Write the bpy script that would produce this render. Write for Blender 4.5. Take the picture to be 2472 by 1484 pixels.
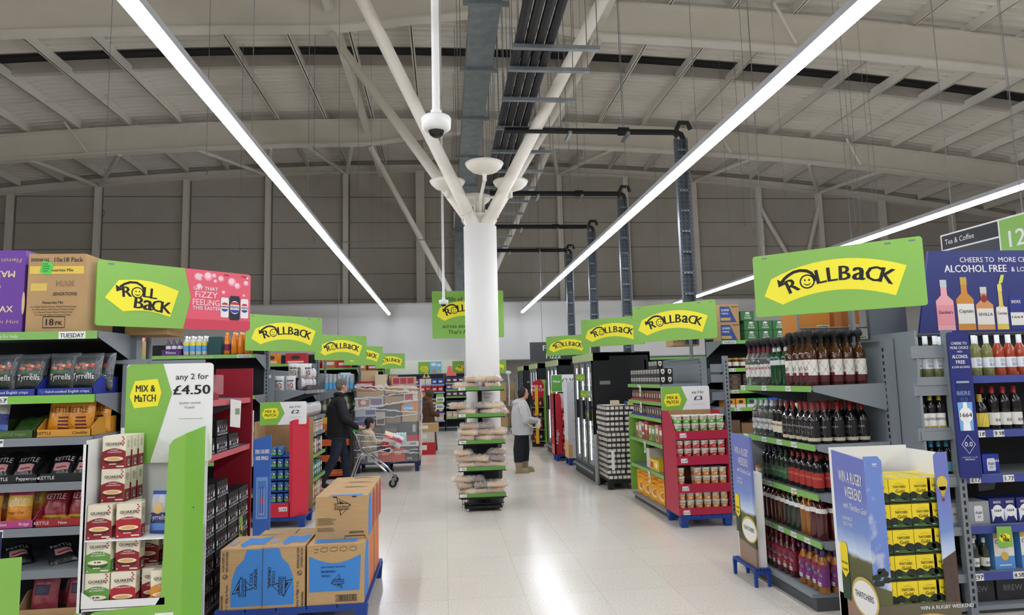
import bpy, math, random
from mathutils import Vector, Matrix
D = bpy.data
SC = bpy.context.scene
COL = SC.collection
for o in list(D.objects): D.objects.remove(o)
PI = math.pi
R = random.Random(7)

# ------------------------------------------------------------------ camera
cam_d = D.cameras.new('camera'); cam = D.objects.new('camera', cam_d); COL.objects.link(cam)
cam_d.sensor_fit = 'HORIZONTAL'; cam_d.sensor_width = 36.0; cam_d.lens = 36.0 * 1600 / 2472
cam_d.clip_start = 0.05; cam_d.clip_end = 200
YAW, PIT, ROL = (math.radians(a) for a in (5.8856, 6.1982, 1.4288))
fw = Vector((math.sin(YAW) * math.cos(PIT), math.cos(YAW) * math.cos(PIT), math.sin(PIT)))
rt = Vector((math.cos(YAW), -math.sin(YAW), 0)); dn = -rt.cross(fw)
r2 = rt * math.cos(ROL) + dn * math.sin(ROL); d2 = -rt * math.sin(ROL) + dn * math.cos(ROL)
cam.matrix_world = Matrix(((r2.x, -d2.x, -fw.x, 0), (r2.y, -d2.y, -fw.y, 0), (r2.z, -d2.z, -fw.z, 1.72), (0, 0, 0, 1)))
SC.camera = cam

# ------------------------------------------------------------------ world, exposure, render look
SC.world = D.worlds.new('world'); SC.world.use_nodes = True
SC.world.node_tree.nodes['Background'].inputs[0].default_value = (0.05, 0.05, 0.055, 1)
SC.world.node_tree.nodes['Background'].inputs[1].default_value = 0.3
vs = SC.view_settings
vs.view_transform = 'Standard'; vs.look = 'None'; vs.gamma = 1.0; vs.use_curve_mapping = False
vs.exposure = 0.0
cy = SC.cycles
cy.use_denoising = True; cy.use_adaptive_sampling = True; cy.adaptive_threshold = 0.03
cy.max_bounces = 7; cy.diffuse_bounces = 4; cy.glossy_bounces = 3; cy.transmission_bounces = 6; cy.transparent_max_bounces = 8
cy.caustics_reflective = False; cy.caustics_refractive = False; cy.sample_clamp_indirect = 6.0
STRIP_POWER = 46.0          # radiance of the ceiling strip lights (built with their housings below)

# ------------------------------------------------------------------ materials
def lin(c): return tuple((x / 255 / 12.92 if x <= 10 else ((x / 255 + .055) / 1.055) ** 2.4) for x in c)
MATS = {}
def M(name, c=None, rough=.55, metal=0., trans=0., alpha=1., emit=0., noise=0., nscale=8., spec=.5, coat=0., ior=1.45, bump=0., stretch=None):
    if name in MATS: return MATS[name]
    m = D.materials.new(name); m.use_nodes = True; nt = m.node_tree; b = nt.nodes['Principled BSDF']
    L = lin(c) + (1,)
    b.inputs['Base Color'].default_value = L
    b.inputs['Roughness'].default_value = rough; b.inputs['Metallic'].default_value = metal
    b.inputs['Transmission Weight'].default_value = trans; b.inputs['Alpha'].default_value = alpha
    b.inputs['Specular IOR Level'].default_value = spec; b.inputs['Coat Weight'].default_value = coat
    b.inputs['IOR'].default_value = ior
    if emit:
        b.inputs['Emission Color'].default_value = L; b.inputs['Emission Strength'].default_value = emit
    if noise or bump:
        tc = nt.nodes.new('ShaderNodeTexCoord'); mp = nt.nodes.new('ShaderNodeMapping'); n = nt.nodes.new('ShaderNodeTexNoise')
        n.inputs['Scale'].default_value = nscale; n.inputs['Detail'].default_value = 4
        if stretch: mp.inputs['Scale'].default_value = stretch
        nt.links.new(tc.outputs['Object'], mp.inputs[0]); nt.links.new(mp.outputs[0], n.inputs[0])
        if noise:
            rp = nt.nodes.new('ShaderNodeValToRGB')
            rp.color_ramp.elements[0].position = .25; rp.color_ramp.elements[1].position = .75
            rp.color_ramp.elements[0].color = tuple(x * (1 - noise) for x in L[:3]) + (1,)
            rp.color_ramp.elements[1].color = tuple(min(1, x * (1 + noise)) for x in L[:3]) + (1,)
            nt.links.new(n.outputs[0], rp.inputs[0]); nt.links.new(rp.outputs[0], b.inputs['Base Color'])
        if bump:
            bp = nt.nodes.new('ShaderNodeBump'); bp.inputs['Strength'].default_value = bump; bp.inputs['Distance'].default_value = .02
            nt.links.new(n.outputs[0], bp.inputs['Height']); nt.links.new(bp.outputs[0], b.inputs['Normal'])
    MATS[name] = m; return m
def P(*c, rough=.5, **k):                                  # printed ink / plain paint by its colour
    return M('ink_%d_%d_%d_%d' % (c + (int(rough * 100),)), c, rough, **k)
BLACK = M('black_print', (22, 22, 24), .6); WHITE = M('white_card', (236, 236, 234), .55); LIME = M('lime_board', (132, 182, 78), .42)
YEL = M('yellow_print', (244, 232, 48), .45); STEEL = M('grey_powder_coat', (128, 134, 140), .42, noise=.04, nscale=3)
DKBACK = M('dark_back_panel', (24, 27, 30), .6); GREEN = M('ticket_green', (128, 178, 92), .4); GRN2 = M('ticket_green_wide', (126, 190, 74), .4)
CARD = M('cardboard', (192, 160, 116), .8, noise=.07, nscale=14, stretch=(1, 1, 6)); KRAFT = M('kraft_card', (176, 143, 100), .82, noise=.06, nscale=10)
CREAM = M('cream_steel', (232, 226, 214), .5, noise=.03, nscale=2); BLUEP = M('blue_pallet_plastic', (26, 62, 140), .5, noise=.1, nscale=6)
CHROME = M('chrome', (200, 200, 202), .18, 1.); GALV = M('galvanised_steel', (140, 146, 150), .42, .75, noise=.22, nscale=5)
RUBBER = M('black_rubber', (20, 20, 22), .7); PIPE = M('black_pipe_insulation', (17, 17, 19), .65, bump=.3, nscale=20)
FILM = M('clear_film', (235, 238, 240), .12, trans=0., alpha=.2, spec=.9, bump=.6, nscale=9)
NAVY = M('navy_board', (30, 40, 112), .4); RED = M('red_card', (206, 40, 62), .5); CRIM = M('crimson_board', (176, 36, 66), .45)
MAROON = M('maroon_card', (150, 26, 44), .5); GREY = P(120, 122, 126); PAPER = P(228, 226, 222, rough=.7); DKG = P(58, 60, 62)

# ------------------------------------------------------------------ mesh builder
_TX = {}
def text_geo(s, bold=0.):
    k = (s, bold)
    if k not in _TX:
        c = D.curves.new('t', 'FONT'); c.body = s; c.resolution_u = 2; c.offset = bold; c.fill_mode = 'FRONT'
        o = D.objects.new('t', c); COL.objects.link(o); dg = bpy.context.evaluated_depsgraph_get()
        me = D.meshes.new_from_object(o.evaluated_get(dg))
        vv = [(v.co.x, v.co.y) for v in me.vertices]; ff = [tuple(p.vertices) for p in me.polygons]
        D.objects.remove(o); D.curves.remove(c); D.meshes.remove(me)
        xs = [v[0] for v in vv] or [0, 1]
        _TX[k] = (vv, ff, min(xs), max(xs))
    return _TX[k]
class Fr:                                                  # a flat frame on a face: fr(x, y, lift)
    def __init__(s, o, u=(1, 0, 0), v=(0, 0, 1)):
        s.o = Vector(o); s.u = Vector(u).normalized(); s.v = Vector(v).normalized(); s.n = s.u.cross(s.v)
    def __call__(s, x, y, d=0.): return s.o + s.u * x + s.v * y + s.n * d
class Cyl:                                                 # wraps a frame round an upright cylinder, front at -Y
    def __init__(s, r, z=0): s.r = r; s.z = z
    def __call__(s, x, y, d=0.):
        a = x / s.r; return Vector(((s.r + d) * math.sin(a), -(s.r + d) * math.cos(a), s.z + y))
EPS = .0011
class MB:
    def __init__(s): s.v = []; s.f = []; s.m = []; s.sm = []; s.mats = []; s.T = None
    def mi(s, m):
        if m not in s.mats: s.mats.append(m)
        return s.mats.index(m)
    def add(s, vs_, fs, m, smooth=False):
        b = len(s.v)
        s.v += [tuple(s.T @ Vector(q)) if s.T else tuple(q) for q in vs_]
        i = s.mi(m) if not isinstance(m, list) else None
        for k, q in enumerate(fs):
            s.f.append(tuple(b + j for j in q)); s.m.append(i if i is not None else s.mi(m[k])); s.sm.append(smooth)
        return s
    def box(s, x0, x1, y0, y1, z0, z1, m, T=None):
        q = [(x, y, z) for z in (z0, z1) for y in (y0, y1) for x in (x0, x1)]
        if T: q = [T @ Vector(a) for a in q]
        return s.add(q, [(0, 2, 3, 1), (4, 5, 7, 6), (0, 1, 5, 4), (2, 6, 7, 3), (0, 4, 6, 2), (1, 3, 7, 5)], m)
    def quad(s, a, b, c, d, m): return s.add([a, b, c, d], [(0, 1, 2, 3)], m)
    def prism(s, poly, fr, t, m, me=None):                 # outline in a frame, pushed back by t
        n = len(poly); a = [fr(x, y) for x, y in poly]; b = [fr(x, y, -t) for x, y in poly]
        fs = [tuple(range(n)), tuple(range(2 * n - 1, n - 1, -1))] + [(i, n + i, n + (i + 1) % n, (i + 1) % n) for i in range(n)]
        return s.add(a + b, fs, m if me is None else [m, m] + [me] * n)
    def tube(s, pts, r, m, n=8, caps=True, smooth=True):
        pts = [Vector(p) for p in pts]; rr = r if isinstance(r, (list, tuple)) else [r] * len(pts)
        vs_ = []; fs = []; up = None
        for i, p in enumerate(pts):
            t = (pts[min(i + 1, len(pts) - 1)] - pts[max(i - 1, 0)]).normalized()
            if up is None: up = Vector((0, 0, 1)) if abs(t.z) < .9 else Vector((1, 0, 0))
            a = t.cross(up).normalized(); b = a.cross(t).normalized(); up = b
            vs_ += [p + (a * math.cos(2 * PI * k / n) + b * math.sin(2 * PI * k / n)) * rr[i] for k in range(n)]
        for i in range(len(pts) - 1):
            fs += [(i * n + k, (i + 1) * n + k, (i + 1) * n + (k + 1) % n, i * n + (k + 1) % n) for k in range(n)]
        s.add(vs_, fs, m, smooth)
        if caps:
            s.add(vs_[:n], [tuple(range(n))], m); s.add(vs_[-n:], [tuple(range(n - 1, -1, -1))], m)
        return s
    def lathe(s, prof, m, n=16, c=(0, 0, 0), smooth=True):  # prof: (r, z[, material above this point])
        vs_ = []; fs = []; ms = []; cur = m
        for p in prof:
            vs_ += [(c[0] + p[0] * math.sin(2 * PI * k / n), c[1] - p[0] * math.cos(2 * PI * k / n), c[2] + p[1]) for k in range(n)]
        for i in range(len(prof) - 1):
            if len(prof[i]) > 2: cur = prof[i][2]
            for k in range(n):
                fs.append((i * n + k, i * n + (k + 1) % n, (i + 1) * n + (k + 1) % n, (i + 1) * n + k)); ms.append(cur)
        s.add(vs_, fs, ms, smooth)
        if prof[-1][0] > 1e-4: s.add(vs_[-n:], [tuple(range(n))], cur)
        if prof[0][0] > 1e-4: s.add(vs_[:n], [tuple(range(n - 1, -1, -1))], ms[0])
        return s
    def ellip(s, c, r, m, n=14, k=9, T=None):
        vs_ = []; fs = []
        for i in range(k + 1):
            a = -PI / 2 + PI * i / k
            for j in range(n):
                q = Vector((r[0] * math.cos(a) * math.cos(2 * PI * j / n), r[1] * math.cos(a) * math.sin(2 * PI * j / n), r[2] * math.sin(a)))
                if T: q = T @ q
                vs_.append(Vector(c) + q)
        for i in range(k):
            fs += [(i * n + j, i * n + (j + 1) % n, (i + 1) * n + (j + 1) % n, (i + 1) * n + j) for j in range(n)]
        return s.add(vs_, fs, m, True)
    # graphics laid on a frame, each layer a hair above the last
    def rect(s, fr, x0, y0, x1, y1, m, d=1):
        if not isinstance(fr, Fr):                          # on a curved face: a small grid that follows it
            a, b = 6, 4; q = [fr(x0 + (x1 - x0) * i / a, y0 + (y1 - y0) * j / b, d * EPS) for j in range(b + 1) for i in range(a + 1)]
            return s.add(q, [(j * 7 + i, j * 7 + i + 1, j * 7 + i + 8, j * 7 + i + 7) for j in range(b) for i in range(a)], m)
        return s.poly(fr, [(x0, y0), (x1, y0), (x1, y1), (x0, y1)], m, d)
    def poly(s, fr, pts, m, d=1): return s.add([fr(x, y, d * EPS) for x, y in pts], [tuple(range(len(pts)))], m)
    def ell(s, fr, cx, cy_, rx, ry, m, d=1, n=28, a0=0, a1=2 * PI):
        return s.poly(fr, [(cx + rx * math.cos(a0 + (a1 - a0) * i / n), cy_ + ry * math.sin(a0 + (a1 - a0) * i / n)) for i in range(n if a1 - a0 > 6.2 else n + 1)], m, d)
    def stroke(s, fr, pts, w, m, d=1, close=False):
        n = len(pts); L = []; Rr = []
        for i in range(n):
            a = pts[(i - 1) % n] if close else pts[max(i - 1, 0)]; b = pts[(i + 1) % n] if close else pts[min(i + 1, n - 1)]
            dx, dy = b[0] - a[0], b[1] - a[1]; l = math.hypot(dx, dy) or 1; ww = w[i] if isinstance(w, (list, tuple)) else w
            L.append((pts[i][0] - dy / l * ww / 2, pts[i][1] + dx / l * ww / 2)); Rr.append((pts[i][0] + dy / l * ww / 2, pts[i][1] - dx / l * ww / 2))
        vs_ = [fr(x, y, d * EPS) for x, y in L + Rr]
        return s.add(vs_, [(i, n + i, n + (i + 1) % n, (i + 1) % n) for i in range(n if close else n - 1)], m)
    def txt(s, fr, t, x, y, h, m, d=2, al='C', w=None, bold=.012, bend=None, rot=0., sh=0.):
        if bold >= .009:                                   # heavier letters: the outline drawn again a hair to the side
            g = (bold * .5 if bold < .024 else (bold - .01)) * h; c_, s_ = math.cos(rot), math.sin(rot)
            for k_ in (-1, 1) if bold >= .024 else (1,): s.txt(fr, t, x + k_ * g * c_, y + k_ * g * s_, h, m, d + .3 + .15 * k_, al, w, 0., bend, rot, sh)
            if bold < .024: x -= g * c_; y -= g * s_
        bold = 0.
        vv, ff, x0, x1 = text_geo(t, bold); k = h / .72; kx = k if w is None else w / max(x1 - x0, .01)
        ox = {'C': -(x0 + x1) / 2, 'L': -x0, 'R': -x1}[al]; cr, sr = math.cos(rot), math.sin(rot); q = []
        for a, b in vv:
            X = (a + ox) * kx + sh * b * k; Y = b * k
            if bend: X, Y = bend(X, Y)
            q.append(fr(x + X * cr - Y * sr, y + X * sr + Y * cr, d * EPS))
        return s.add(q, ff, m)
    def lines(s, fr, x0, y0, x1, n, gap, m, d=2, th=.35, seed=1):  # small print as thin lines
        r = random.Random(seed)
        for i in range(n): s.rect(fr, x0, y0 - i * gap - gap * th, x0 + (x1 - x0) * r.uniform(.6, 1), y0 - i * gap, m, d)
        return s
    def barcode(s, fr, x0, y0, x1, y1, d=2, seed=1):
        s.rect(fr, x0, y0, x1, y1, WHITE, d); r = random.Random(seed); x = x0 + (x1 - x0) * .07; w = x1 - x0
        while x < x1 - w * .08:
            k = w * r.choice((.012, .02, .03)); s.rect(fr, x, y0 + (y1 - y0) * .2, x + k, y1 - (y1 - y0) * .08, BLACK, d + 1); x += k + w * r.choice((.015, .025))
        return s
    def mesh(s, name):
        me = D.meshes.new(name); me.from_pydata(s.v, [], s.f)
        for m in s.mats: me.materials.append(m)
        me.polygons.foreach_set('material_index', s.m); me.polygons.foreach_set('use_smooth', s.sm); me.update()
        return me
    def build(s, name, parent=None, loc=None, rz=0.):
        o = D.objects.new(name, s.mesh(name)); COL.objects.link(o)
        if parent: o.parent = parent
        if loc: o.location = loc
        if rz: o.rotation_euler.z = rz
        return o

def tag(o, label, cat, group=None, kind=None):
    if label: o['label'] = label
    if cat: o['category'] = cat
    if group: o['group'] = group
    if kind: o['kind'] = kind
    return o
def thing(name, label, cat, loc=(0, 0, 0), rz=0., group=None):
    o = D.objects.new(name, None); COL.objects.link(o); o.location = loc; o.rotation_euler.z = rz; o.empty_display_size = .1
    return tag(o, label, cat, group)
def struct(o, label=None): o['kind'] = 'structure'; o['category'] = o.name.split('.')[0].split('_')[0]; o['label'] = label or 'part of the supermarket building'; return o
def dup(src, loc, rz=None, label=None, group=None, sc=None, rx=None):
    r = src.copy(); COL.objects.link(r); r.location = loc
    if rz is not None: r.rotation_euler.z = rz
    if rx is not None: r.rotation_euler.x = rx
    if sc is not None: r.scale = (sc, sc, sc) if not isinstance(sc, tuple) else sc
    if label: r['label'] = label
    if group: r['group'] = group
    for ch in src.children:
        c = ch.copy(); COL.objects.link(c); c.parent = r
        for g in ch.children:
            e = g.copy(); COL.objects.link(e); e.parent = c
    return r
ORD = 'first second third fourth fifth sixth seventh eighth ninth tenth eleventh twelfth thirteenth fourteenth fifteenth sixteenth seventeenth eighteenth nineteenth twentieth twenty-first twenty-second twenty-third twenty-fourth twenty-fifth twenty-sixth'.split()
class Proto:                                              # one of a kind: the first placing moves it, later ones copy it
    def __init__(s, o): s.o = o; s.used = False
    def put(s, loc, label, group=None, rz=0., sc=None, rx=None):
        loc = (loc[0], loc[1], loc[2] + .0016)
        if not s.used:
            s.used = True; o = s.o; o.location = loc; o.rotation_euler.z = rz
            if rx is not None: o.rotation_euler.x = rx
            if sc is not None: o.scale = (sc, sc, sc) if not isinstance(sc, tuple) else sc
            o['label'] = label
            if group: o['group'] = group
            return o
        return dup(s.o, loc, rz, label, group, sc if sc is not None else 1., rx if rx is not None else 0.)
# ------------------------------------------------------------------ building shell
def arch(x, z0): return z0 - .0035 * (x - .7) ** 2
XL, XR, YF, YB = -22., 26., -12., 26.5
m = M('vinyl_floor', (226, 219, 208), .2, spec=.4)
nt = m.node_tree; b = nt.nodes['Principled BSDF']; tc = nt.nodes.new('ShaderNodeTexCoord')
br = nt.nodes.new('ShaderNodeTexBrick'); br.offset = 0; br.inputs['Scale'].default_value = 1; br.inputs['Brick Width'].default_value = .61; br.inputs['Row Height'].default_value = .61
br.inputs['Mortar Size'].default_value = .0025; br.inputs['Mortar Smooth'].default_value = .3; br.inputs['Bias'].default_value = 0
br.inputs['Color1'].default_value = lin((228, 221, 210)) + (1,); br.inputs['Color2'].default_value = lin((222, 215, 203)) + (1,); br.inputs['Mortar'].default_value = lin((196, 188, 176)) + (1,)
n1 = nt.nodes.new('ShaderNodeTexNoise'); n1.inputs['Scale'].default_value = 55; n1.inputs['Detail'].default_value = 5
rp = nt.nodes.new('ShaderNodeValToRGB'); rp.color_ramp.elements[0].position = .33; rp.color_ramp.elements[1].position = .62
rp.color_ramp.elements[0].color = (.80, .785, .76, 1); rp.color_ramp.elements[1].color = (1, 1, 1, 1)
mx = nt.nodes.new('ShaderNodeMixRGB'); mx.blend_type = 'MULTIPLY'; mx.inputs[0].default_value = .8
n2 = nt.nodes.new('ShaderNodeTexNoise'); n2.inputs['Scale'].default_value = 1.3
mr = nt.nodes.new('ShaderNodeMapRange'); mr.inputs['To Min'].default_value = .12; mr.inputs['To Max'].default_value = .3
for a, c in ((tc.outputs['Object'], br.inputs[0]), (tc.outputs['Object'], n1.inputs[0]), (tc.outputs['Object'], n2.inputs[0]), (br.outputs[0], mx.inputs[1]), (n1.outputs[0], rp.inputs[0]),
             (rp.outputs[0], mx.inputs[2]), (mx.outputs[0], b.inputs['Base Color']), (n2.outputs[0], mr.inputs[0]), (mr.outputs[0], b.inputs['Roughness'])): nt.links.new(a, c)
struct(MB().box(XL, XR, YF, YB, -.1, 0, m).build('floor'), 'pale speckled vinyl tile floor of the shop')
WALLG = M('grey_cladding', (188, 182, 172), .6, noise=.05, nscale=1.5); SEAM = P(124, 119, 112); BULK = M('white_wall_paint', (214, 213, 212), .6)
mb = MB(); n = 40
xs = [XL + (XR - XL) * i / n for i in range(n + 1)]
poly = [(XL, 0), (XR, 0)] + [(x, arch(x, 10.7)) for x in reversed(xs)]
mb.prism(poly, Fr((0, YB, 0)), .1, WALLG)
for z in (5.0, 6.02, 7.06, 8.1, 9.14): mb.box(XL, XR, YB - .012, YB, z, z + .03, SEAM)
struct(mb.build('wall_back'), 'tall grey clad wall closing the far end under the arched roof')
mb = MB()
for i in range(n):
    a, c = xs[i], xs[i + 1]
    for z0, z1, y in ((10.22, 10.49, YB - .16), (10.18, 10.22, YB - .24)):
        q = [(a, y, arch(a, z0)), (c, y, arch(c, z0)), (c, y, arch(c, z1)), (a, y, arch(a, z1))]
        q += [(x, YB, z) for x, _, z in q]
        mb.add(q, [(0, 1, 2, 3), (3, 2, 6, 7), (0, 4, 5, 1)], CREAM)
struct(mb.build('trim_1'), 'curved cream rail along the top of the far grey wall')
for x in (-21.4, -18.3, -16.35, -13.2, -9.95, -6.85, -3.85, 4.8, 7.6, 10.55, 13.4, 16.1, 19.0, 22.2):
    w = .1 if x != -.9 else .2
    struct(MB().box(x - w, x + w, YB - .2, YB, 0, arch(x, 10.25), CREAM).box(x + w, x + w + .05, YB - .03, YB, 0, arch(x, 10.25), SEAM).build('wall_post'), 'cream steel post on the far grey wall, number %s bay from the left' % ORD[[-21.4, -18.3, -16.35, -13.2, -9.95, -6.85, -3.85, 4.8, 7.6, 10.55, 13.4, 16.1, 19.0, 22.2].index(x)])
for xa, xb, s in ((-1.07, -.73, 'left of the tree column'), (.43, .75, 'right behind the tree column')): struct(MB().box(xa, xb, YB - .3, YB, 0, arch(0, 10.2), CREAM).build('wall_post'), 'wide cream steel post on the far grey wall ' + s)
for pts in (((13.45, YB - .12, 8.7), (15.1, YB - .12, 5.6)), ((16.05, YB - .12, 8.7), (15.1, YB - .12, 5.6))):
    struct(MB().tube(pts, .1, CREAM, 6).build('wall_brace'), 'slanting cream brace of the V on the far wall, %s arm' % ('left' if pts[0][0] < 15 else 'right'))
for nm, x, y0, y1 in (('wall_left', XL, YF, YB), ('wall_right', XR, YF, YB)):
    struct(MB().box(x - .1 if x < 0 else x, x if x < 0 else x + .1, y0, y1, 0, 10, WALLG).build(nm), 'grey clad %s side wall of the building' % nm[5:])
struct(MB().prism(poly, Fr((0, YF, 0)), .1, WALLG).build('wall_front'), 'grey clad wall at the front of the store')
# white bulkhead over the back shelves
struct(MB().box(XL, XR, 24.3, 24.42, 2.45, 4.57, BULK).box(XL, XR, 24.26, 24.46, 4.54, 4.59, P(190, 190, 190)).build('wall_bulkhead'), 'white bulkhead wall above the back shelves')
struct(MB().box(XL, XR, 24.42, YB - .02, 2.45, 2.5, BULK).build('ceiling_alcove'), 'low white soffit under the bulkhead')
struct(MB().box(1.05, XR, 26.3, YB - .02, 0, 2.45, P(205, 202, 196)).build('wall_alcove'), 'pale wall at the back of the low alcove')

# roof deck: corrugated sheets with ribs across the store, one dark slot
DECK = M('deck_sheet', (238, 233, 223), .55, noise=.04, nscale=1)
def deck(y0, y1):
    prof = []; y = y0
    while y < y1:
        for dy, dz in ((0, 0), (.03, .085), (.12, .085), (.15, 0)): prof.append((y + dy, dz))
        y += .25
    ns = 26; vs_ = []; fs = []
    for i in range(ns + 1):
        x = XL + (XR - XL) * i / ns
        vs_ += [(x, yy, arch(x, 10.7) + dz) for yy, dz in prof]
    k = len(prof)
    for i in range(ns): fs += [(i * k + j, i * k + j + 1, (i + 1) * k + j + 1, (i + 1) * k + j) for j in range(k - 1)]
    return MB().add(vs_, fs, DECK)
mbd = deck(YF, 17.2); d2_ = deck(18.2, YB); mbd.add(d2_.v, d2_.f, DECK)
struct(mbd.build('ceiling'), 'arched roof deck of cream corrugated sheet')
def archbar(y0, y1, za, zb, mat, ns=26, x0=XL, x1=XR):
    q = MB()
    for i in range(ns):
        a, c = x0 + (x1 - x0) * i / ns, x0 + (x1 - x0) * (i + 1) / ns
        v_ = [(x, y, arch(x, z)) for x in (a, c) for y in (y0, y1) for z in (za, zb)]
        q.add(v_, [(0, 1, 5, 4), (2, 6, 7, 3), (0, 4, 6, 2), (1, 3, 7, 5)], mat)
    return q
SLOT = P(132, 130, 128)
mb = archbar(17.2, 18.7, 11.4, 11.45, SLOT); q = archbar(17.15, 17.2, 10.7, 11.45, SLOT); mb.add(q.v, q.f, SLOT); q = archbar(18.65, 18.7, 10.8, 11.45, SLOT); mb.add(q.v, q.f, SLOT)
struct(mb.build('ceiling_slot'), 'dark slot running across the roof deck')
struct(archbar(18.05, 18.2, 10.6, 10.92, M('fascia', (206, 200, 188), .55)).build('ceiling_fascia'), 'grey fascia beam behind the dark roof slot')
k = 0
for i in range(-13, 20):
    x = -3.76 + 1.52 * i * 1.0
    if x < XL + .5 or x > XR - .5: continue
    za, zb = arch(x, 10.42), arch(x, 10.7); k += 1
    q = MB().box(x - .012, x + .012, YF + .1, YB - .3, za, zb, CREAM).box(x - .05, x + .05, YF + .1, YB - .3, za, za + .02, CREAM)
    struct(q.build('purlin'), 'cream roof purlin running down the store, %s from the left' % (ORD + ['last but %d' % j for j in range(20)])[k - 1])
for y in (3.2, 7.2, 11., 16., 19.6, 24):
    struct(MB().tube([(x, y, arch(x, 10.52)) for x in xs], .018, CREAM, 5, smooth=True).build('sag_rod'), 'thin cream tie rod across the purlins at %s metres' % y)
def beam(y, cx, hw, lab):
    zb, zt = 9.6, 10.4
    def bot(x): return arch(x, zb) + max(0, 1 - abs(x - cx) / hw) * .42
    q = MB(); X = sorted(set(xs + [cx - hw, cx, cx + hw]))
    for i in range(len(X) - 1):
        a, c = X[i], X[i + 1]
        for y0, y1, f0, f1 in ((y - .03, y + .03, lambda x: bot(x), lambda x: arch(x, zt)), (y - .15, y + .15, lambda x: bot(x) - .05, lambda x: bot(x)), (y - .15, y + .15, lambda x: arch(x, zt) - .05, lambda x: arch(x, zt))):
            v_ = [(x, yy, f(x)) for x in (a, c) for yy in (y0, y1) for f in (f0, f1)]
            q.add(v_, [(0, 1, 5, 4), (2, 6, 7, 3), (0, 4, 6, 2), (1, 3, 7, 5)], CREAM)
    return struct(q.build('ceiling_beam'), lab)
beam(7.1, .6, 3.1, 'deep arched cream roof beam nearest the entrance'); beam(14.3, .63, 3.17, 'deep arched cream roof beam crossing the top of the view'); beam(21.5, .64, 3.04, 'deep arched cream roof beam nearest the far wall')
for x, s in ((-2.45, 'left'), (3.75, 'right')):
    struct(MB().box(x - .08, x + .08, 0, YB - .3, arch(x, 9.95), arch(x, 10.25), CREAM).build('tie_beam'), 'long cream tie beam over the %s ends of the tree branches' % s)
braces = [((-9.3, -14.2), (-9.95,)), ((-8.5,), ())]
bl = [(-12.8, -13.2), (-10.2, -13.15), (-7.8, -6.9), (-5.55, -6.85), (-4.4, -3.9), (-2.95, -3.8), (5.8, 4.85), (3.75, 4.75), (8.2, 10.5), (10.8, 10.6), (12.9, 16.05), (15.6, 16.1)]
for i, (xa, xb) in enumerate(bl):
    struct(MB().tube([(xa, 21.55, arch(xa, 9.58)), (xb, YB - .15, arch(xb, 10.2))], .075, CREAM, 8).build('roof_strut'), 'cream tube strut from the far beam to the end wall, %s from the left' % ORD[i])
for i, (x, y) in enumerate(((-11.0, 21.3), (9.9, 21.3), (14.6, 21.3), (8.3, 14.1))):
    struct(MB().tube([(x, y - .1, arch(x, 9.58)), (x - .6, y - .3, arch(x, 10.45))], .04, CREAM, 6).build('fly_brace'), 'short cream fly brace beside a roof beam, %s from the left' % ORD[i])

# tree column: white round column, four sloping branches
cx, cyy = .545, 9.62
COLW = M('white_column', (226, 224, 220), .55)
cl = MB().lathe([(.243, 0), (.243, 3.97), (.225, 3.99)], COLW, 32, (cx, cyy, 0)).build('column'); struct(cl, 'round white column with four branches behind the bread stand')
MB().lathe([(.25, 0), (.25, .9), (.244, .905)], P(44, 46, 50), 32, (cx, cyy, 0)).build('column_guard', cl)
MB().lathe([(.09, 3.93), (.09, 4.12), (.15, 4.13), (.15, 4.16)], CREAM, 16, (cx, cyy, 0)).build('branch_socket', cl)
for sx, dy, top in ((-1, 4.9, 9.62), (1, 4.9, 9.62), (-1, -2.05, 9.6), (1, -2.05, 9.6)):
    e = Vector((.62 + sx * 3.1, cyy + dy, top)); a = Vector((cx + sx * .1, cyy + .06 * (1 if dy > 0 else -1), 4.02)); d = (e - a).normalized()
    q = MB().tube([a + d * .12, e], .088, CREAM, 16)
    q.tube([a - d * .02, a + d * .14], .1, CREAM, 12).tube([a + d * .14, a + d * .17], .112, CREAM, 12)
    q.build('branch', cl)
cl2 = MB().lathe([(.2, 0), (.2, 3.85)], COLW, 20, (.88, 23.7, 0)).build('column'); struct(cl2, 'second cream column standing behind the hanging price sign')
for sx in (-1, 1):
    MB().tube([(.88 + sx * .1, 23.6, 3.8), (.64 + sx * 3.0, 21.6, 9.5)], .1, CREAM, 10).build('branch', cl2)
for nm, dx, dy, lab in (('front', .03, -.82, 'in front of the column'), ('left', -.47, 0, 'on the left of the column'), ('right', .47, 0, 'on the right of the column'), ('rear', -.02, .85, 'behind the column')):
    z = 4.62; t = thing('uplighter', 'cream dish uplighter on an arm %s' % lab, 'lamp', (cx + dx, cyy + dy, z), 0, 'dish uplighters')
    MB().lathe([(.03, -.1), (.1, -.085), (.18, -.055), (.24, 0), (.265, .045), (.255, .05), (.2, .0), (.1, -.05), (.001, -.06)], M('cream_dish', (226, 220, 206), .45), 28).build('dish', t)
    MB().lathe([(.028, -.2), (.028, -.1)], CREAM, 12).build('neck', t)
    MB().tube([(0, 0, -.18), (-dx * .85, -dy * .85, -.26 if dy < 0 else -.2), (-dx * .92, -dy * .92, -.5)], .024, CREAM, 8).build('arm', t)

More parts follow.
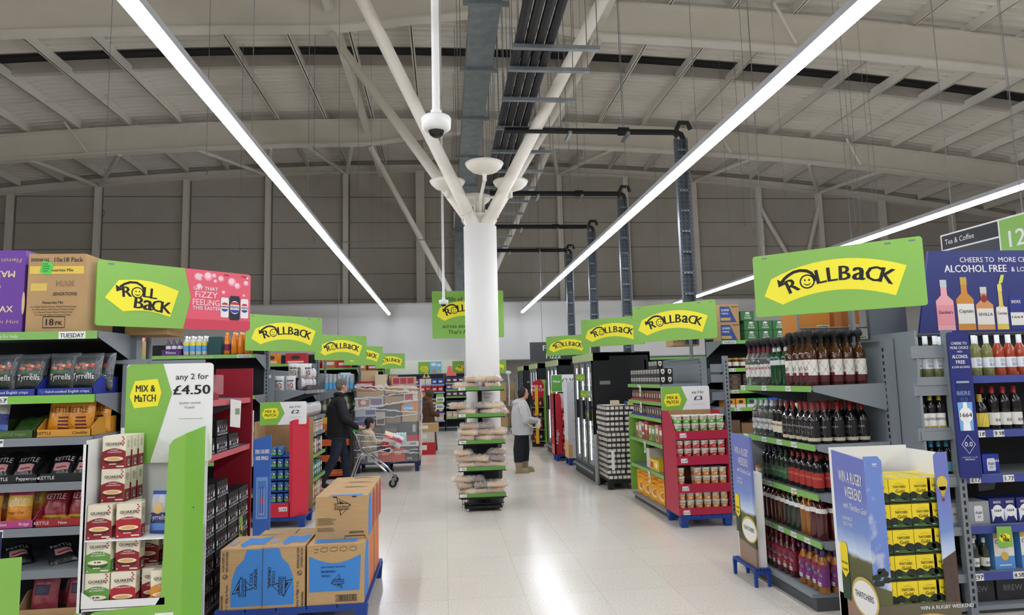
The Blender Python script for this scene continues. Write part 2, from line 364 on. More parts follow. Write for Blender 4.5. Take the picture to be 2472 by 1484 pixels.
# ceiling strip lights: the light of the place, the last three added out of view
TUBE = M('strip_diffuser', (240, 245, 255), .4, emit=STRIP_POWER); HOUS = M('strip_housing', (188, 190, 194), .4)
def strip(x, y0, y1, lab, z=4.1):
    t = thing('strip_light', lab, 'lamp', (x, (y0 + y1) / 2, z), 0, 'ceiling strip lights'); h = (y1 - y0) / 2
    MB().box(-.05, .05, -h, h, .045, .105, HOUS).build('housing', t)
    k = max(1, round((y1 - y0) / 2.9)); s = 2 * h / k
    for i in range(k):
        MB().box(-.037, .037, -h + i * s + .004, -h + (i + 1) * s - .004, -.01, .045, TUBE).build('diffuser', t)
    zc = arch(x, 10.72) - z
    for i in range(k + 1):
        yy = min(h - .1, max(-h + .1, -h + i * s)); MB().tube([(0, yy, .1), (0, yy, zc)], .0035, GREY, 4).build('hanging_wire', t)
strip(-1.93, -10, 23.55, 'long white strip light on the left of the main aisle'); strip(2.79, -10, 23.6, 'long white strip light on the right of the main aisle')
strip(7.74, -10, 23.0, 'long white strip light over the drinks aisle at far right')
strip(-6.6, -10, 8.3, 'added unseen strip light over the crisps aisle by the entrance'); strip(12.5, -10, 11, 'added unseen strip light over the far right aisles')  # both added to light the side aisles, kept outside the frame
strip(-11.2, -10, 3.5, 'added unseen strip light at the far left by the entrance')  # one more unseen strip, added to brighten the left side

# galvanised duct and black insulated pipes under the roof
t = thing('duct', 'galvanised cable duct hung under the roof above the column', 'duct', (.67, 0, 7.2))
MB().box(-.23, .23, 1, 25.2, 0, .3, GALV).build('casing', t); MB().box(-.26, .14, 24.2, 24.9, -3, 0, GALV).build('down_leg', t)
for i, y in enumerate((9.1, 11.2, 13.4, 15.8, 18.2, 21, 23.6)):
    MB().box(-.34, .34, y - .04, y + .04, -.05, 0, GALV).tube([(-.32, y, 0), (-.32, y, 3.3)], .006, GREY, 4).tube([(.32, y, 0), (.32, y, 3.3)], .006, GREY, 4).build('hanger', t)
t = thing('pipe_run', 'bundle of four black insulated pipes hung under the roof', 'pipes', (.82, 0, 5.45))
for i in range(4): MB().tube([(.05 + i * .115, 1.2, 0), (.05 + i * .115, 19.5 - i * 2.6, 0)], .052, PIPE, 10).build('pipe', t)
for y in (4.6, 6.92, 7.45, 8.3, 9.3, 10.3, 11.3, 12.3, 13.3, 14.3, 15.4, 16.6, 17.9):
    q = MB().box(-.03, .95, y - .03, y + .03, -.1, -.055, GALV)
    for x in (.1, .47, .93): q.tube([(x, y, -.08), (x, y, 4.95)], .006, GREY, 4)
    q.build('hanger', t)
for i, (y, x1) in enumerate(((9.04, 3.45), (12.25, 3.45), (15.03, 3.45), (17.85, 3.45))):
    t = thing('pipe_drop', 'black pipe drop with steel cable ladder, %s from the front, down to the freezers' % ORD[i], 'pipes', (x1, y, 0), 0, 'pipe drops')
    zt = 5.28
    MB().tube([(.9 - x1, y * 0 + .1, zt), (0, .1, zt), (.06, .1, zt - .03), (.1, .1, zt - .12), (.1, .1, 2.2)], .04, PIPE, 10).build('pipe', t)
    MB().tube([(.9 - x1, -.02, zt - .06), (-.1, -.02, zt - .06), (-.04, -.02, zt - .12)], .03, PIPE, 8).tube([(-.9, .04, zt - .02), (-.75, .04, zt - .02)], .06, PIPE, 10).tube([(-.05, -.02, zt - .01), (.0, -.02, zt + .1), (.12, -.02, zt + .1), (.16, -.02, zt)], .035, PIPE, 8).build('pipe', t)
    q = MB(); z0 = 2.15
    LAD = M('dark_cable_tray', (84, 90, 98), .45, .5, noise=.15)
    for dx in (-.09, .065): q.box(dx, dx + .03, -.06, .0, z0, zt - .14, LAD)
    q.box(-.09, .09, .0, .012, z0, zt - .14, LAD)
    z = z0 + .1
    while z < zt - .2: q.box(-.08, .08, -.045, -.02, z, z + .03, GALV); z += .3
    z = z0 + .04
    while z < zt - .2:
        for dx in (-.082, .073, -.03, .02): q.box(dx, dx + .012, -.0615, -.06, z, z + .022, BLACK)
        z += .06
    q.build('cable_ladder', t)
    q = MB()
    for fx in (.35, .7): q.box(-2.5 + 2.4 * fx, -2.46 + 2.4 * fx, -.14, .2, zt - .13, zt - .09, GALV).tube([(-2.48 + 2.4 * fx, .15, zt), (-2.48 + 2.4 * fx, .15, 10.3)], .006, GREY, 4)
    q.build('hanger', t)
# loose suspension wires with hooks on the right
for i, (x, y, z) in enumerate(((6.2, 12.5, 4.6), (6.9, 13.5, 5.2), (8.6, 13, 4.3), (9.4, 14, 5.0), (10.2, 15, 4.6), (7.7, 16, 5.6), (-6.4, 13, 5.1), (-4.2, 12, 5.6), (-5.1, 17, 5.2), (-2.9, 15, 5.0), (11.4, 16, 4.2), (4.9, 9.6, 2.7))):
    q = MB().tube([(0, 0, 0), (0, 0, arch(x, 10.72) - z)], .005, GREY, 4).tube([(0, 0, -.12), (.03, 0, -.06), (0, 0, 0)], .006, DKG, 4)
    tag(q.build('suspension_wire', None, (x, y, z)), 'thin suspension wire with a hook hanging from the roof, %s from the front' % ORD[i], 'wire', 'loose hanging wires')
# cameras
def dome(x, y, z, lab):
    t = thing('dome_camera', lab, 'camera', (x, y, z), 0)
    MB().lathe([(.001, -.005), (.07, 0), (.095, .02), (.1, .085), (.093, .095), (.045, .1)], M('white_plastic', (232, 232, 230), .35), 28).build('housing', t)
    MB().lathe([(.0, -.045), (.025, -.04), (.045, -.025), (.055, -.002)], M('dark_dome', (28, 28, 30), .12), 20).build('dome', t)
    MB().tube([(0, 0, .09), (0, 0, .14)], .038, WHITE, 14).tube([(0, 0, .13), (0, 0, arch(x, 10.4) - z)], .027, MATS['white_plastic'], 14).build('pole', t)
dome(-.035, 4.3, 3.38, 'white dome camera on a long pole above the aisle'); dome(-.007, 13.9, 3.32, 'smaller white dome camera on a thin pole in front of the hanging green sign')
t = thing('wire_frame', 'thin grey hanging frame wire left of the column near the far wall', 'wire', (-3.2, 20.5, 0))
MB().tube([(0, 0, 2.3), (0, 0, 6.05), (3.62, 0, 6.15)], .014, GREY, 6).tube([(0, 0, 6.05), (0, 0, arch(-3, 10.72))], .006, GREY, 4).build('wire', t)
# ------------------------------------------------------------------ shelving
class Unit:                                                # a shelving run: local x along the front, y into the shelf
    def __init__(s, o, rz=0.): s.o = o; s.rz = rz; s.M = Matrix.Translation(o) @ Matrix.Rotation(rz, 4, 'Z')
    def w(s, x, y, z): return tuple(s.M @ Vector((x, y, z)))
def upright(mb, x0, x1, y0, y1, z0, z1, faces='f'):
    mb.box(x0, x1, y0, y1, z0, z1, STEEL); z = z0 + .06; xm = (x0 + x1) / 2
    while z < z1 - .05:
        if 'f' in faces: mb.box(xm - .008, xm + .008, y0 - .0015, y0, z, z + .028, BLACK)
        if 'l' in faces: mb.box(x0 - .0015, x0, (y0 + y1) / 2 - .008, (y0 + y1) / 2 + .008, z, z + .028, BLACK)
        z += .05
def shelf(t, x0, x1, d, z, strip, y0=0., brk='lr', tick=(), lab=None, sh=.042, txt=None):
    o = MB().box(x0 + .006, x1 - .006, y0 + .004, d, z - .03, z, STEEL)
    for c, x in (('l', x0), ('r', x1)):
        if c in brk:
            xx = (x, x + .004) if c == 'l' else (x - .004, x)
            q = [(y0 + .02, z - .04), (d, z - .2), (d, z + .012), (y0 + .02, z + .004)]
            o.add([(a, y, zz) for a in xx for y, zz in q], [(0, 1, 2, 3), (7, 6, 5, 4), (0, 4, 5, 1), (2, 6, 7, 3), (1, 5, 6, 2), (0, 3, 7, 4)], STEEL)
    o = o.build('shelf', t)
    s = MB().box(x0, x1, y0 - .006, y0 + .004, z - sh, z + .003, strip)
    f = Fr((x0, y0 - .006, z - sh)); r = random.Random(int(z * 977 + x0 * 31))
    for k, (tx, tt) in enumerate(tick):
        w = .085
        s.rect(f, tx, .002, tx + w, sh, WHITE, 1); s.lines(f, tx + .004, sh * .86, tx + .028, 4, sh * .2, GREY, 2)
        s.txt(f, tt, tx + .047, sh * .22, sh * .62, BLACK, 2, bold=.02); s.rect(f, tx + .07, sh * .5, tx + .082, sh * .8, GREY, 2)
    if txt: s.rect(f, txt[1], .002, txt[1] + .17, sh, WHITE, 1); s.txt(f, txt[0], txt[1] + .085, sh * .2, sh * .6, BLACK, 2, w=.15, bold=.03); s.txt(f, 'your safety please ask a colleague for help', txt[1] + (-.5 if txt[1] > .6 else .62), sh * .3, sh * .42, PAPER, 2)
    s.build('ticket_strip', o)
    return o
def gondola(name, lab, u, x0, x1, d, h, shelves, back=STEEL, ends='lr', base=.13, group=None, kick=.1, base_y=0., sh=.042):
    t = thing(name, lab, 'shelving', u.o, u.rz, group)
    MB().box(x0, x1, d, d + .03, base, h, back).box(x0, x1, d - .01, d + .04, h - .02, h, STEEL).build('back_panel', t)
    for c, x in (('l', x0), ('r', x1)):
        if c in ends: q = MB(); upright(q, x - .03, x + .03, d - .02, d + .05, 0, h, 'fl'); q.build('upright', t)
    MB().box(x0, x1, base_y + .03, d, 0, base - .03, P(70, 74, 78)).box(x0, x1, base_y, d, base - .03, base, STEEL).build('plinth', t)
    for s in shelves:
        shelf(t, x0, x1, d, s[0], s[1], s[2] if len(s) > 2 else 0., tick=s[3] if len(s) > 3 else (), txt=s[4] if len(s) > 4 else None, sh=sh)
    return t
def pallet(lab, x0, x1, y0, y1, h=.14, group='blue pallets', mat=BLUEP):
    t = thing('pallet', lab, 'pallet', ((x0 + x1) / 2, (y0 + y1) / 2, 0), 0, group); w, d = (x1 - x0) / 2, (y1 - y0) / 2
    q = MB(); n = 5
    for i in range(n): q.box(-w + i * 2 * w / n + .004, -w + (i + 1) * 2 * w / n - .004, -d, d, h - .022, h, mat)
    q.box(-w, w, -d, -d + .03, h - .045, h - .022, mat).box(-w, w, d - .03, d, h - .045, h - .022, mat)
    q.build('deck', t)
    k = min(.09, w * .4)
    for x in ((-w, 0, w) if w > .35 else (-w, w)):
        for y in (-d, d):
            xa = min(max(x, -w + k / 2), w - k / 2); ya = min(max(y, -d + k / 2), d - k / 2)
            MB().add([(xa + sx * k / 2 * f, ya + sy * k / 2 * f, z) for z, f in ((0, .8), (h - .03, 1)) for sx, sy in ((-1, -1), (1, -1), (1, 1), (-1, 1))], [(3, 2, 1, 0), (4, 5, 6, 7), (0, 1, 5, 4), (1, 2, 6, 5), (2, 3, 7, 6), (3, 0, 4, 7)], mat).build('foot', t)
    return t

# ------------------------------------------------------------------ printed boards
def smiley(mb, f, x, y, r, d, ring=BLACK):
    mb.ell(f, x, y, r, r, ring, d); mb.ell(f, x, y, r * .8, r * .8, YEL, d + 1)
    for s in (-1, 1): mb.ell(f, x + s * r * .28, y + r * .2, r * .11, r * .16, ring, d + 2, 10)
    mb.stroke(f, [(x + r * .5 * math.cos(a), y - r * .02 + r * .46 * math.sin(a)) for a in [PI * (1.12 + .76 * i / 8) for i in range(9)]], [r * (.03 + .13 * math.sin(PI * i / 8)) for i in range(9)], ring, d + 2)
def rollback(mb, f, W, H, x0=0., y0=0., two=False, d=1):
    X = lambda u: x0 + u * W; Y = lambda v: y0 + v * H
    if not two:
        top = [(.115 + .795 * i / 12, .6 + .21 * (1 - ((i - 6) / 6) ** 2)) for i in range(13)]
        bot = [(.84 - .66 * i / 12, .175 + .16 * (1 - ((i - 6) / 6) ** 2)) for i in range(13)]
        mb.poly(f, [(X(u), Y(v)) for u, v in [(.065, .33)] + top + bot], YEL, d)
        arc = lambda u: .335 + .14 * (1 - ((u - .53) / .3) ** 2)
        for ch, u in zip('RLLBaCK', (.262, .43, .495, .565, .642, .718, .79)):
            sl = math.atan(-.28 * (u - .53) / .09 * H / W); k = .23 * H * (1.3 if ch == 'a' else 1)
            mb.txt(f, ch, X(u), Y(arc(u)), k, BLACK, d + 1, bold=.05, rot=sl)
        smiley(mb, f, X(.341), Y(.505), .112 * H, d + 1)
        q = [(.389, .50), (.385, .57), (.368, .635), (.34, .675), (.30, .69), (.26, .675), (.225, .63), (.2, .585), (.183, .535)]
        mb.stroke(f, [(X(u), Y(v)) for u, v in q], [H * .03] + [H * .048] * 8, BLACK, d + 1)
        mb.poly(f, [(X(.153), Y(.585)), (X(.16), Y(.455)), (X(.21), Y(.5))], BLACK, d + 1)
    else:
        n = 8; top = [(.22 + .66 * i / n, .71 - .1 * i / n + .07 * math.sin(PI * i / n)) for i in range(n + 1)]; bot = [(.79 - .515 * i / n, .18 + .05 * i / n + .05 * math.sin(PI * i / n)) for i in range(n + 1)]
        mb.poly(f, [(X(u), Y(v)) for u, v in [(.085, .43)] + top + bot], YEL, d)
        mb.txt(f, 'R', X(.315), Y(.46), .17 * H, BLACK, d + 1, bold=.05, rot=.1); mb.txt(f, 'L', X(.52), Y(.47), .17 * H, BLACK, d + 1, bold=.05, rot=-.04); mb.txt(f, 'L', X(.595), Y(.455), .17 * H, BLACK, d + 1, bold=.05, rot=-.06)
        for i, ch in enumerate('BaCK'): mb.txt(f, ch, X(.435 + .1 * i), Y(.29 - .018 * i), .19 * H * (1.28 if ch == 'a' else 1), BLACK, d + 1, bold=.05, rot=-.08)
        smiley(mb, f, X(.42), Y(.535), .088 * H, d + 1)
        q = [(.492, .52), (.49, .59), (.465, .65), (.41, .69), (.34, .69), (.28, .655), (.235, .605)]
        mb.stroke(f, [(X(u), Y(v)) for u, v in q], H * .036, BLACK, d + 1); mb.poly(f, [(X(.19), Y(.635)), (X(.2), Y(.53)), (X(.275), Y(.57))], BLACK, d + 1)
def rounded(w, h, r, n=5):
    p = []
    for cx_, cy_, a in ((w - r, r, -PI / 2), (w - r, h - r, 0), (r, h - r, PI / 2), (r, r, PI)):
        p += [(cx_ + r * math.cos(a + PI / 2 * i / n), cy_ + r * math.sin(a + PI / 2 * i / n)) for i in range(n + 1)]
    return p
def end_sign(x, y, zt, side, lab, W=1.1, H=.46, art=None, pole=.24, back=.5):
    a = math.radians(42) * (1 if side < 0 else -1)
    t = thing('aisle_sign', lab, 'sign', (x, y, zt - H), a, 'green sale signs over the shelf ends')
    f = Fr((0, -.012, 0)); mb = MB().prism(rounded(W, H, .02), f, .024, LIME, P(150, 205, 90))
    (art or (lambda q, g: rollback(q, g, W, H)))(mb, f)
    for u in (.06, .8, .93): mb.rect(f, W * u, H - .03, W * u + .04, H - .018, GREY, 1)
    mb.build('board', t)
    MB().tube([(W * .48, back, -pole), (W * .48, back, H * .72)], .024, STEEL, 8).box(W * .48 - .015, W * .48 + .015, .02, back, H * .55, H * .6, STEEL).build('pole', t)
    return t
def pepsi_sign(mb, f):
    W, H = 1.1, .46
    mb.poly(f, [(W * .53, 0), (W - .02, 0), (W, .02), (W, H - .02), (W - .02, H), (W * .53, H), (W * .575, H * .52)], M('pink_board', (222, 84, 104), .42), 1)
    mb.poly(f, [(W * .53, 0), (W - .02, 0), (W, .02), (W, H * .17), (W * .545, H * .17)], P(204, 62, 84), 2)
    rollback(mb, f, W * .56, H, 0, 0, True, 2)
    mb.txt(f, 'GET THAT', W * .675, H * .66, H * .062, WHITE, 3, bold=.02)
    for s, v in (('FiZZY', .535), ('FEELiNG', .405)): mb.txt(f, s, W * .68, H * v, H * .105, P(250, 214, 220), 3, w=W * (.155 if s[2] == 'Z' else .185), bold=.012)
    mb.txt(f, 'THIS EASTER', W * .685, H * .33, H * .06, WHITE, 3, bold=.02)
    r = random.Random(4)
    for u, v, q in ((.62, .88, .03), (.64, .9, .016), (.69, .9, .034), (.73, .92, .018), (.63, .72, .022), (.78, .88, .024), (.86, .84, .034), (.9, .78, .026), (.965, .84, .022), (.74, .83, .014), (.8, .65, .014), (.95, .62, .012), (.63, .85, .02), (.975, .93, .01)):
        mb.ell(f, W * u, H * v, q, q, P(240, 150, 165), 2, 18); mb.ell(f, W * u - q * .15, H * v + q * .15, q * .68, q * .68, P(250, 205, 212), 3, 16)
    for u, v, w_, h_, c in ((.81, .22, .058, .34, P(232, 230, 228)), (.955, .22, .058, .34, P(232, 230, 228)), (.882, .18, .078, .42, P(24, 26, 44))):
        x = W * u; y = H * v; w2 = W * w_ / 2; hh = H * h_
        mb.poly(f, [(x - w2 * .8, y), (x + w2 * .8, y), (x + w2, y + hh * .06), (x + w2, y + hh * .88), (x + w2 * .82, y + hh), (x - w2 * .82, y + hh), (x - w2, y + hh * .88), (x - w2, y + hh * .06)], c, 4)
        mb.ell(f, x, y + hh * .52, w2 * .9, hh * .27, WHITE, 5, 24); mb.ell(f, x, y + hh * .62, w2 * .8, hh * .13, P(205, 34, 52), 6, 20, .1, PI - .1); mb.ell(f, x, y + hh * .44, w2 * .8, hh * .15, P(36, 60, 160), 6, 20, PI + .1, 2 * PI - .1)
        mb.rect(f, x - w2 * .86, y + hh * .47, x + w2 * .86, y + hh * .6, WHITE, 7); mb.txt(f, 'PEPSI', x, y + hh * .48, hh * .1, BLACK, 8, w=w2 * 1.6, bold=.03)
end_sign(-2.39, 4.8, 2.62, -1, 'large green and pink sale sign with bubbles and drink cans over the crisps shelf end', 1.1, .46, pepsi_sign)
end_sign(-2.44, 8.44, 2.61, -1, 'second green rollback sign from the left, above the coffee shelf end', 1.06, .455, back=.64)
end_sign(-2.3, 12.1, 2.61, -1, 'third green rollback sign on the left, above the water bottles')
end_sign(-2.35, 15.9, 2.61, -1, 'fourth green rollback sign on the left, half hidden by the third', pole=-.16)
end_sign(-2.05, 20., 2.6, -1, 'farthest small green rollback sign in the left row', pole=-.17)
end_sign(2.385, 4.85, 2.615, 1, 'largest green rollback sign on the right, above the spirits bottles', 1.12, .47, back=.75)
end_sign(2.42, 8.3, 2.61, 1, 'second green rollback sign on the right, above the black sauce jars', 1.08, .46, back=.6)
end_sign(2.22, 10.6, 2.65, 1, 'third green rollback sign on the right, over the pallet of tins', 1.1, .44, pole=.09, back=.75)
end_sign(2.27, 14.7, 2.65, 1, 'farthest green rollback sign on the right, over the freezer doors', 1.1, .43, pole=.1, back=.45)
def mixmatch(name, lab, loc, w, h, a, b, small=None, rz=0., depth=.012):
    f = Fr((0, 0, 0)); mb = MB().prism(rounded(w, h, .02), f, depth, WHITE)
    k = min(h, .72 * w); c = h - .5 * k
    mb.poly(f, [(.02, 0), (w * .38 if k == h else w * .3, 0), (w * .53, c), (w * .42, h), (.02, h), (0, h - .02), (0, .02)], LIME, 1)
    mb.poly(f, [(w * .045, c - .03 * k), (w * .1, c - .23 * k), (w * .37, c - .2 * k), (w * .41, c + .02 * k), (w * .36, c + .25 * k), (w * .1, c + .22 * k)], YEL, 2)
    mb.txt(f, 'MIX &', w * .225, c + .04 * k, k * .115, BLACK, 3, w=w * .22, bold=.035); mb.txt(f, 'MaTCH', w * .225, c - .125 * k, k * .12, BLACK, 3, w=w * .24, bold=.035)
    mb.txt(f, a, w * .76, h - .27 * k, k * .1, BLACK, 2, w=w * (.38 if len(b) > 3 else .25), bold=.012); mb.txt(f, b, w * .76, h - .52 * k, k * .16, BLACK, 2, w=w * (.085 * len(b)), bold=.05)
    if small:
        for i, s in enumerate(small): mb.txt(f, s, w * .74, h - (.68 + .075 * i) * k, k * .04, GREY, 2)
    v = h - (.93 if small else .68) * k; mb.rect(f, w * .62, v, w * .9, v + .002, GREY, 2)
    return tag(mb.build(name, None, loc, rz), lab, 'sign', 'mix and match price boards')
mixmatch('price_board', 'large mix and match board offering any 2 for £4.50', (-1.815, 4.02, 1.30), .475, .56, 'any 2 for', '£4.50', ('Quaker sachets', '10 pack'))
mixmatch('price_board', 'small mix and match board offering any 2 for £2 above the red display', (-2.28, 8.55, 1.235), .56, .28, 'any 2 for', '£2')
mixmatch('price_board', 'mix and match board offering any 3 for £3 above the pink pot display', (2.63, 7.96, 1.255), .61, .33, 'any 3 for', '£3')
# hanging green board in front of the second column
f = Fr((0, 0, 0)); mb = MB().prism(rounded(2.16, 1.43, .04), f, .03, LIME)
mb.txt(f, '1000s of', .62, 1.12, .13, BLACK, 2); rollback(mb, f, 1.9, .95, .02, .36); mb.txt(f, 'across store', .72, .31, .12, BLACK, 2, bold=.015); mb.txt(f, "That's Asda price", 1.05, .13, .12, BLACK, 2, bold=.015)
t = thing('hanging_sign', 'big square green hanging sign half hidden behind the white column', 'sign', (-.36, 20, 3.0)); mb.build('board', t)
MB().tube([(.2, .02, 1.43), (.2, .02, 7.8)], .006, GREY, 4).tube([(1.95, .02, 1.43), (1.95, .02, 7.8)], .006, GREY, 4).build('hanging_wire', t)
t = thing('hanging_sign', 'dark hanging sign for frozen pizza behind a green sale sign', 'sign', (2.0, 15.5, 2.13)); f = Fr((0, 0, 0))
MB().box(0, 1.35, 0, .04, 0, .45, P(64, 66, 70)).txt(f, 'Frozen', .55, .25, .13, WHITE, 2, bold=.02).txt(f, 'Pizza', .55, .06, .13, WHITE, 2, bold=.02).build('board', t)
MB().tube([(.3, .02, .45), (.3, .02, 8.57)], .006, GREY, 4).tube([(1.1, .02, .45), (1.1, .02, 8.57)], .006, GREY, 4).build('hanging_wire', t)
t = thing('hanging_sign', 'black and green aisle 12 sign for tea and coffee hanging at top right', 'sign', (6.56, 8.0, 2.67), math.radians(-88)); f = Fr((0, -.02, 0))
mb = MB().box(0, 1.36, -.02, .02, 0, .80, WHITE).rect(f, .02, .60, .88, .78, P(38, 40, 44), 1).rect(f, .02, .30, .88, .58, P(58, 60, 66), 1).rect(f, .02, .02, .88, .28, P(38, 40, 44), 1).rect(f, .90, .02, 1.34, .78, LIME, 1)
mb.txt(f, 'Tea & Coffee', .07, .66, .07, WHITE, 2, al='L', w=.46, bold=.01).txt(f, 'Sugar', .07, .4, .08, WHITE, 2, al='L', bold=.01).txt(f, '12', 1.12, .44, .2, WHITE, 2, bold=.03).build('board', t)
MB().tube([(.2, 0, .8), (.2, 0, 7.95)], .006, GREY, 4).tube([(1.2, 0, .8), (1.2, 0, 7.95)], .006, GREY, 4).build('hanging_wire', t)
# ------------------------------------------------------------------ product makers
def bottle(name, lab, cat, prof, body, parts, n=14, loc=(0, 0, 0)):
    o = MB().lathe(prof, body, n).build(name); tag(o, lab, cat); o.location = loc
    for nm, fn in parts:
        q = MB(); fn(q); q.build(nm, o)
    return o
def glass(name, c, tr=.0, rough=.08): return M('glass_' + name, c, rough, trans=tr, spec=.6, coat=.4)
G_CLEAR = glass('clear', (225, 232, 232), .92, .04); G_GREEN = glass('green', (20, 84, 46), .35); G_BROWN = glass('whisky', (96, 48, 18), .45); G_DARK = glass('dark', (20, 18, 20)); G_OLIVE = glass('olive', (30, 46, 24), .2)
G_AMBER = glass('amber', (196, 120, 20), .5); G_RED = glass('red', (84, 14, 24), .25); G_WHITEWINE = glass('whitewine', (196, 206, 130), .7, .05); G_ROSE = glass('rose', (226, 96, 60), .55); G_PURPLE = glass('purple', (60, 24, 74), .25)
SPROF = [(.001, 0), (.036, .002), (.04, .008), (.04, .2), (.036, .222), (.018, .255), (.014, .262), (.0135, .30), (.001, .30)]
def sc_prof(p, k, r=1.): return [(a[0] * k * r, a[1] * k) for a in p]
def secure(z, r=.017):                                     # black security cap with its ball top
    def fn(q): q.lathe([(r, z - .03), (r, z + .012), (r * 1.9, z + .02), (r * 2.1, z + .04), (r * 1.7, z + .062), (.001, z + .07)], BLACK, 14)
    return fn
def cap(z0, z1, c, r=.0155):
    def fn(q): q.lathe([(r, z0), (r, z1), (.001, z1)], c, 12)
    return fn
def label(z0, z1, r, c, art=None, full=True):
    def fn(q):
        f = Cyl(r + .0012, 0); w = PI * r * (2 if full else .75)
        k = 14; xs_ = [-w / 2 + w * i / k for i in range(k + 1)]
        for i in range(k): q.quad(f(xs_[i], z0), f(xs_[i + 1], z0), f(xs_[i + 1], z1), f(xs_[i], z1), c)
        if art: art(q, f, z0, z1)
    return fn
def lab_text(s, m, h=.25, y=.4, w=None, bar=None):
    def art(q, f, z0, z1):
        q.txt(f, s, 0, z0 + (z1 - z0) * y, (z1 - z0) * h, m, 2, w=w)
        if bar: q.rect(f, -.03, z0, .03, z0 + (z1 - z0) * .18, bar, 2)
    return art
NET = M('security_net', (30, 30, 34), .35)
def net(r, z0, z1):                                        # the thin wire cage wound round a bottle
    def fn(q):
        for k in range(4):
            for s in (-1, 1): q.tube([((r + .002) * math.sin(s * j * .5 + k * PI / 2), -(r + .002) * math.cos(s * j * .5 + k * PI / 2), z0 + (z1 - z0) * j / 7) for j in range(8)], .0011, NET, 3, False)
    return fn
# rows of things along a Unit: (proto, count) groups laid one after another
def rows(u, x0, pitch, y0, z, seq, label_fn, group, depth=1, dy=.09, jit=.006, face=0., rg=None):
    r = rg or random.Random(int(z * 100 + x0 * 10)); i = 0
    for pr, n in seq:
        for k in range(n):
            for j in range(depth if not callable(depth) else depth(i + k)):
                if pr is None: continue
                p = u.w(x0 + (i + k + .5) * pitch + r.uniform(-jit, jit), y0 + j * dy + r.uniform(-jit, jit), z)
                pr.put(p, label_fn(pr, i + k, k, n, j), group, u.rz + face + r.uniform(-.12, .12))
        i += n
def rowlab(desc, where, end):
    def fn(pr, i, k, n, j):
        return '%s, %s from %s end, %s row, %s' % (pr.desc, ORD[i], end, ('front', 'second', 'third', 'fourth', 'fifth', 'sixth')[j], where)
    return fn
def PR(o, desc): p = Proto(o); p.desc = desc; return p
TK = lambda *a: a

# ------------------------------------------------------------------ right: spirits shelf end (faces the main aisle)
US = Unit((2.72, 5.93, 0), -PI / 2); W = 1.18
tk = lambda *xs: tuple((x, '16') for x in xs)
gondola('shelf_end', 'tall grey shelf end full of spirit bottles facing the main aisle', US, 0, W, .62, 1.96,
        [(1.613, GREEN, 0, tk(.02, .42, .82)), (1.177, GREEN, 0, tk(.02, .36, .62, .85)), (.815, GREEN, 0, tk(.02, .3, .4, .8)), (.472, GREEN, 0, tk(.02, .34, .55, .75, .95))], base=.125, base_y=-.1)
MB().box(0, .015, .0, .62, .13, 1.14, M('pale_steel', (176, 180, 184), .45)).build('end_panel', D.objects['shelf_end'])
vod = bottle('spirit_bottle', 'v', 'bottle', sc_prof(SPROF, 1.13), G_CLEAR, [('label', label(.075, .185, .0455, P(214, 212, 208), lab_text('VODKA', P(170, 30, 40), .2, .6))), ('neck_sleeve', lambda q: q.lathe([(.022, .283), (.0172, .3), (.0172, .335)], P(112, 20, 44), 12)), ('security_cap', secure(.345)), ('wire_net', net(.0455, .02, .24))])
gin = bottle('spirit_bottle', 'g', 'bottle', sc_prof(SPROF, 1.1), G_GREEN, [('label', label(.17, .21, .0445, P(200, 206, 204))), ('neck_label', lambda q: q.lathe([(.0185, .28), (.0165, .33)], P(205, 208, 208), 12)), ('security_cap', secure(.335))])
whi = bottle('spirit_bottle', 'w', 'bottle', sc_prof(SPROF, 1.18, .98), G_BROWN, [('label', label(.08, .2, .0463, P(226, 222, 214), lab_text("BELL'S", BLACK, .2, .35, .06, P(120, 26, 40)))), ('foot_label', label(.03, .075, .0463, P(86, 22, 34))), ('security_cap', secure(.36)), ('wire_net', net(.0463, .02, .25))])
pv, pg, pw = PR(vod, 'clear vodka bottle with black security cap'), PR(gin, 'green gin bottle with black security cap'), PR(whi, 'brown whisky bottle with white label')
rows(US, .03, .092, .07, 1.613, [(pv, 5), (pg, 3), (pw, 4)], rowlab('', 'top spirits shelf', 'far'), 'spirit bottles on the top shelf', lambda i: 2 if i < 7 else 5, .098)
c1 = bottle('spirit_bottle', 'c', 'bottle', SPROF, G_CLEAR, [('label', label(.06, .15, .0405, P(206, 206, 204), lab_text('DRY GIN', P(60, 60, 66), .22, .5))), ('cap', cap(.25, .31, P(190, 190, 192))), ('wire_net', net(.041, .02, .21))])
c2 = bottle('spirit_bottle', 'c', 'bottle', sc_prof(SPROF, 1.03), G_DARK, [('label', label(.05, .14, .0417, P(222, 212, 190), lab_text('BOURBON', P(120, 30, 30), .2, .6))), ('cap', cap(.27, .315, P(96, 60, 40)))])
DPROF = [(.001, 0), (.041, .002), (.044, .01), (.044, .17), (.038, .2), (.018, .235), (.0145, .25), (.014, .3), (.001, .3)]
c3 = bottle('spirit_bottle', 'c', 'bottle', DPROF, G_DARK, [('label', label(.06, .165, .0445, P(26, 24, 26), lambda q, f, a, b: (q.stroke(f, [(-.034, a + .004), (.034, a + .004), (.034, b - .004), (-.034, b - .004)], .002, P(150, 146, 138), 2, True), q.txt(f, 'OLD RUM', 0, a + .055, .016, P(190, 186, 176), 2), q.lines(f, -.025, a + .04, .025, 3, .012, P(130, 126, 118), 2)))), ('foot_label', label(.02, .045, .0445, P(196, 186, 160))), ('cap', cap(.25, .31, P(134, 34, 30)))])
rows(US, .1, .092, .07, 1.177, [(PR(c1, 'clear gin bottle with silver cap'), 4), (PR(c2, 'dark bourbon bottle with cream label'), 2), (PR(c3, 'black rum bottle with thin framed label'), 5)], rowlab('', 'second spirits shelf', 'far'), 'spirit bottles on the second shelf', lambda i: 2 if i < 7 else 5, .1)
sm = sc_prof(SPROF, .9, 1.1)
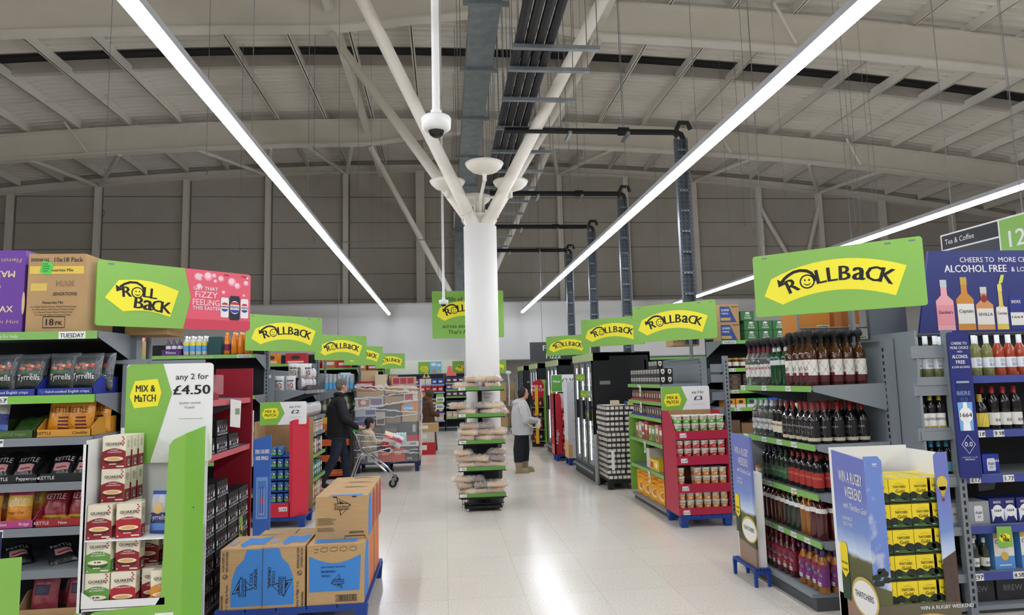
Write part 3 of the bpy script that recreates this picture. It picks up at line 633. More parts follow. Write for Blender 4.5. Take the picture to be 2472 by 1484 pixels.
d1 = bottle('spirit_bottle', 'd', 'bottle', sm, G_DARK, [('label', label(.04, .12, .0405, P(38, 62, 44), lab_text('HERBAL', P(120, 140, 110), .22, .5))), ('cap', cap(.23, .275, BLACK))])
d3 = bottle('spirit_bottle', 'd', 'bottle', sm, G_OLIVE, [('label', label(.04, .13, .0405, P(56, 96, 60), lab_text('APPLE', P(150, 180, 140), .22, .5))), ('cap', cap(.23, .275, BLACK))])
d4 = bottle('spirit_bottle', 'd', 'bottle', sm, G_DARK, [('label', label(.035, .145, .0405, P(168, 46, 40), lab_text('CINNAMON', P(226, 150, 120), .16, .55))), ('cap', cap(.225, .275, P(120, 30, 34)))])
rows(US, .2, .09, .08, .815, [(PR(d1, 'dark bottle with deep green label'), 2), (PR(d3, 'green bottle with apple green label'), 3), (PR(d4, 'dark bottle with red label'), 5)], rowlab('', 'third spirits shelf', 'far'), 'spirit bottles on the third shelf', 3, .095)
cd = thing('scented_candle', 'small white candle jar with an orange top in front of the dark bottles', 'candle', US.w(.16, .06, .815))
MB().lathe([(.038, 0), (.04, .005), (.04, .075)], P(236, 226, 214), 18).lathe([(.04, .075), (.04, .092), (.001, .09)], P(206, 116, 64), 18).build('jar', cd); MB().rect(Cyl(.041), -.03, .02, .03, .06, P(246, 240, 232), 1).txt(Cyl(.041), 'CANDLE', 0, .035, .011, P(196, 110, 80), 2).build('label', cd)
dx = .0
def fam(desc, g, capc, labc, k=1., pr=SPROF, neck=P(222, 220, 216), lz=(.03, .05), r=1.0, low=None):
    rr = .04 * k * r
    ps = [('neck_label', lambda q: q.lathe([(.0412 * k * r, .186 * k), (.0408 * k * r, .2 * k), (.0385 * k * r, .218 * k)], neck, 14))] if neck else []
    ps += [('cap', cap(.262 * k, .305 * k, capc, .016 * k))]
    if low: ps.append(('label', label(low[0], low[1], rr + .0005, labc, low[2])))
    return PR(bottle('spirit_bottle', 'f', 'bottle', sc_prof(pr, k, r), g, ps), desc)
rows(US, .03, .078, .07, .472, [(fam('dark red cordial bottle with white collar', G_RED, BLACK, None), 4), (fam('brown liqueur bottle with white collar', G_BROWN, BLACK, None), 3), (fam('olive liqueur bottle with white collar', G_OLIVE, BLACK, None), 1), (fam('olive liqueur bottle with yellow cap', G_OLIVE, P(222, 196, 40), None), 2), (fam('golden liqueur bottle with orange cap', G_AMBER, P(214, 130, 30), None), 2), (fam('tall dark red liqueur bottle', G_RED, P(60, 16, 22), None, 1.06), 2)], rowlab('', 'fourth spirits shelf', 'far'), 'liqueur bottles on the fourth shelf', 2, .09)
def fruit(c1_, c2_):
    def art(q, f, a, b):
        r = random.Random(3)
        for i in range(16): q.ell(f, r.uniform(-.03, .03), r.uniform(a + .03, b - .015), .011, .012, (c1_, c2_, P(40, 90, 120))[i % 3], 2, 8)
        q.rect(f, -.025, a + .004, .025, a + .03, P(216, 214, 208), 3); q.txt(f, 'PUNCH', 0, a + .01, .012, BLACK, 4); q.rect(f, -.03, b - .02, .03, b - .003, P(150, 24, 40), 3)
    return art
rows(US, .04, .085, .0, .125, [(fam('red fruit punch bottle with bright label', G_RED, P(90, 16, 26), P(120, 30, 44), .97, neck=None, low=(.05, .2, fruit(P(196, 40, 50), P(214, 120, 130)))), 9), (None, 1), (fam('purple and orange patterned punch bottle', G_AMBER, P(60, 30, 80), P(112, 44, 110), .97, neck=None, low=(.05, .2, fruit(P(222, 120, 40), P(150, 60, 150)))), 4)], rowlab('', 'bottom spirits shelf', 'far'), 'punch bottles on the bottom shelf', 2, .1)

# stock on top of the spirits shelf
for i, (x, w_, c) in enumerate(((3.06, .26, (206, 130, 44)), (3.34, .22, (186, 112, 52)))):
    o = MB().box(-w_ / 2, w_ / 2, -.15, .15, 0, .24, P(*c)).rect(Fr((-w_ / 2, -.15, 0)), .03, .02, .1, .1, KRAFT, 1).barcode(Fr((-w_ / 2, -.15, 0)), w_ * .55, .05, w_ * .95, .12).build('stock_box', None, (x, 5.35, 1.985))
    tag(o, 'orange stock carton under the big sign, %s one above the spirits shelf' % ('left' if i == 0 else 'right'), 'box', 'stock cartons over the spirits')
t = thing('stock_rack', 'grey wire stock rack above the spirits shelf', 'rack', (3.2, 5.2, 1.96))
MB().box(-.3, .32, -.02, .4, 0, .025, STEEL).build('tray', t); MB().tube([(-.3, -.02, .12), (.32, -.02, .12)], .008, STEEL, 6).tube([(-.3, -.02, .0), (-.3, -.02, .35)], .01, STEEL, 6).build('rail', t)

# ------------------------------------------------------------------ right: alcohol-free shelving facing the camera
UA = Unit((3.42, 4.5, 0), 0)
BLUES = M('blue_ticket', (62, 74, 146), .4)
tz = ((.9, '9.98'), (.58, '16'))
ga = gondola('shelving', 'grey drinks shelving with blue ticket strips at the right edge', UA, .0, 2.2, .5, 2.0,
        [(1.66, BLUES, 0, ()), (1.27, BLUES, 0, ((.37, '£16'), (.52, '9.98'))), (.95, BLUES, 0, ((.3, '£12'), (.56, '1.72'))), (.60, BLUES, 0, ()), (.28, BLUES, 0, ((.25, '£97'), (.56, '4.50')))], back=DKBACK, ends='r', base=.06, sh=.05)
q = MB(); upright(q, .20, .255, -.03, .02, 0, 2.0, 'f'); q.build('front_post', ga)
for z in (1.80, 1.53, 1.21, .88): MB().box(-.06, .2, -.005, .015, z, z + .09, STEEL).build('frame_bar', ga)
for z in (1.66, 1.27, .95, .60, .28): MB().box(-.04, .2, -.012, -.007, z - .055, z + .004, STEEL).build('frame_lip', ga)
MB().box(-.02, .0, .0, .5, 0, 2.0, STEEL).build('end_frame', ga)
MB().box(.0, .32, .52, .56, 1.55, 2.35, P(86, 92, 100)).build('header_panel', ga)
t = thing('header_board', 'navy board reading cheers to more choice alcohol free & low alcohol', 'sign', (3.72, 4.86, 2.0)); f = Fr((0, 0, 0))
mb = MB().prism([(0, 0), (1.7, 0), (1.7, .66), (.14, .66)], f, .02, NAVY)
mb.txt(f, 'CHEERS TO  MORE CHOICE WITH', .40, .565, .042, WHITE, 2, al='L', bold=.012).txt(f, 'ALCOHOL FREE', .26, .485, .06, WHITE, 2, al='L', w=.54, bold=.035).txt(f, '& LOW ALCOHOL', .84, .487, .04, WHITE, 2, al='L', bold=.012)
def pbot(x, w_, h_, c, capc, lab_, lc=P(232, 228, 220), nk=.35, can=False):
    y = .02
    if can: mb.poly(f, [(x - w_ / 2, y), (x + w_ / 2, y), (x + w_ / 2, y + h_ * .92), (x + w_ * .4, y + h_), (x - w_ * .4, y + h_), (x - w_ / 2, y + h_ * .92)], c, 2)
    else:
        b = 1 - nk
        mb.poly(f, [(x - w_ / 2, y), (x + w_ / 2, y), (x + w_ / 2, y + h_ * b * .9), (x + w_ * .18, y + h_ * b * 1.08), (x + w_ * .16, y + h_), (x - w_ * .16, y + h_), (x - w_ * .18, y + h_ * b * 1.08), (x - w_ / 2, y + h_ * b * .9)], c, 2)
        mb.rect(f, x - w_ * .19, y + h_ * .86, x + w_ * .19, y + h_ * 1.01, capc, 3)
    mb.rect(f, x - w_ * .48, y + h_ * .12, x + w_ * .48, y + h_ * .5, lc, 4); mb.txt(f, lab_, x, y + h_ * .33, h_ * .07, BLACK, 5, w=w_ * .8)
    return mb
pbot(.235, .15, .40, P(238, 170, 178), P(200, 204, 208), 'Gordon’s', P(232, 150, 160)); pbot(.41, .15, .42, P(206, 138, 52), P(196, 160, 70), 'Captain'); pbot(.575, .15, .34, P(214, 150, 90), P(208, 204, 196), 'SEVILLA')
mb.ell(f, .575, .27, .025, .03, P(150, 30, 40), 5); pbot(.72, .1, .36, P(222, 196, 90), P(226, 212, 110), 'Corona', nk=.5); mb.poly(f, [(.705, .37), (.75, .40), (.77, .46), (.74, .46)], P(206, 216, 80), 4)
pbot(.85, .12, .27, P(30, 44, 130), NAVY, '1664', can=True); mb.txt(f, 'BIERE', .85, .23, .025, WHITE, 4); pbot(1.0, .12, .36, P(196, 140, 60), P(80, 150, 200), 'ZERO', P(70, 130, 190), nk=.45); pbot(1.14, .12, .3, P(180, 150, 60), WHITE, '0.0'); pbot(1.3, .13, .38, P(160, 60, 50), WHITE, '0.0'); mb.build('board', t)
t = thing('standing_banner', 'narrow navy banner for alcohol free beer fixed to the slotted post', 'sign', (3.60, 4.43, .95), math.radians(-6)); f = Fr((0, 0, 0))
mb = MB().prism(rounded(.155, 1.03, .012), f, .008, NAVY)
for i, (s, h_, bb) in enumerate((('CHEERS TO', .02, .01), ('MORE CHOICE', .02, .01), ('WITH', .014, .01), ('ALCOHOL', .026, .03), ('FREE', .026, .03), ('& LOW ALCOHOL', .016, .01))): mb.txt(f, s, .0775, (.94, .908, .882, .842, .803, .772)[i], h_, WHITE, 2, w=min(.13, len(s) * h_ * .62), bold=bb)
mb.poly(f, [(.035, .4), (.12, .4), (.125, .66), (.11, .69), (.045, .69), (.03, .66)], P(24, 34, 92), 2).rect(f, .032, .665, .123, .68, P(150, 160, 180), 3)
mb.txt(f, 'BIERE', .0775, .58, .03, P(150, 170, 220), 3).txt(f, '0.0', .0775, .535, .03, P(70, 100, 190), 3)
mb.poly(f, [(.03, .33), (.125, .33), (.13, .53), (.025, .53)], P(120, 170, 220), 3).poly(f, [(.05, .33), (.105, .33), (.09, .53), (.065, .53)], P(236, 240, 246), 4).ell(f, .0775, .44, .048, .055, WHITE, 5).txt(f, '1664', .0775, .425, .032, BLACK, 6, w=.085)
mb.stroke(f, [(.0775, .3), (.125, .235), (.0775, .17), (.03, .235)], .004, WHITE, 3, True).txt(f, '0.0', .0775, .22, .034, WHITE, 3, bold=.01).txt(f, 'DESIGNED TO BE', .0775, .14, .01, P(160, 170, 210), 3).txt(f, 'DELICIOUS', .0775, .125, .01, WHITE, 3); mb.build('panel', t)
WINE = [(.001, 0), (.034, .001), (.037, .006), (.037, .18), (.033, .205), (.016, .24), (.0145, .25), (.0145, .30), (.001, .3)]
wl = ('label', label(.06, .135, .0375, P(228, 232, 236), lambda q, f, a, b: (q.txt(f, '0.0', 0, a + .012, .02, P(40, 70, 120), 2, bold=.02), q.lines(f, -.02, b - .012, .02, 3, .009, P(130, 150, 170), 2))))
w1 = PR(bottle('wine_bottle', 'w', 'bottle', WINE, G_WHITEWINE, [wl, ('cap', cap(.235, .302, P(235, 238, 240), .0165))]), 'pale alcohol free white wine bottle')
w2 = PR(bottle('wine_bottle', 'w', 'bottle', WINE, G_ROSE, [wl, ('cap', cap(.235, .302, P(235, 238, 240), .0165))]), 'orange rosé wine bottle with white cap')
def put_list(pr, u, xs, y, z, g, where, dep=1, dy=.09, face=0.):
    for j in range(dep):
        for i, x in enumerate(xs): pr.put(u.w(x, y + j * dy, z), '%s, %s from left, %s row, %s' % (pr.desc, ORD[i], ('front', 'second', 'third')[j], where), where, u.rz + face)
put_list(w1, UA, (.03, .12, .20, .32, .42, .51, .61), .08, 1.66, 'g', 'top drinks shelf', 2, .1); put_list(w2, UA, (.70, .79, .88, .97), .08, 1.66, 'g', 'top drinks shelf', 2, .1)
cp = PR(bottle('spirit_bottle', 'c', 'bottle', sc_prof(SPROF, .86), G_DARK, [('label', label(.02, .13, .0348, P(232, 230, 224), lab_text('SPICED', BLACK, .16, .55, None, P(190, 150, 60)))), ('cap', cap(.21, .265, P(206, 178, 70), .0145))]), 'black spiced bottle with gold cap')
put_list(cp, UA, (.03, .10, .17), .06, 1.27, 'g', 'second drinks shelf', 2)
ylab = lambda q, f, a, b: [q.stroke(f, [(x - .012, a + .005), (x + .012, b - .005)], .0016, P(70, 60, 20), 2) or q.stroke(f, [(x + .012, a + .005), (x - .012, b - .005)], .0016, P(70, 60, 20), 2) for x in (-.02, 0, .02)]
yb = PR(bottle('spirit_bottle', 'y', 'bottle', [(.001, 0), (.045, .002), (.045, .15), (.035, .18), (.016, .2), (.0145, .25), (.001, .25)], G_DARK, [('label', label(.02, .12, .0455, P(226, 204, 84), ylab)), ('cap', cap(.19, .255, P(196, 168, 70), .017))]), 'squat dark bottle with yellow netted label')
put_list(yb, UA, (.40, .50), .07, 1.27, 'g', 'second drinks shelf', 1); put_list(PR(bottle('spirit_bottle', 'y', 'bottle', SPROF, G_DARK, [('label', label(.03, .12, .0405, P(222, 220, 212), lab_text('0.0', BLACK, .25, .3))), ('cap', cap(.25, .31, P(150, 40, 40)))]), 'tall dark bottle with red cap'), UA, (.60, .69, .78), .07, 1.27, 'g', 'second drinks shelf', 2)
put_list(PR(bottle('spirit_bottle', 'y', 'bottle', sc_prof(SPROF, .8), G_DARK, [('label', label(.03, .1, .0325, P(90, 150, 176))), ('cap', cap(.2, .25, P(70, 150, 180), .014))]), 'small dark bottle with turquoise cap'), UA, (.03, .09, .15, .21), .08, .95, 'g', 'third drinks shelf', 2)
def pack(lab_, loc, w_, d_, h_, base, art=None, rz=0., cat='box', name='drinks_pack', grp=None, top=None):
    mb = MB().box(-w_ / 2, w_ / 2, -d_ / 2, d_ / 2, 0, h_, base)
    if top: mb.box(-w_ / 2 + .002, w_ / 2 - .002, -d_ / 2 + .002, d_ / 2 - .002, h_, h_ + .001, top)
    if art: art(mb, Fr((-w_ / 2, -d_ / 2, 0)), w_, h_)
    return tag(mb.build(name, None, (loc[0], loc[1], loc[2] + .0016), rz), lab_, cat, grp)
def canart(c, s, tc=WHITE, n=1, sub=None):
    def art(mb, f, w_, h_):
        for i in range(n):
            x = w_ * (i + .5) / n; mb.poly(f, [(x - .03, .02), (x + .03, .02), (x + .033, .035), (x + .033, h_ - .045), (x + .026, h_ - .03), (x - .026, h_ - .03), (x - .033, h_ - .045), (x - .033, .035)], c, 1); mb.txt(f, s, x, h_ * .45, .022, tc, 2, w=.05); mb.txt(f, '0.0', x, h_ * .28, .014, tc, 2)
        if sub: mb.txt(f, sub, w_ * .75, h_ * .6, .02, WHITE, 2)
    return art
pack('dark grey beer can pack beside the blue one on the third drinks shelf', UA.w(.40, .13, .95), .13, .13, .135, P(62, 62, 66), canart(P(92, 92, 96), 'Asahi')); pack('blue beer can pack with a white can on the third drinks shelf', UA.w(.54, .13, .95), .13, .13, .14, P(30, 52, 150), canart(P(222, 226, 230), 'Asahi', P(30, 50, 140), 1, 'Asahi'))
pack('silver beer pack at the left of the fourth drinks shelf', UA.w(.22, .12, .60), .16, .13, .155, P(156, 158, 160), canart(P(196, 198, 200), 'Asahi', BLACK)); pack('silver beer pack with a can picture beside the white ribbon packs', UA.w(.395, .12, .60), .17, .13, .16, P(150, 152, 156), canart(P(226, 226, 226), 'Asahi', BLACK))
def ribbon(mb, f, w_, h_):
    for x in (w_ * .3, w_ * .8): mb.poly(f, [(x - .045, .01), (x - .01, .07), (x + .01, .07), (x + .045, .01), (x + .05, .1), (x - .05, .1)], P(222, 230, 240), 1); mb.ell(f, x, h_ * .5, .04, .042, WHITE, 2); mb.txt(f, '1664', x, h_ * .46, .02, P(30, 40, 100), 3, w=.055); mb.txt(f, 'BIERE', x, h_ * .8, .018, WHITE, 2)
pack('navy beer pack with white ribbon emblem, nearest the silver packs', UA.w(.585, .12, .60), .2, .13, .175, P(28, 36, 104), ribbon); pack('navy beer pack with white ribbon emblem at the right frame edge', UA.w(.80, .12, .60), .2, .13, .175, P(28, 36, 104), ribbon)
pack('blue beer pack low behind the slotted post', UA.w(.06, .16, .60), .16, .13, .19, P(34, 50, 150), canart(P(30, 46, 140), 'Asahi')); pack('blue beer pack standing behind the silver ones', UA.w(.20, .3, .60), .14, .13, .25, P(38, 56, 160))
o = MB().prism([(0, 0), (.13, .01), (.16, .1), (.14, .15), (.1, .15), (.085, .1), (.03, .1), (0, .07)], Fr((0, 0, 0)), .006, P(120, 126, 134)).txt(Fr((0, 0, 0)), '1664', .06, .05, .025, P(70, 76, 84), 2).build('shelf_card', None, UA.w(.62, .3, .785)); tag(o, 'grey cut-out shelf card above the ribbon packs', 'card')
def corona(mb, f, w_, h_): mb.rect(f, .0, h_ * .36, w_, h_, P(232, 228, 216), 1); mb.rect(f, 0, h_ * .86, w_, h_, P(206, 178, 90), 2); mb.txt(f, 'Corona', w_ / 2, h_ * .7, .03, P(40, 70, 150), 2, w=w_ * .85); mb.txt(f, 'Cero', w_ / 2, h_ * .58, .024, P(40, 70, 150), 2); mb.ell(f, w_ / 2, h_ * .36, .03, .03, P(216, 182, 90), 3); mb.rect(f, w_ * .2, h_ * .1, w_ * .8, h_ * .13, WHITE, 2)
pack('white and blue lager pack on the bottom drinks shelf behind the lime tag', UA.w(.56, .12, .28), .155, .14, .255, P(92, 150, 214), corona); pack('white and blue lager pack cut by the right frame edge', UA.w(.77, .12, .28), .155, .14, .255, P(92, 150, 214), corona)
put_list(PR(bottle('beer_bottle', 'b', 'bottle', sc_prof(SPROF, .72), G_OLIVE, [('label', label(.03, .09, .0293, P(222, 220, 210), lab_text('0.0', BLACK, .3, .3))), ('cap', cap(.19, .222, WHITE, .012))]), 'dark green beer bottle with white label'), UA, (.34, .42), .07, .28, 'g', 'bottom drinks shelf', 2, .08)
put_list(PR(bottle('beer_bottle', 'b', 'bottle', sc_prof(SPROF, .78), G_WHITEWINE, [('label', label(.03, .09, .0318, P(212, 214, 196)))]), 'pale green bottle'), UA, (.04, .13), .1, .28, 'g', 'bottom drinks shelf left end', 1)
for i, x in enumerate((.35, .62, .9)): pack('dark crate of bottles on the floor shelf under the lager packs, %s from the left' % ORD[i], UA.w(x, .2, .06), .25, .25, .17, P(40, 42, 46), lambda mb, f, w_, h_: mb.txt(f, 'BREW', w_ / 2, h_ * .4, .04, P(120, 120, 124), 2), grp='dark crates')
def wob(lab_, loc, w_=.09, h_=.14, rz=0., two=True):
    f = Fr((0, 0, 0)); mb = MB().prism([(0, 0), (w_, 0), (w_, h_), (0, h_)], f, .003, LIME)
    rollback(mb, f, w_ * 1.0, h_ * .85, 0, h_ * .05, two); return tag(mb.build('price_flag', None, loc, rz), lab_, 'tag', 'lime price flags')
wob('lime price flag hanging off the drinks shelf above the lager pack', UA.w(.45, -.03, .46), .1, .14, -.15)
# ------------------------------------------------------------------ right: cider display and its twin side panel
CIDER_SKY = M('printed_sky', (104, 134, 206), .45)
nt = CIDER_SKY.node_tree; b = nt.nodes['Principled BSDF']; tc = nt.nodes.new('ShaderNodeTexCoord'); sp = nt.nodes.new('ShaderNodeSeparateXYZ'); rp = nt.nodes.new('ShaderNodeValToRGB')
nz = nt.nodes.new('ShaderNodeTexNoise'); nz.inputs['Scale'].default_value = 5; nz.inputs['Detail'].default_value = 5; ad = nt.nodes.new('ShaderNodeMath'); ad.operation = 'MULTIPLY_ADD'; ad.inputs[1].default_value = .12
e = rp.color_ramp.elements; e[0].position = .0; e[0].color = lin((122, 96, 84)) + (1,); e[1].position = 1; e[1].color = lin((114, 122, 190)) + (1,)
for p_, c in ((.36, (150, 124, 104)), (.38, (70, 74, 48)), (.60, (96, 96, 58)), (.63, (206, 220, 236)), (.78, (120, 146, 204))): x = e.new(p_); x.color = lin(c) + (1,)
for a, c in ((tc.outputs['Object'], sp.inputs[0]), (tc.outputs['Object'], nz.inputs[0]), (nz.outputs[0], ad.inputs[0]), (sp.outputs[2], ad.inputs[2]), (ad.outputs[0], rp.inputs[0]), (rp.outputs[0], b.inputs['Base Color'])): nt.links.new(a, c)
SKY2 = M('printed_cloud_sky', (100, 140, 214), .45)
nt = SKY2.node_tree; b = nt.nodes['Principled BSDF']; tc = nt.nodes.new('ShaderNodeTexCoord'); nz = nt.nodes.new('ShaderNodeTexNoise'); nz.inputs['Scale'].default_value = 6; nz.inputs['Detail'].default_value = 6; rp = nt.nodes.new('ShaderNodeValToRGB')
rp.color_ramp.elements[0].position = .5; rp.color_ramp.elements[0].color = lin((112, 138, 204)) + (1,); rp.color_ramp.elements[1].position = .68; rp.color_ramp.elements[1].color = lin((226, 226, 216)) + (1,)
nt.links.new(tc.outputs['Object'], nz.inputs[0]); nt.links.new(nz.outputs[0], rp.inputs[0]); nt.links.new(rp.outputs[0], b.inputs['Base Color'])
CIDER = P(236, 210, 40); OVAL = P(236, 234, 230)
def side_art(mb, f, w, h, qr=True):
    mb.txt(f, 'WIN A RUGBY', w * .5, h * .845, h * .062, WHITE, 3, w=w * .72, bold=.02, rot=-.04).txt(f, 'WEEKEND', w * .56, h * .765, h * .062, WHITE, 3, w=w * .52, bold=.02, rot=-.04)
    mb.txt(f, 'with Thatchers Gold', w * .56, h * .705, h * .034, WHITE, 3, w=w * .7, bold=0, rot=-.05, sh=.35)
    for i, s in enumerate(('SCAN THE QR', 'CODE TO ENTER')): mb.txt(f, s, w * .33, h * (.645 - .03 * i), h * .02, WHITE, 3, w=w * .3, bold=.02)
    def can(x, y, ww, hh):
        mb.poly(f, [(x - ww, y), (x + ww, y), (x + ww, y + hh * .92), (x + ww * .7, y + hh), (x - ww * .7, y + hh), (x - ww, y + hh * .92)], P(40, 66, 44), 3)
        mb.poly(f, [(x - ww, y + hh * .5), (x, y + hh * .38), (x + ww, y + hh * .5), (x + ww, y + hh * .92), (x + ww * .7, y + hh), (x - ww * .7, y + hh), (x - ww, y + hh * .92)], CIDER, 4)
        mb.txt(f, 'THATCHERS', x, y + hh * .62, ww * .36, BLACK, 5, w=ww * 1.7).txt(f, 'Gold', x, y + hh * .5, ww * .5, BLACK, 5)
    can(w * .14, h * .22, w * .12, h * .3)
    mb.ell(f, w * .7, h * .275, w * .39, h * .1, P(206, 178, 96), 3).ell(f, w * .7, h * .272, w * .35, h * .085, OVAL, 4).txt(f, 'THATCHERS', w * .68, h * .265, h * .032, BLACK, 5, w=w * .54)
    return can
X0, X1, Y0, Y1 = 2.575, 3.13, 3.95, 4.3
t = thing('cider_display', 'tall blue sky printed cardboard display of yellow cider packs at lower right', 'display', (X0, Y0, 0)); WD = X1 - X0
mb = MB().box(0, WD, .37, .38, .13, 1.21, WHITE).box(.0, WD, .02, .37, .13, .28, WHITE); mb.build('back_board', t)
mb = MB().prism([(0, .13), (.115, .13), (.115, 1.16), (.09, 1.19), (0, 1.19)], Fr((0, 0, 0)), .006, SKY2); f = Fr((0, 0, 0))
[mb.ell(f, .055 + .04 * math.sin(k * 2.4), .46 + .018 * (k % 5) - .03, .016 + .004 * (k % 3), .018, P(44, 50, 36), 1 + k % 3, 9) for k in range(14)]; mb.poly(f, [(0, .13), (.115, .13), (.115, .38), (0, .42)], P(96, 98, 60), 1); mb.rect(f, .05, 1.14, .08, 1.146, WHITE, 2).rect(f, .055, 1.13, .075, 1.134, WHITE, 2); mb.build('front_flap', t)
mb = MB().prism([(WD - .09, .13), (WD, .13), (WD, 1.2), (WD - .07, 1.2), (WD - .09, 1.18)], Fr((0, 0, 0)), .006, CIDER_SKY)
mb.prism([(WD - .09, .13), (WD, .13), (WD, .6), (WD - .09, .55)], Fr((0, -.002, 0)), .002, M('printed_brick', (84, 66, 60), .6, noise=.2, nscale=30))
mb.ell(f, WD - .05, 1.01, .036, .045, P(214, 190, 70), 2).poly(f, [(WD - .075, .99), (WD - .025, .99), (WD - .042, .93), (WD - .058, .93)], P(196, 170, 60), 2).rect(f, WD - .058, .9, WD - .042, .92, P(130, 60, 50), 2); mb.build('front_flap', t)
mb = MB().box(0, WD, -.004, .02, .02, .30, P(104, 96, 76)); mb.ell(Fr((0, -.004, 0)), WD * .62, .14, .2, .1, P(206, 178, 96), 1).ell(Fr((0, -.004, 0)), WD * .62, .135, .185, .09, OVAL, 2).txt(Fr((0, -.004, 0)), 'THATCHERS', WD * .62, .12, .04, BLACK, 3).txt(Fr((0, -.004, 0)), 'WIN A RUGBY WEEKEND', WD * .83, .265, .022, WHITE, 3, bold=.03)
mb.build('front_lip', t)
ang = math.radians(22)
q = Fr((-.012, .33, .0), (.02, -1, 0)); wS = .33; hS = 1.19
mb = MB().prism([(0, .62), (.055, .56), (.06, .0), (wS, .0), (wS, hS - .02), (0, hS + .01)], q, .006, CIDER_SKY); side_art(mb, Fr(q(0.02, 0), q.u), wS, hS); mb.build('side_wing', t)
for s in (0, WD - .006): MB().box(s, s + .006, .01, .37, .13, 1.19, WHITE).build('side_board', t)
pallet('blue plastic pallet under the cider display', X0, X1, Y0 + .03, Y1, .12)
def cider_pack():
    mb = MB(); w, d, h = .137, .137, .145
    for x in (-w / 4, w / 4):
        for y in (-d / 4, d / 4): mb.lathe([(.026, 0), (.032, .006, P(38, 62, 40)), (.033, .06, P(38, 62, 40)), (.033, .128, CIDER), (.027, h - .002, P(196, 196, 190)), (.001, h - .004)], P(30, 44, 34), 14, (x, y, 0))
    f = Fr((-w / 2, -d / 2, 0))
    mb.poly(f, [(.0, .0), (w, .0), (w, .05), (w * .5, .066), (0, .05)], P(44, 70, 42), 1).poly(f, [(0, .05), (w * .22, .058), (w * .5, .04), (w * .78, .058), (w, .05), (w, .14), (0, .14)], CIDER, 2)
    mb.ell(f, .02, .04, .026, .022, P(26, 38, 26), 3, 12).ell(f, w - .03, .036, .034, .024, P(28, 40, 26), 3, 12).ell(f, w * .5, .012, .05, .01, P(70, 96, 50), 3, 12).rect(f, .01, .012, .03, .018, P(150, 190, 120), 4)
    mb.txt(f, 'THATCHERS', w * .5, .086, .0155, BLACK, 4, w=w * .62, bold=.01).txt(f, 'Gold', w * .52, .056, .022, P(60, 44, 10), 4, bold=.02).stroke(f, [(w * (.3 + .4 * i / 8), .108 + .008 * math.sin(PI * i / 8)) for i in range(9)], .0014, P(150, 120, 20), 4)
    mb.quad((-w / 2, -d / 2, .14), (w / 2, -d / 2, .14), (w / 2, d / 2, h), (-w / 2, d / 2, h), CIDER)
    mb.box(-w / 2, -w / 2 + .001, -d / 2, d / 2, .05, .14, CIDER).box(w / 2 - .001, w / 2, -d / 2, d / 2, .05, .14, CIDER)
    return tag(mb.build('cider_pack'), 'c', 'cider pack')
pc = PR(cider_pack(), 'c')
for z_ in range(5):
    for i, x in enumerate((.09, .231, .372, .49)):
        for j in range(2):
            pc.put((X0 + x + (.0 if z_ % 2 else .0), Y0 + .09 + j * .14, .285 + z_ * .154), 'yellow cider can pack, %s from left, %s layer from top, %s row' % (ORD[i], ORD[4 - z_], 'front' if j == 0 else 'back'), 'cider packs in the display')
for z_ in range(5):
    o = MB().box(.02, WD - .02, .02, .36, 0, .004, P(60, 58, 40)).build('card_layer', None, (X0, Y0, .278 + z_ * .154)); tag(o, 'thin card layer under the %s layer of cider packs from the top' % ORD[4 - z_], 'card', 'card layers')
# the other cider side panel, beyond the far end of the spirits
t = thing('side_display', 'narrow rugby weekend display panel on a blue pallet left of the spirits', 'display', (2.50, 5.72, 0)); q = Fr((0, 0, 0), (0, -1, 0)); wS = .36; hS = 1.05
mb = MB().prism([(0, .55), (.045, .5), (.06, 0), (wS, 0), (wS, hS), (0, hS + .01)], Fr((0, 0, .145), (0, -1, 0)), .02, CIDER_SKY); side_art(mb, Fr((0, -.02, .145), (0, -1, 0)), wS, hS); mb.build('panel', t)
MB().box(.02, .1, -wS + .02, 0, .12, .9, WHITE).build('body', t)
pallet('small blue pallet under the rugby side panel', 2.47, 2.61, 5.34, 5.76, .145)

# ------------------------------------------------------------------ right: second shelf end with jars, pink pot display, sauces
U2 = Unit((2.65, 9.5, 0), -PI / 2)
g2 = gondola('shelf_end', 'grey shelf end with black jars, tins and cereal facing the main aisle', U2, 0, 1.45, .55, 1.94, [(1.61, GREEN, 0, tk(.5)), (1.39, GREEN), (1.185, GREEN), (.87, GREEN), (.5, GREEN)], base=.09)
o = MB().prism([(0, .12), (.28, .12), (.28, 1.22), (.1, 1.22), (0, 1.12)], Fr((2.63, 9.47, 0)), .012, LIME).build('end_card'); tag(o, 'lime green side card at the far end of the jar shelf', 'card')
for i, (x, z) in enumerate(((.62, 1.57), (.62, 1.35), (.72, .83), (.85, .46))):
    o = MB().prism([(0, 0), (.07, 0), (.075, .14), (0, .15)], Fr((0, 0, 0), (0, -1, 0)), .002, PAPER).rect(Fr((-.001, 0, 0), (0, -1, 0)), .01, .03, .06, .07, GREEN, 1).lines(Fr((-.001, 0, 0), (0, -1, 0)), .012, .12, .06, 4, .012, GREY, 1).build('price_card', None, U2.w(x, -.02, z - .12)); tag(o, 'white price card hanging from the jar shelf end, %s from the top' % ORD[i], 'tag', 'hanging price cards')
SH = P(226, 222, 214)
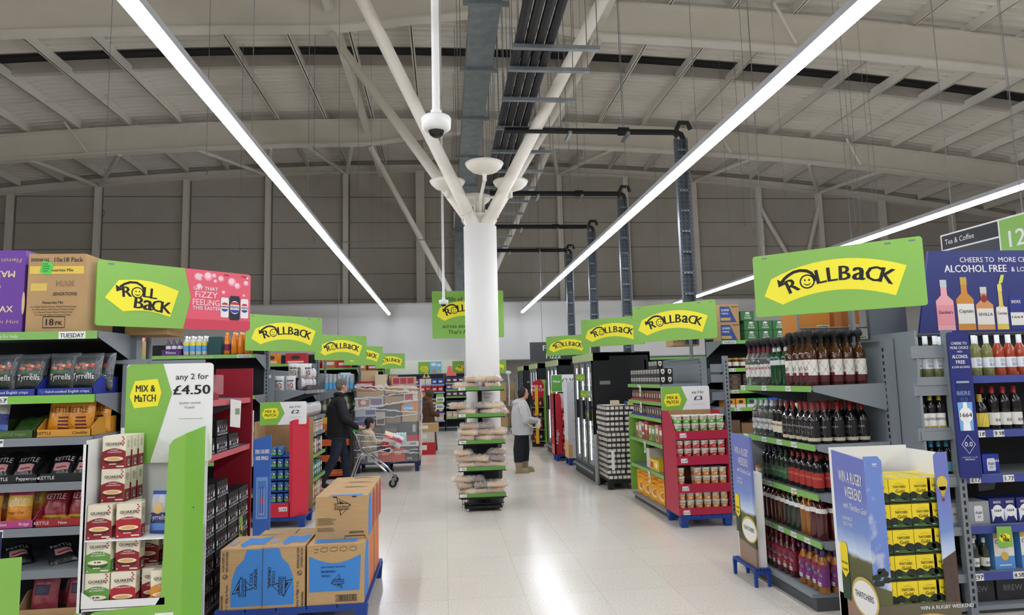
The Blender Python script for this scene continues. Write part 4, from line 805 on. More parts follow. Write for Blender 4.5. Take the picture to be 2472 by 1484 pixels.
def jar():
    mb = MB().box(-.055, .055, -.04, .04, 0, .1, BLACK).box(-.055, .055, -.041, -.04, .0, .012, P(70, 70, 74)); f = Fr((-.055, -.041, 0))
    for x in (.028, .082): mb.poly(f, [(x - .018, .05), (x, .026), (x + .018, .05), (x + .016, .088), (x - .016, .088)], SH, 1).ell(f, x, .06, .008, .01, P(60, 60, 60), 2, 8)
    f2 = Fr((-.055, .04, 0), (0, -1, 0)); mb.poly(f2, [(.02, .05), (.04, .026), (.06, .05), (.058, .088), (.022, .088)], SH, 1)
    f3 = Fr((.055, -.04, 0), (0, 1, 0)); mb.poly(f3, [(.016, .05), (.04, .022), (.064, .05), (.062, .09), (.018, .09)], SH, 1).ell(f3, .04, .06, .012, .012, P(60, 60, 60), 2, 8)
    return tag(mb.build('sauce_pack'), 'j', 'sauce pack')
pj = PR(jar(), 'black jar pack with white shield')
for lv in range(3):
    n = 11 if lv < 2 else 3
    for i in range(n):
        x = .08 + i * .12 if lv < 2 else .95 + i * .12
        for j in range(2 if lv < 2 else 1): pj.put(U2.w(x, .08 + j * .09, 1.61 + lv * .102), 'black jar pack with white shield emblem, %s from far end, %s tier, %s row' % (ORD[i], ('bottom', 'middle', 'top')[lv], ('front', 'back')[j]), 'black jar packs', U2.rz)
def tin(c, tray):
    return tag(MB().box(-.048, .048, -.05, .05, 0, .022, tray).lathe([(.032, .004), (.032, .13, c), (.034, .134, P(170, 166, 160)), (.001, .134)], c, 12, (-.015, 0, 0)).lathe([(.032, .004), (.032, .13, c), (.034, .134), (.001, .134)], P(170, 150, 130), 10, (.03, .015, 0)).rect(Cyl(.033), -.02, .05, .012, .1, PAPER, 1).build('spread_tub'), 't', 'tub')
for z, c, tr, nm in ((1.39, P(126, 84, 66), P(176, 70, 70), 'brown topped tub in a red tray'), (1.185, P(112, 92, 84), P(70, 70, 150), 'grey brown tub in a purple tray')):
    rows(U2, .08, .1, .06, z, [(PR(tin(c, tr), nm), 13)], rowlab('', 'shelf end', 'far'), nm + 's', 2, .1, 0)
for i, (x, z, w_, h_, c) in enumerate(((.2, .87, .13, .2, (176, 140, 100)), (.34, .87, .12, .22, (206, 190, 170)), (.48, .87, .13, .11, (196, 60, 70)), (.48, .985, .13, .11, (190, 90, 96)), (.63, .87, .14, .25, (170, 70, 80)), (.79, .87, .12, .2, (190, 170, 90)), (.93, .87, .13, .2, (120, 150, 100)), (1.08, .87, .13, .22, (196, 150, 120)), (1.23, .87, .13, .2, (205, 80, 80)))):
    pack('small %s carton, %s from far end, middle of the jar shelf end' % (('tan', 'cream', 'red lower', 'red upper', 'crimson', 'gold', 'green', 'peach', 'red near')[i], ORD[i]), U2.w(x, .14, z), w_, .18, h_, P(*c), lambda mb, f, w1_, h1_: mb.rect(f, w1_ * .15, h1_ * .5, w1_ * .85, h1_ * .8, PAPER, 1).ell(f, w1_ * .5, h1_ * .28, w1_ * .3, h1_ * .14, P(96, 130, 60), 1), U2.rz, name='food_carton', grp='cartons on the jar shelf end')
pack('tall white carton on the fifth level of the jar shelf end', U2.w(.62, .16, .5), .14, .2, .25, P(222, 216, 204), None, U2.rz, name='food_carton'); pack('yellow food carton lying on the fifth level of the jar shelf end', U2.w(.95, .14, .5), .36, .2, .14, P(232, 196, 50), lambda mb, f, w_, h_: mb.rect(f, .02, .03, .12, .1, P(196, 60, 40), 1).ell(f, w_ * .7, h_ * .5, .05, .04, P(250, 236, 180), 1), U2.rz, name='food_carton')
pack('dark tray carton behind the yellow one', U2.w(.72, .4, .5), .5, .2, .2, P(60, 44, 34), None, U2.rz, name='food_carton')
def cereal(mb, f, w_, h_):
    mb.txt(f, "Kellogg's", w_ / 2, h_ * .82, .034, P(200, 36, 40), 2, w=w_ * .85, bold=.02, sh=.2).txt(f, 'CRUNCHY NUT', w_ * .5, h_ * .66, .016, P(110, 50, 20), 2, w=w_ * .8, bold=.02).ell(f, w_ * .5, h_ * .3, w_ * .4, h_ * .2, P(240, 226, 190), 1).ell(f, w_ * .5, h_ * .33, w_ * .33, h_ * .14, P(206, 140, 60), 2)
ce = MB(); ce.box(-.1, .1, -.035, .035, 0, .32, P(238, 168, 40)); cereal(ce, Fr((-.1, -.035, 0)), .2, .32); f2 = Fr((.1, -.035, 0), (0, 1, 0)); ce.rect(f2, .01, .05, .06, .25, P(248, 190, 80), 1); f3 = Fr((-.1, -.035, .32), (1, 0, 0), (0, 1, 0)); ce.txt(f3, "Kellogg's", .1, .02, .025, P(200, 36, 40), 1)
f4 = Fr((.1, .035, 0), (-1, 0, 0)); cereal(ce, f4, .2, .32)
ce2 = PR(tag(ce.build('cereal_box'), 'c', 'cereal box'), 'c')
for i in range(8): ce2.put(U2.w(.16 + (i // 1) * .155, .13 if i % 2 == 0 else .15, .09), 'orange cereal box standing on the bottom shelf, %s from the far end' % ORD[i], 'orange cereal boxes', U2.rz + .5)
pack('orange food carton lying across the cereal boxes', U2.w(.85, .14, .412), .3, .16, .06, P(222, 150, 50), None, U2.rz, name='food_carton')
# end panel header: grey steel with ticket
o = MB().box(0, .02, 0, .12, 0, .06, LIME).build('shelf_ticket', None, (3.2, 8.03, 1.86)); tag(o, 'small lime ticket on the grey end panel of the jar shelf', 'tag')
# pink pot display
PX0, PX1, PY0, PY1 = 2.62, 3.245, 7.5, 8.0
t = thing('pot_display', 'pink cardboard display of instant porridge pots on a blue pallet', 'display', (PX0, PY0, 0)); w = PX1 - PX0
for x in (0, w - .006):
    MB().add([(x, 0, .14), (x + .006, 0, .14), (x + .006, 0, 1.06), (x, 0, 1.06), (x, .2, 1.3), (x + .006, .2, 1.3), (x, .47, 1.3), (x + .006, .47, 1.3), (x, .47, .14), (x + .006, .47, .14)], [(0, 1, 2, 3), (3, 2, 5, 4), (4, 5, 7, 6), (6, 7, 9, 8), (0, 3, 4, 6, 8), (1, 9, 7, 5, 2)], CRIM).build('side_panel', t)
MB().box(0, w, .45, .47, .14, 1.3, KRAFT).build('back_panel', t)
zs = (.19, .456, .767, 1.052)
for i, z in enumerate(zs):
    mb = MB().box(.006, w - .006, 0, .45, z, z + .008, CRIM).box(.0, w, -.006, 0, z - .07 if i else .14, z + .03, CRIM); f = Fr((0, -.006, z - .075))
    mb.rect(f, .05, .03, .13, .08, WHITE, 1).txt(f, '£1.25', .09, .042, .022, BLACK, 2).rect(f, .118, .06, .128, .075, RED, 2); mb.build('tier', t)
pallet('blue half pallet under the pink pot display', PX0 + .02, PX1, PY0, PY1, .135)
def pot(c, c2=None):
    o = MB().lathe([(.033, 0), (.042, .085, P(236, 228, 214)), (.046, .09, P(226, 222, 214)), (.046, .096), (.001, .097)], P(236, 228, 214), 14).build('porridge_pot'); tag(o, 'p', 'pot')
    f = lambda x, y, d=0: Vector(((.0335 + y * .106 + d) * math.sin(x / .038), -(.0335 + y * .106 + d) * math.cos(x / .038), y))
    q = MB(); [q.poly(f, [(-.054 + .012 * k, .004), (-.042 + .012 * k, .004), (-.042 + .012 * k, .058 - .02 * abs(k - 3.5) / 4), (-.054 + .012 * k, .058 - .02 * abs(k - 4.5) / 4)], c, 1) for k in range(9)]; q.txt(f, 'QUAKER', 0, .066, .011, BLACK, 1, w=.042, bold=.02).ell(f, 0, .03, .02, .012, c2 or c, 2, 14); q.build('label', o)
    return o
ptx = []
for i, (c, c2, nm) in enumerate((((222, 150, 80), (244, 222, 180), 'orange'), ((220, 140, 60), (240, 214, 170), 'amber'), ((206, 52, 56), (230, 150, 140), 'red'), ((110, 176, 76), (210, 226, 190), 'green'))):
    p = PR(pot(P(*c), P(*c2)), nm); z = zs[i] + .008
    for lv in range(2):
        for k in range(6):
            if i == 1 and k == 1: continue
            for j in range(2): p.put((PX0 + .06 + k * .101, PY0 + .06 + j * .1, z + lv * .099), '%s labelled porridge pot, %s from left, %s layer, %s tier, %s row' % (nm, ORD[k], ('lower', 'upper')[lv], ('bottom', 'third', 'second', 'top')[i], ('front', 'back')[j]), '%s porridge pots' % nm, R.uniform(-.5, .5))
pack('white carton lying on the green pots at the top of the pink display', (2.80, 7.68, 1.192), .24, .16, .06, P(216, 210, 196), lambda mb, f, w_, h_: mb.rect(f, .02, .02, .1, .04, P(170, 60, 50), 1), name='food_carton')
# sauce shelving facing the camera
U3 = Unit((3.47, 8.05, 0), 0)
g3 = gondola('shelving', 'grey grocery shelving with lime ticket strips behind the spirits', U3, 0, 2.3, .5, 2.2, [(2.14, GREEN, 0, (), ('THURSDAY', .02)), (1.79, LIME, 0, ((.08, '£1.9'),)), (1.52, LIME, 0, ((.1, '68p'),)), (1.3, LIME, 0, ((.12, '£1.5'),)), (.98, LIME), (.66, LIME), (.36, LIME)], back=DKBACK, ends='r', base=.1)
q = MB(); upright(q, .0, .06, -.03, .02, 0, 1.95, 'f'); q.build('front_post', g3)
for z in (1.75, 1.62, 1.40, 1.21): MB().box(-.16, .0, .0, .02, z, z + .1, STEEL).build('frame_bar', g3)
def qbox(mb, f, w_, h_):
    mb.poly(f, [(0, 0), (w_ * .85, 0), (w_ * .5, h_ * .85), (0, h_ * .85)], P(48, 74, 140), 1).txt(f, 'QUAKER', w_ * .28, h_ * .6, .03, WHITE, 2, w=w_ * .42).txt(f, 'PORRIDGE', w_ * .26, h_ * .42, .022, WHITE, 2, w=w_ * .36).rect(f, w_ * .03, h_ * .08, w_ * .55, h_ * .24, P(196, 160, 90), 2).txt(f, 'MILLED', w_ * .8, h_ * .8, .02, P(70, 60, 50), 2)
for lv in range(2): pack('brown and blue porridge carton above the thursday strip, %s of the two' % ('lower', 'upper')[lv], (3.61, 8.2, 2.145 + lv * .232), .25, .25, .23, KRAFT, qbox, name='stock_box')
def tea(mb, f, w_, h_): mb.txt(f, 'PURE', w_ / 2, h_ * .42, .022, WHITE, 2).txt(f, 'GREEN', w_ / 2, h_ * .18, .022, WHITE, 2).ell(f, w_ / 2, h_ * .78, .03, .015, PAPER, 2, 12)
for i, (x, lv) in enumerate(((3.9, 0), (3.9, 1), (4.09, 0), (4.09, 1), (3.86, 2), (4.28, 0), (4.28, 1))): pack('green tea carton above the grocery shelving, %s column, %s layer' % (('left', 'left', 'middle', 'middle', 'topmost left', 'right', 'right')[i], ('bottom', 'second', 'third')[lv]), (x, 8.22, 2.145 + lv * .125), .18, .24, .12, P(52, 112, 58), tea, name='stock_box', grp='green tea cartons')
pack('blank white board standing on the grocery shelving', (4.62, 8.2, 2.145), .46, .02, .25, P(226, 224, 226), None, name='board', cat='board')
sj = PR(bottle('sauce_jar', 's', 'jar', [(.001, 0), (.036, .002), (.036, .09), (.026, .105), (.028, .125), (.001, .125)], G_BROWN, [('label', label(.03, .08, .0365, P(226, 220, 206))), ('lid', cap(.108, .132, P(176, 132, 60), .03))]), 'brown sauce jar with white label')
put_list(sj, U3, [.1 + i * .1 for i in range(9)], .06, 1.79, 'g', 'upper grocery shelf', 2)
def dk(mb, f, w_, h_): mb.stroke(f, [(w_ * .12, h_ * .12), (w_ * .88, h_ * .12), (w_ * .88, h_ * .88), (w_ * .12, h_ * .88)], .006, P(150, 140, 124), 1, True).ell(f, w_ / 2, h_ / 2, w_ * .28, h_ * .26, P(120, 92, 66), 2, 16)
for i in range(5):
    for lv in range(3): pack('dark brown dessert box, %s from the left, %s of three on the second grocery shelf' % (ORD[i], ('lowest', 'middle', 'top')[lv]), U3.w(.17 + i * .19, .15, 1.52 + lv * .066), .17, .2, .064, P(48, 34, 28), dk, name='dessert_box', grp='dark dessert boxes')
for i, c in enumerate(((226, 150, 40), (232, 160, 40), (60, 150, 80), (64, 156, 84), (40, 80, 190), (40, 80, 190), (60, 90, 180))):
    pack('%s biscuit pack in a shelf tray, %s from the left on the third grocery shelf' % (('orange', 'orange', 'green', 'green', 'blue', 'blue', 'blue')[i], ORD[i]), U3.w(.08 + i * .14, .12, 1.3), .125, .2, .11, P(*c), lambda mb, f, w_, h_: mb.rect(f, 0, 0, w_, h_ * .35, PAPER, 1).ell(f, w_ * .5, h_ * .65, w_ * .25, h_ * .2, P(60, 50, 60), 1, 12), name='biscuit_pack', grp='biscuit packs')
for i, (x, h_, c) in enumerate(((.12, .16, (120, 96, 70)), (.33, .12, (150, 116, 80)), (.55, .15, (170, 110, 70)), (.78, .13, (190, 140, 110)), (.98, .17, (120, 90, 70)))): pack('brown grocery carton, %s from the left on the fourth grocery shelf' % ORD[i], U3.w(x, .2, .98), .19, .25, h_, P(*c), None, name='food_carton', grp='brown grocery cartons')
wob('lime flag with yellow badge on the grocery shelf above the fourth row', U3.w(.42, -.02, 1.14), .07, .2)
# ------------------------------------------------------------------ crisp bags: pillow packets with printed fronts
class Pillow:
    def __init__(s, w, h, t, seed=1): s.w = w; s.h = h; s.t = t; s.r = random.Random(seed); s.ph = [s.r.uniform(0, 6.3) for _ in range(4)]
    def th(s, u, v):
        e = max(0., math.sin(PI * min(1, max(0, v)))) ** .55 * max(0., 1 - abs(u) ** 3.2) ** .6
        return s.t / 2 * e * (1 + .12 * math.sin(5 * u + 3 * v + s.ph[0]) + .1 * math.sin(9 * v + 4 * u + s.ph[1]))
    def pos(s, u, v, side): 
        wx = s.w / 2 * u * (1 - .06 * math.sin(PI * v)); return Vector((wx, side * s.th(u, v) + .006 * math.sin(3 * u + s.ph[2]) * (v > .93 or v < .07), s.h * v))
    def __call__(s, x, y, d=0.):
        p = s.pos(max(-1, min(1, 2 * x / s.w)), max(0, min(1, y / s.h)), -1); return p + Vector((0, -d - .0006, 0))
def bag(name, w, h, t, zones, back, art=None, seed=1, n=12, k=16):
    pl = Pillow(w, h, t, seed); mb = MB()
    for side in (-1, 1):
        vs_ = [pl.pos(-1 + 2 * i / n, j / k, side) for j in range(k + 1) for i in range(n + 1)]
        fs = []; ms = []
        for j in range(k):
            for i in range(n):
                q = (j * (n + 1) + i, j * (n + 1) + i + 1, (j + 1) * (n + 1) + i + 1, (j + 1) * (n + 1) + i)
                fs.append(q if side < 0 else q[::-1]); v = (j + .5) / k; m = back
                if side < 0:
                    for v0, v1, c in zones:
                        if v0 <= v < v1: m = c
                ms.append(m)
        mb.add(vs_, fs, ms, True)
    if art: art(mb, pl, w, h)
    return tag(mb.build(name), 'b', 'crisps')
def FO(*c): return M('foil_%d_%d_%d' % c, c, .28, spec=.7, coat=.25, bump=.55, nscale=16)
def name_art(s, y, c, sz=.2, sub=None, dec=None):
    def art(mb, f, w, h):
        if dec: dec(mb, f, w, h)
        mb.txt(f, s, 0, h * y, w * sz, c, 2, w=w * .72)
        if sub: mb.txt(f, sub[0], 0, h * sub[1], w * .09, sub[2], 2, w=w * .6)
    return art
def chips(mb, f, w, h):
    r = random.Random(2)
    for i in range(9): mb.ell(f, r.uniform(-.3, .3) * w, h * r.uniform(.55, .68), w * .07, w * .05, P(*r.choice(((206, 120, 90), (180, 90, 70), (220, 190, 160)))), 1, 8)
    mb.rect(f, -w * .3, h * .47, w * .3, h * .53, P(60, 110, 66), 1)
bt = PR(bag('crisp_bag', .2, .27, .1, [(0, .42, FO(30, 38, 32)), (.42, .9, FO(74, 76, 80)), (.9, 1.1, FO(100, 103, 108))], FO(52, 55, 58), name_art('Tyrrells', .3, WHITE, .2, None, chips), 3), 'black and grey crisp bag')
bb = PR(bag('crisp_bag', .2, .28, .1, [(0, .12, FO(30, 50, 140)), (.12, .28, FO(70, 120, 200)), (.28, .5, FO(30, 48, 130)), (.5, 1.1, FO(170, 170, 166))], FO(60, 70, 120), name_art('Tyrrells', .36, WHITE, .2, None, lambda mb, f, w, h: mb.rect(f, -w * .4, h * .54, 0, h * .86, P(206, 160, 80), 1)), 4), 'blue crisp bag with tan window')
bg = PR(bag('crisp_bag', .19, .26, .1, [(0, 1.1, FO(52, 84, 34))], FO(40, 66, 28), name_art('KETTLE', .45, P(96, 130, 70), .2), 5), 'dark green crisp bag')
bk = PR(bag('crisp_bag', .2, .27, .11, [(0, 1.1, FO(24, 23, 26))], FO(22, 22, 24), name_art('KETTLE', .5, WHITE, .22, None, lambda mb, f, w, h: mb.rect(f, -w * .28, h * .2, w * .28, h * .42, P(200, 150, 150), 1).rect(f, -w * .2, h * .25, w * .2, h * .3, P(150, 40, 50), 2)), 6), 'black crisp bag with white lettering')
by = PR(bag('crisp_bag', .2, .28, .11, [(0, 1.1, FO(214, 142, 34))], FO(190, 120, 30), name_art('KETTLE', .52, P(80, 34, 20), .22, None, lambda mb, f, w, h: [mb.rect(f, -w * .05, h * (.1 + .09 * i), w * .32, h * (.145 + .09 * i), P(96, 30, 30), 1) for i in range(4)]), 7), 'amber crisp bag')
br_ = PR(bag('crisp_bag', .19, .26, .1, [(0, .5, FO(228, 150, 50)), (.5, .84, FO(238, 196, 90)), (.84, 1.1, FO(190, 60, 110))], FO(180, 120, 40), name_art('KETTLE', .52, P(250, 240, 220), .24, ('Ridge Cut', .3, P(110, 40, 20))), 8), 'golden ridged crisp bag with purple top')
bc = PR(bag('crisp_bag', .19, .26, .1, [(0, .16, FO(206, 160, 50)), (.16, 1.1, FO(142, 28, 36))], FO(110, 26, 32), name_art('KETTLE', .62, WHITE, .23, ('CRISPY BACON', .06, BLACK)), 9), 'dark red crisp bag')
bp = PR(bag('crisp_bag', .21, .29, .1, [(0, .8, FO(150, 60, 74)), (.8, 1.1, FO(170, 40, 50))], FO(130, 50, 60), lambda mb, f, w, h: mb.rect(f, -w * .28, h * .42, w * .28, h * .68, P(50, 46, 70), 1).lines(f, -w * .22, h * .62, w * .2, 4, h * .045, P(90, 90, 120), 2), 10), 'pinkish red snack bag with dark panel')
bn = PR(bag('crisp_bag', .2, .3, .1, [(0, .85, FO(44, 48, 84)), (.85, 1.1, FO(170, 56, 60))], FO(44, 48, 84), lambda mb, f, w, h: mb.rect(f, -w * .2, h * .3, w * .2, h * .62, P(196, 196, 200), 1), 11), 'navy snack bag with red top')

# ------------------------------------------------------------------ left: crisps shelving facing the camera
U1 = Unit((-2.32, 4.7, 0), 0); X0_ = -2.6                 # local x runs from -2.6 (out of view) to 0 at the aisle end
g1 = gondola('shelving', 'dark backed crisps shelving at the left edge of the view', U1, X0_, 0, .55, 2.3,
        [(2.112, GREEN, 0, (), ('TUESDAY', 2.36)), (1.69, GRN2, 0, ((1.63, '163'), (1.98, '163'))), (1.415, STEEL, 0, ((1.66, '163'), (1.97, '167'))), (1.125, STEEL, 0, ((1.85, '167'),)), (.84, STEEL, 0, ((2.0, '167'),)), (.575, STEEL), (.28, STEEL)], back=DKBACK, ends='r', base=.1, sh=.05)
MB().box(-.01, .035, .5, .56, 1.6, 2.35, STEEL).build('end_bracket', g1)
def tray(lab_, u, x0, x1, z, c, art=None, h=.045, hs=.12):
    w = x1 - x0; m = c; mb = MB().box(0, w, 0, .004, 0, h, m).box(0, w, .0, .34, 0, .003, m)
    for x in (0, w - .004): mb.add([(x, 0, 0), (x + .004, 0, 0), (x + .004, 0, h), (x, 0, h), (x, .1, hs), (x + .004, .1, hs), (x, .34, hs), (x + .004, .34, hs), (x, .34, 0), (x + .004, .34, 0)], [(0, 1, 2, 3), (3, 2, 5, 4), (4, 5, 7, 6), (6, 7, 9, 8), (0, 3, 4, 6, 8), (1, 9, 7, 5, 2)], m)
    if art: art(mb, Fr((0, 0, 0)), w, h)
    return tag(mb.build('shelf_tray', None, u.w(x0, .015, z), u.rz), lab_, 'tray')
def ta(*items): return lambda mb, f, w, h: [mb.txt(f, s, w * x, h * .35, h * .4, c, 1) for s, x, c in items]
tray('blue card tray under the black crisp bags, nearest the shelf end', U1, -.37, -.02, 1.692, P(40, 54, 148), ta(('Tyrrells', .15, P(120, 140, 210)), ('hand-cooked English crisps', .55, WHITE)))
tray('blue card tray under the black crisp bags, second from the shelf end', U1, -.74, -.38, 1.692, P(40, 54, 148), ta(('Tyrrells', .12, WHITE), ('hand-cooked English crisps', .5, WHITE)))
tray('amber card tray holding amber crisp bags', U1, -.36, -.02, 1.417, P(206, 148, 50), ta(('KETTLE', .14, BLACK), ('Cheddar', .8, BLACK)), .05)
tray('dark green card tray holding green crisp bags', U1, -.64, -.38, 1.417, P(70, 96, 44), ta(('KETTLE Vegan', .5, P(130, 160, 100)),), .05)
tray('black card tray of black crisp bags nearest the cereal display', U1, -.33, -.0, 1.127, P(26, 25, 28), ta(('KETTLE', .14, WHITE),), .055); tray('black card tray of black crisp bags at left', U1, -.72, -.34, 1.127, P(26, 25, 28), ta(('KETTLE', .4, WHITE), ('Peppercorn', .85, WHITE)), .055)
tray('dark red card tray holding dark red crisp bags', U1, -.34, -.0, .842, P(160, 36, 44), ta(('KETTLE', .12, WHITE), ('New', .5, WHITE)), .05); tray('purple card tray holding golden ridged crisp bags', U1, -.72, -.35, .842, P(186, 66, 132), ta(('New', .5, WHITE), ('Ridge', .85, WHITE)), .05)
tray('plain brown card tray on the lowest crisps shelf', U1, -.42, .0, .282, KRAFT, None, .05, .14)
def bags(pr, xs, z, lean=(-.16, 0), y=.1, dep=2, tw=0., wh='', sc=1.):
    r = random.Random(int(z * 100))
    for j in range(dep):
        for i, x in enumerate(xs):
            pr.put(U1.w(x + r.uniform(-.01, .01) + j * .04, y + j * .11, z + .002), '%s, %s from left, %s row, %s' % (pr.desc, ORD[i], ('front', 'back')[j], wh), wh, r.uniform(-.12, .12) + tw, sc, lean[0] + r.uniform(-.05, .05))
bags(bt, (-.86, -.64, -.46, -.27, -.12), 1.705, wh='second crisps shelf'); bags(bb, (-.85, -.68), 1.43, wh='third crisps shelf', dep=1); bags(bg, (-.52, -.42), 1.43, (-.9, 0), .12, 1, wh='third crisps shelf', sc=.7); bags(by, (-.26, -.13), 1.43, wh='third crisps shelf', sc=.92)
bags(bk, (-.62, -.46, -.25, -.1), 1.135, (-.75, 0), .09, 1, wh='fourth crisps shelf', sc=.85); bags(br_, (-.68, -.50), .85, (-.12, 0), .1, 2, wh='fifth crisps shelf', sc=.88); bags(bc, (-.27, -.12), .85, (-.35, 0), .1, 2, wh='fifth crisps shelf', sc=.9)
bags(bk, (-.5, -.22), .58, (-1.2, 0), .16, 1, .6, 'sixth crisps shelf', .9); bags(bp, (-.3, -.08), .29, wh='lowest crisps shelf', sc=.85); bags(bn, (-.56,), .29, wh='lowest crisps shelf', dep=1, sc=.85)
# cartons on top
def sens(mb, f, w, h):
    mb.txt(f, '300044162', w * .2, h * .9, h * .045, BLACK, 2, w=w * .32).txt(f, '10x18 Pack', w * .7, h * .895, h * .062, BLACK, 2, w=w * .5, bold=.02).rect(f, .01, h * .74, w - .01, h * .84, P(222, 190, 80), 1).txt(f, 'Favourites Mix', w * .56, h * .77, h * .04, BLACK, 2, w=w * .46, bold=.03)
    mb.txt(f, 'MAX', w * .66, h * .58, h * .075, P(110, 94, 66), 2, w=w * .32, bold=.03).txt(f, 'MAX', w * .66, h * .585, h * .062, KRAFT, 3, w=w * .29).txt(f, 'SENSATIONS', w * .66, h * .46, h * .045, BLACK, 2, w=w * .42).rect(f, w * .06, h * .52, w * .34, h * .62, P(210, 180, 90), 1)
    mb.txt(f, 'Favourites Mix', w * .46, h * .355, h * .036, BLACK, 2, w=w * .36, bold=.03)
    for i, s in enumerate(('4 x Smoky Paprika Flavour Ridged Potato Crisps', '4 x Thai Sweet Chilli Flavour Potato Crisps', '5 x Cheese & Onion Flavour Potato Crisps', '5 x Ready Salted Potato Crisps')): mb.txt(f, s, w * .47, h * (.31 - .035 * i), h * .019, BLACK, 2, w=w * (.8 - .06 * i))
    mb.stroke(f, [(w * .3, h * .05), (w * .68, h * .05), (w * .68, h * .19), (w * .3, h * .19)], .006, BLACK, 2, True).txt(f, '18', w * .42, h * .08, h * .085, BLACK, 2, bold=.04).txt(f, 'PK', w * .58, h * .08, h * .055, BLACK, 2, bold=.04)
pack('tall brown carton marked 18 PK on top of the crisps shelving', (-2.61, 4.93, 2.115), .365, .4, .53, KRAFT, sens, name='stock_box')
def purp(up):
    def art(mb, f, w, h):
        k = 1 if up else -1; ro = 0 if up else PI
        mb.txt(f, 'MAX', w * .72, h * (.5), h * .16, P(222, 206, 170), 2, bold=.04, rot=ro).txt(f, 'Flamin Hot', w * .7, h * (.22 if up else .8), h * .1, P(206, 170, 150), 2, w=w * .5, rot=ro, sh=.2)
        mb.ell(f, w * (1.0 if up else .05), h * (.72 if up else .2), h * .26 if not up else .01, h * .28, P(206, 180, 140), 1).rect(f, w * .55, h * .1, w * .68, h * .14, P(206, 190, 220), 2)
    return art
VIO = P(104, 58, 150)
pack('lower purple crisp carton at top left of the crisps shelving', (-3.05, 4.95, 2.115), .45, .4, .275, VIO, purp(True), name='stock_box', top=VIO); pack('upper purple crisp carton printed upside down at top left', (-3.06, 4.97, 2.392), .46, .42, .285, VIO, purp(False), name='stock_box')
o = MB().prism([(0, .02), (.07, 0), (.09, .08), (.02, .1)], Fr((0, 0, 0)), .002, P(80, 200, 80)).lines(Fr((0, 0, 0)), .02, .08, .07, 4, .016, P(40, 120, 40), 1).build('sticker', None, (-2.72, 4.727, 2.5)); tag(o, 'bright green sticker on the tall brown carton', 'sticker')
pack('small brown carton behind the large sale sign', (-2.2, 5.3, 2.115), .3, .3, .16, KRAFT, None, name='stock_box')

# ------------------------------------------------------------------ left: pallet display of porridge boxes
QX, QY, QW, QD = -1.85, 3.7, .58, .36
t = thing('porridge_display', 'white and lime cardboard display of porridge boxes at lower left', 'display', (QX, QY, 0)); f = Fr((0, 0, 0))
WCARD = M('white_inner_card', (232, 231, 232), .6)
MB().box(.0, QW - .1, QD - .006, QD, .12, 1.5, WCARD).build('back_board', t); MB().box(-.006, .0, 0, QD, .12, 1.46, WCARD).prism([(-.02, .6), (0, .6), (0, 1.44), (-.02, 1.44)], f, .006, WCARD).build('side_board', t)
mb = MB(); mb.prism([(.0, .62), (.405, .62), (.405, .655), (.06, .655), (.0, .7)][::1], f, .006, WCARD); mb.prism([(-.03, .1), (.49, .1), (.49, 1.48), (.425, 1.45), (.405, 1.42), (.385, .66), (.36, .62), (.06, .60), (.03, .58), (-.03, .6)], f, .006, LIME)
for x in (.03, .36): mb.rect(f, x, .53, x + .09, .58, WHITE, 1).txt(f, '£3.50', x + .05, .54, .025, BLACK, 2, bold=.02)
mb.build('front_board', t)
ssk = Fr((.49, 0, 0), (-.02, 1, 0)); MB().prism([(0, .1), (.3, .1), (.3, 1.5), (0, 1.48)], ssk, .006, M('lime_shade_card', (120, 184, 54), .45)).build('side_wing', t)
MB().box(0, .47, .005, QD - .01, .945, .953, WCARD).build('shelf', t); MB().box(0, .47, .005, QD - .01, .605, .613, WCARD).build('shelf', t)
pallet('blue pallet under the porridge display', QX, QX + .5, QY + .01, QY + QD, .1)
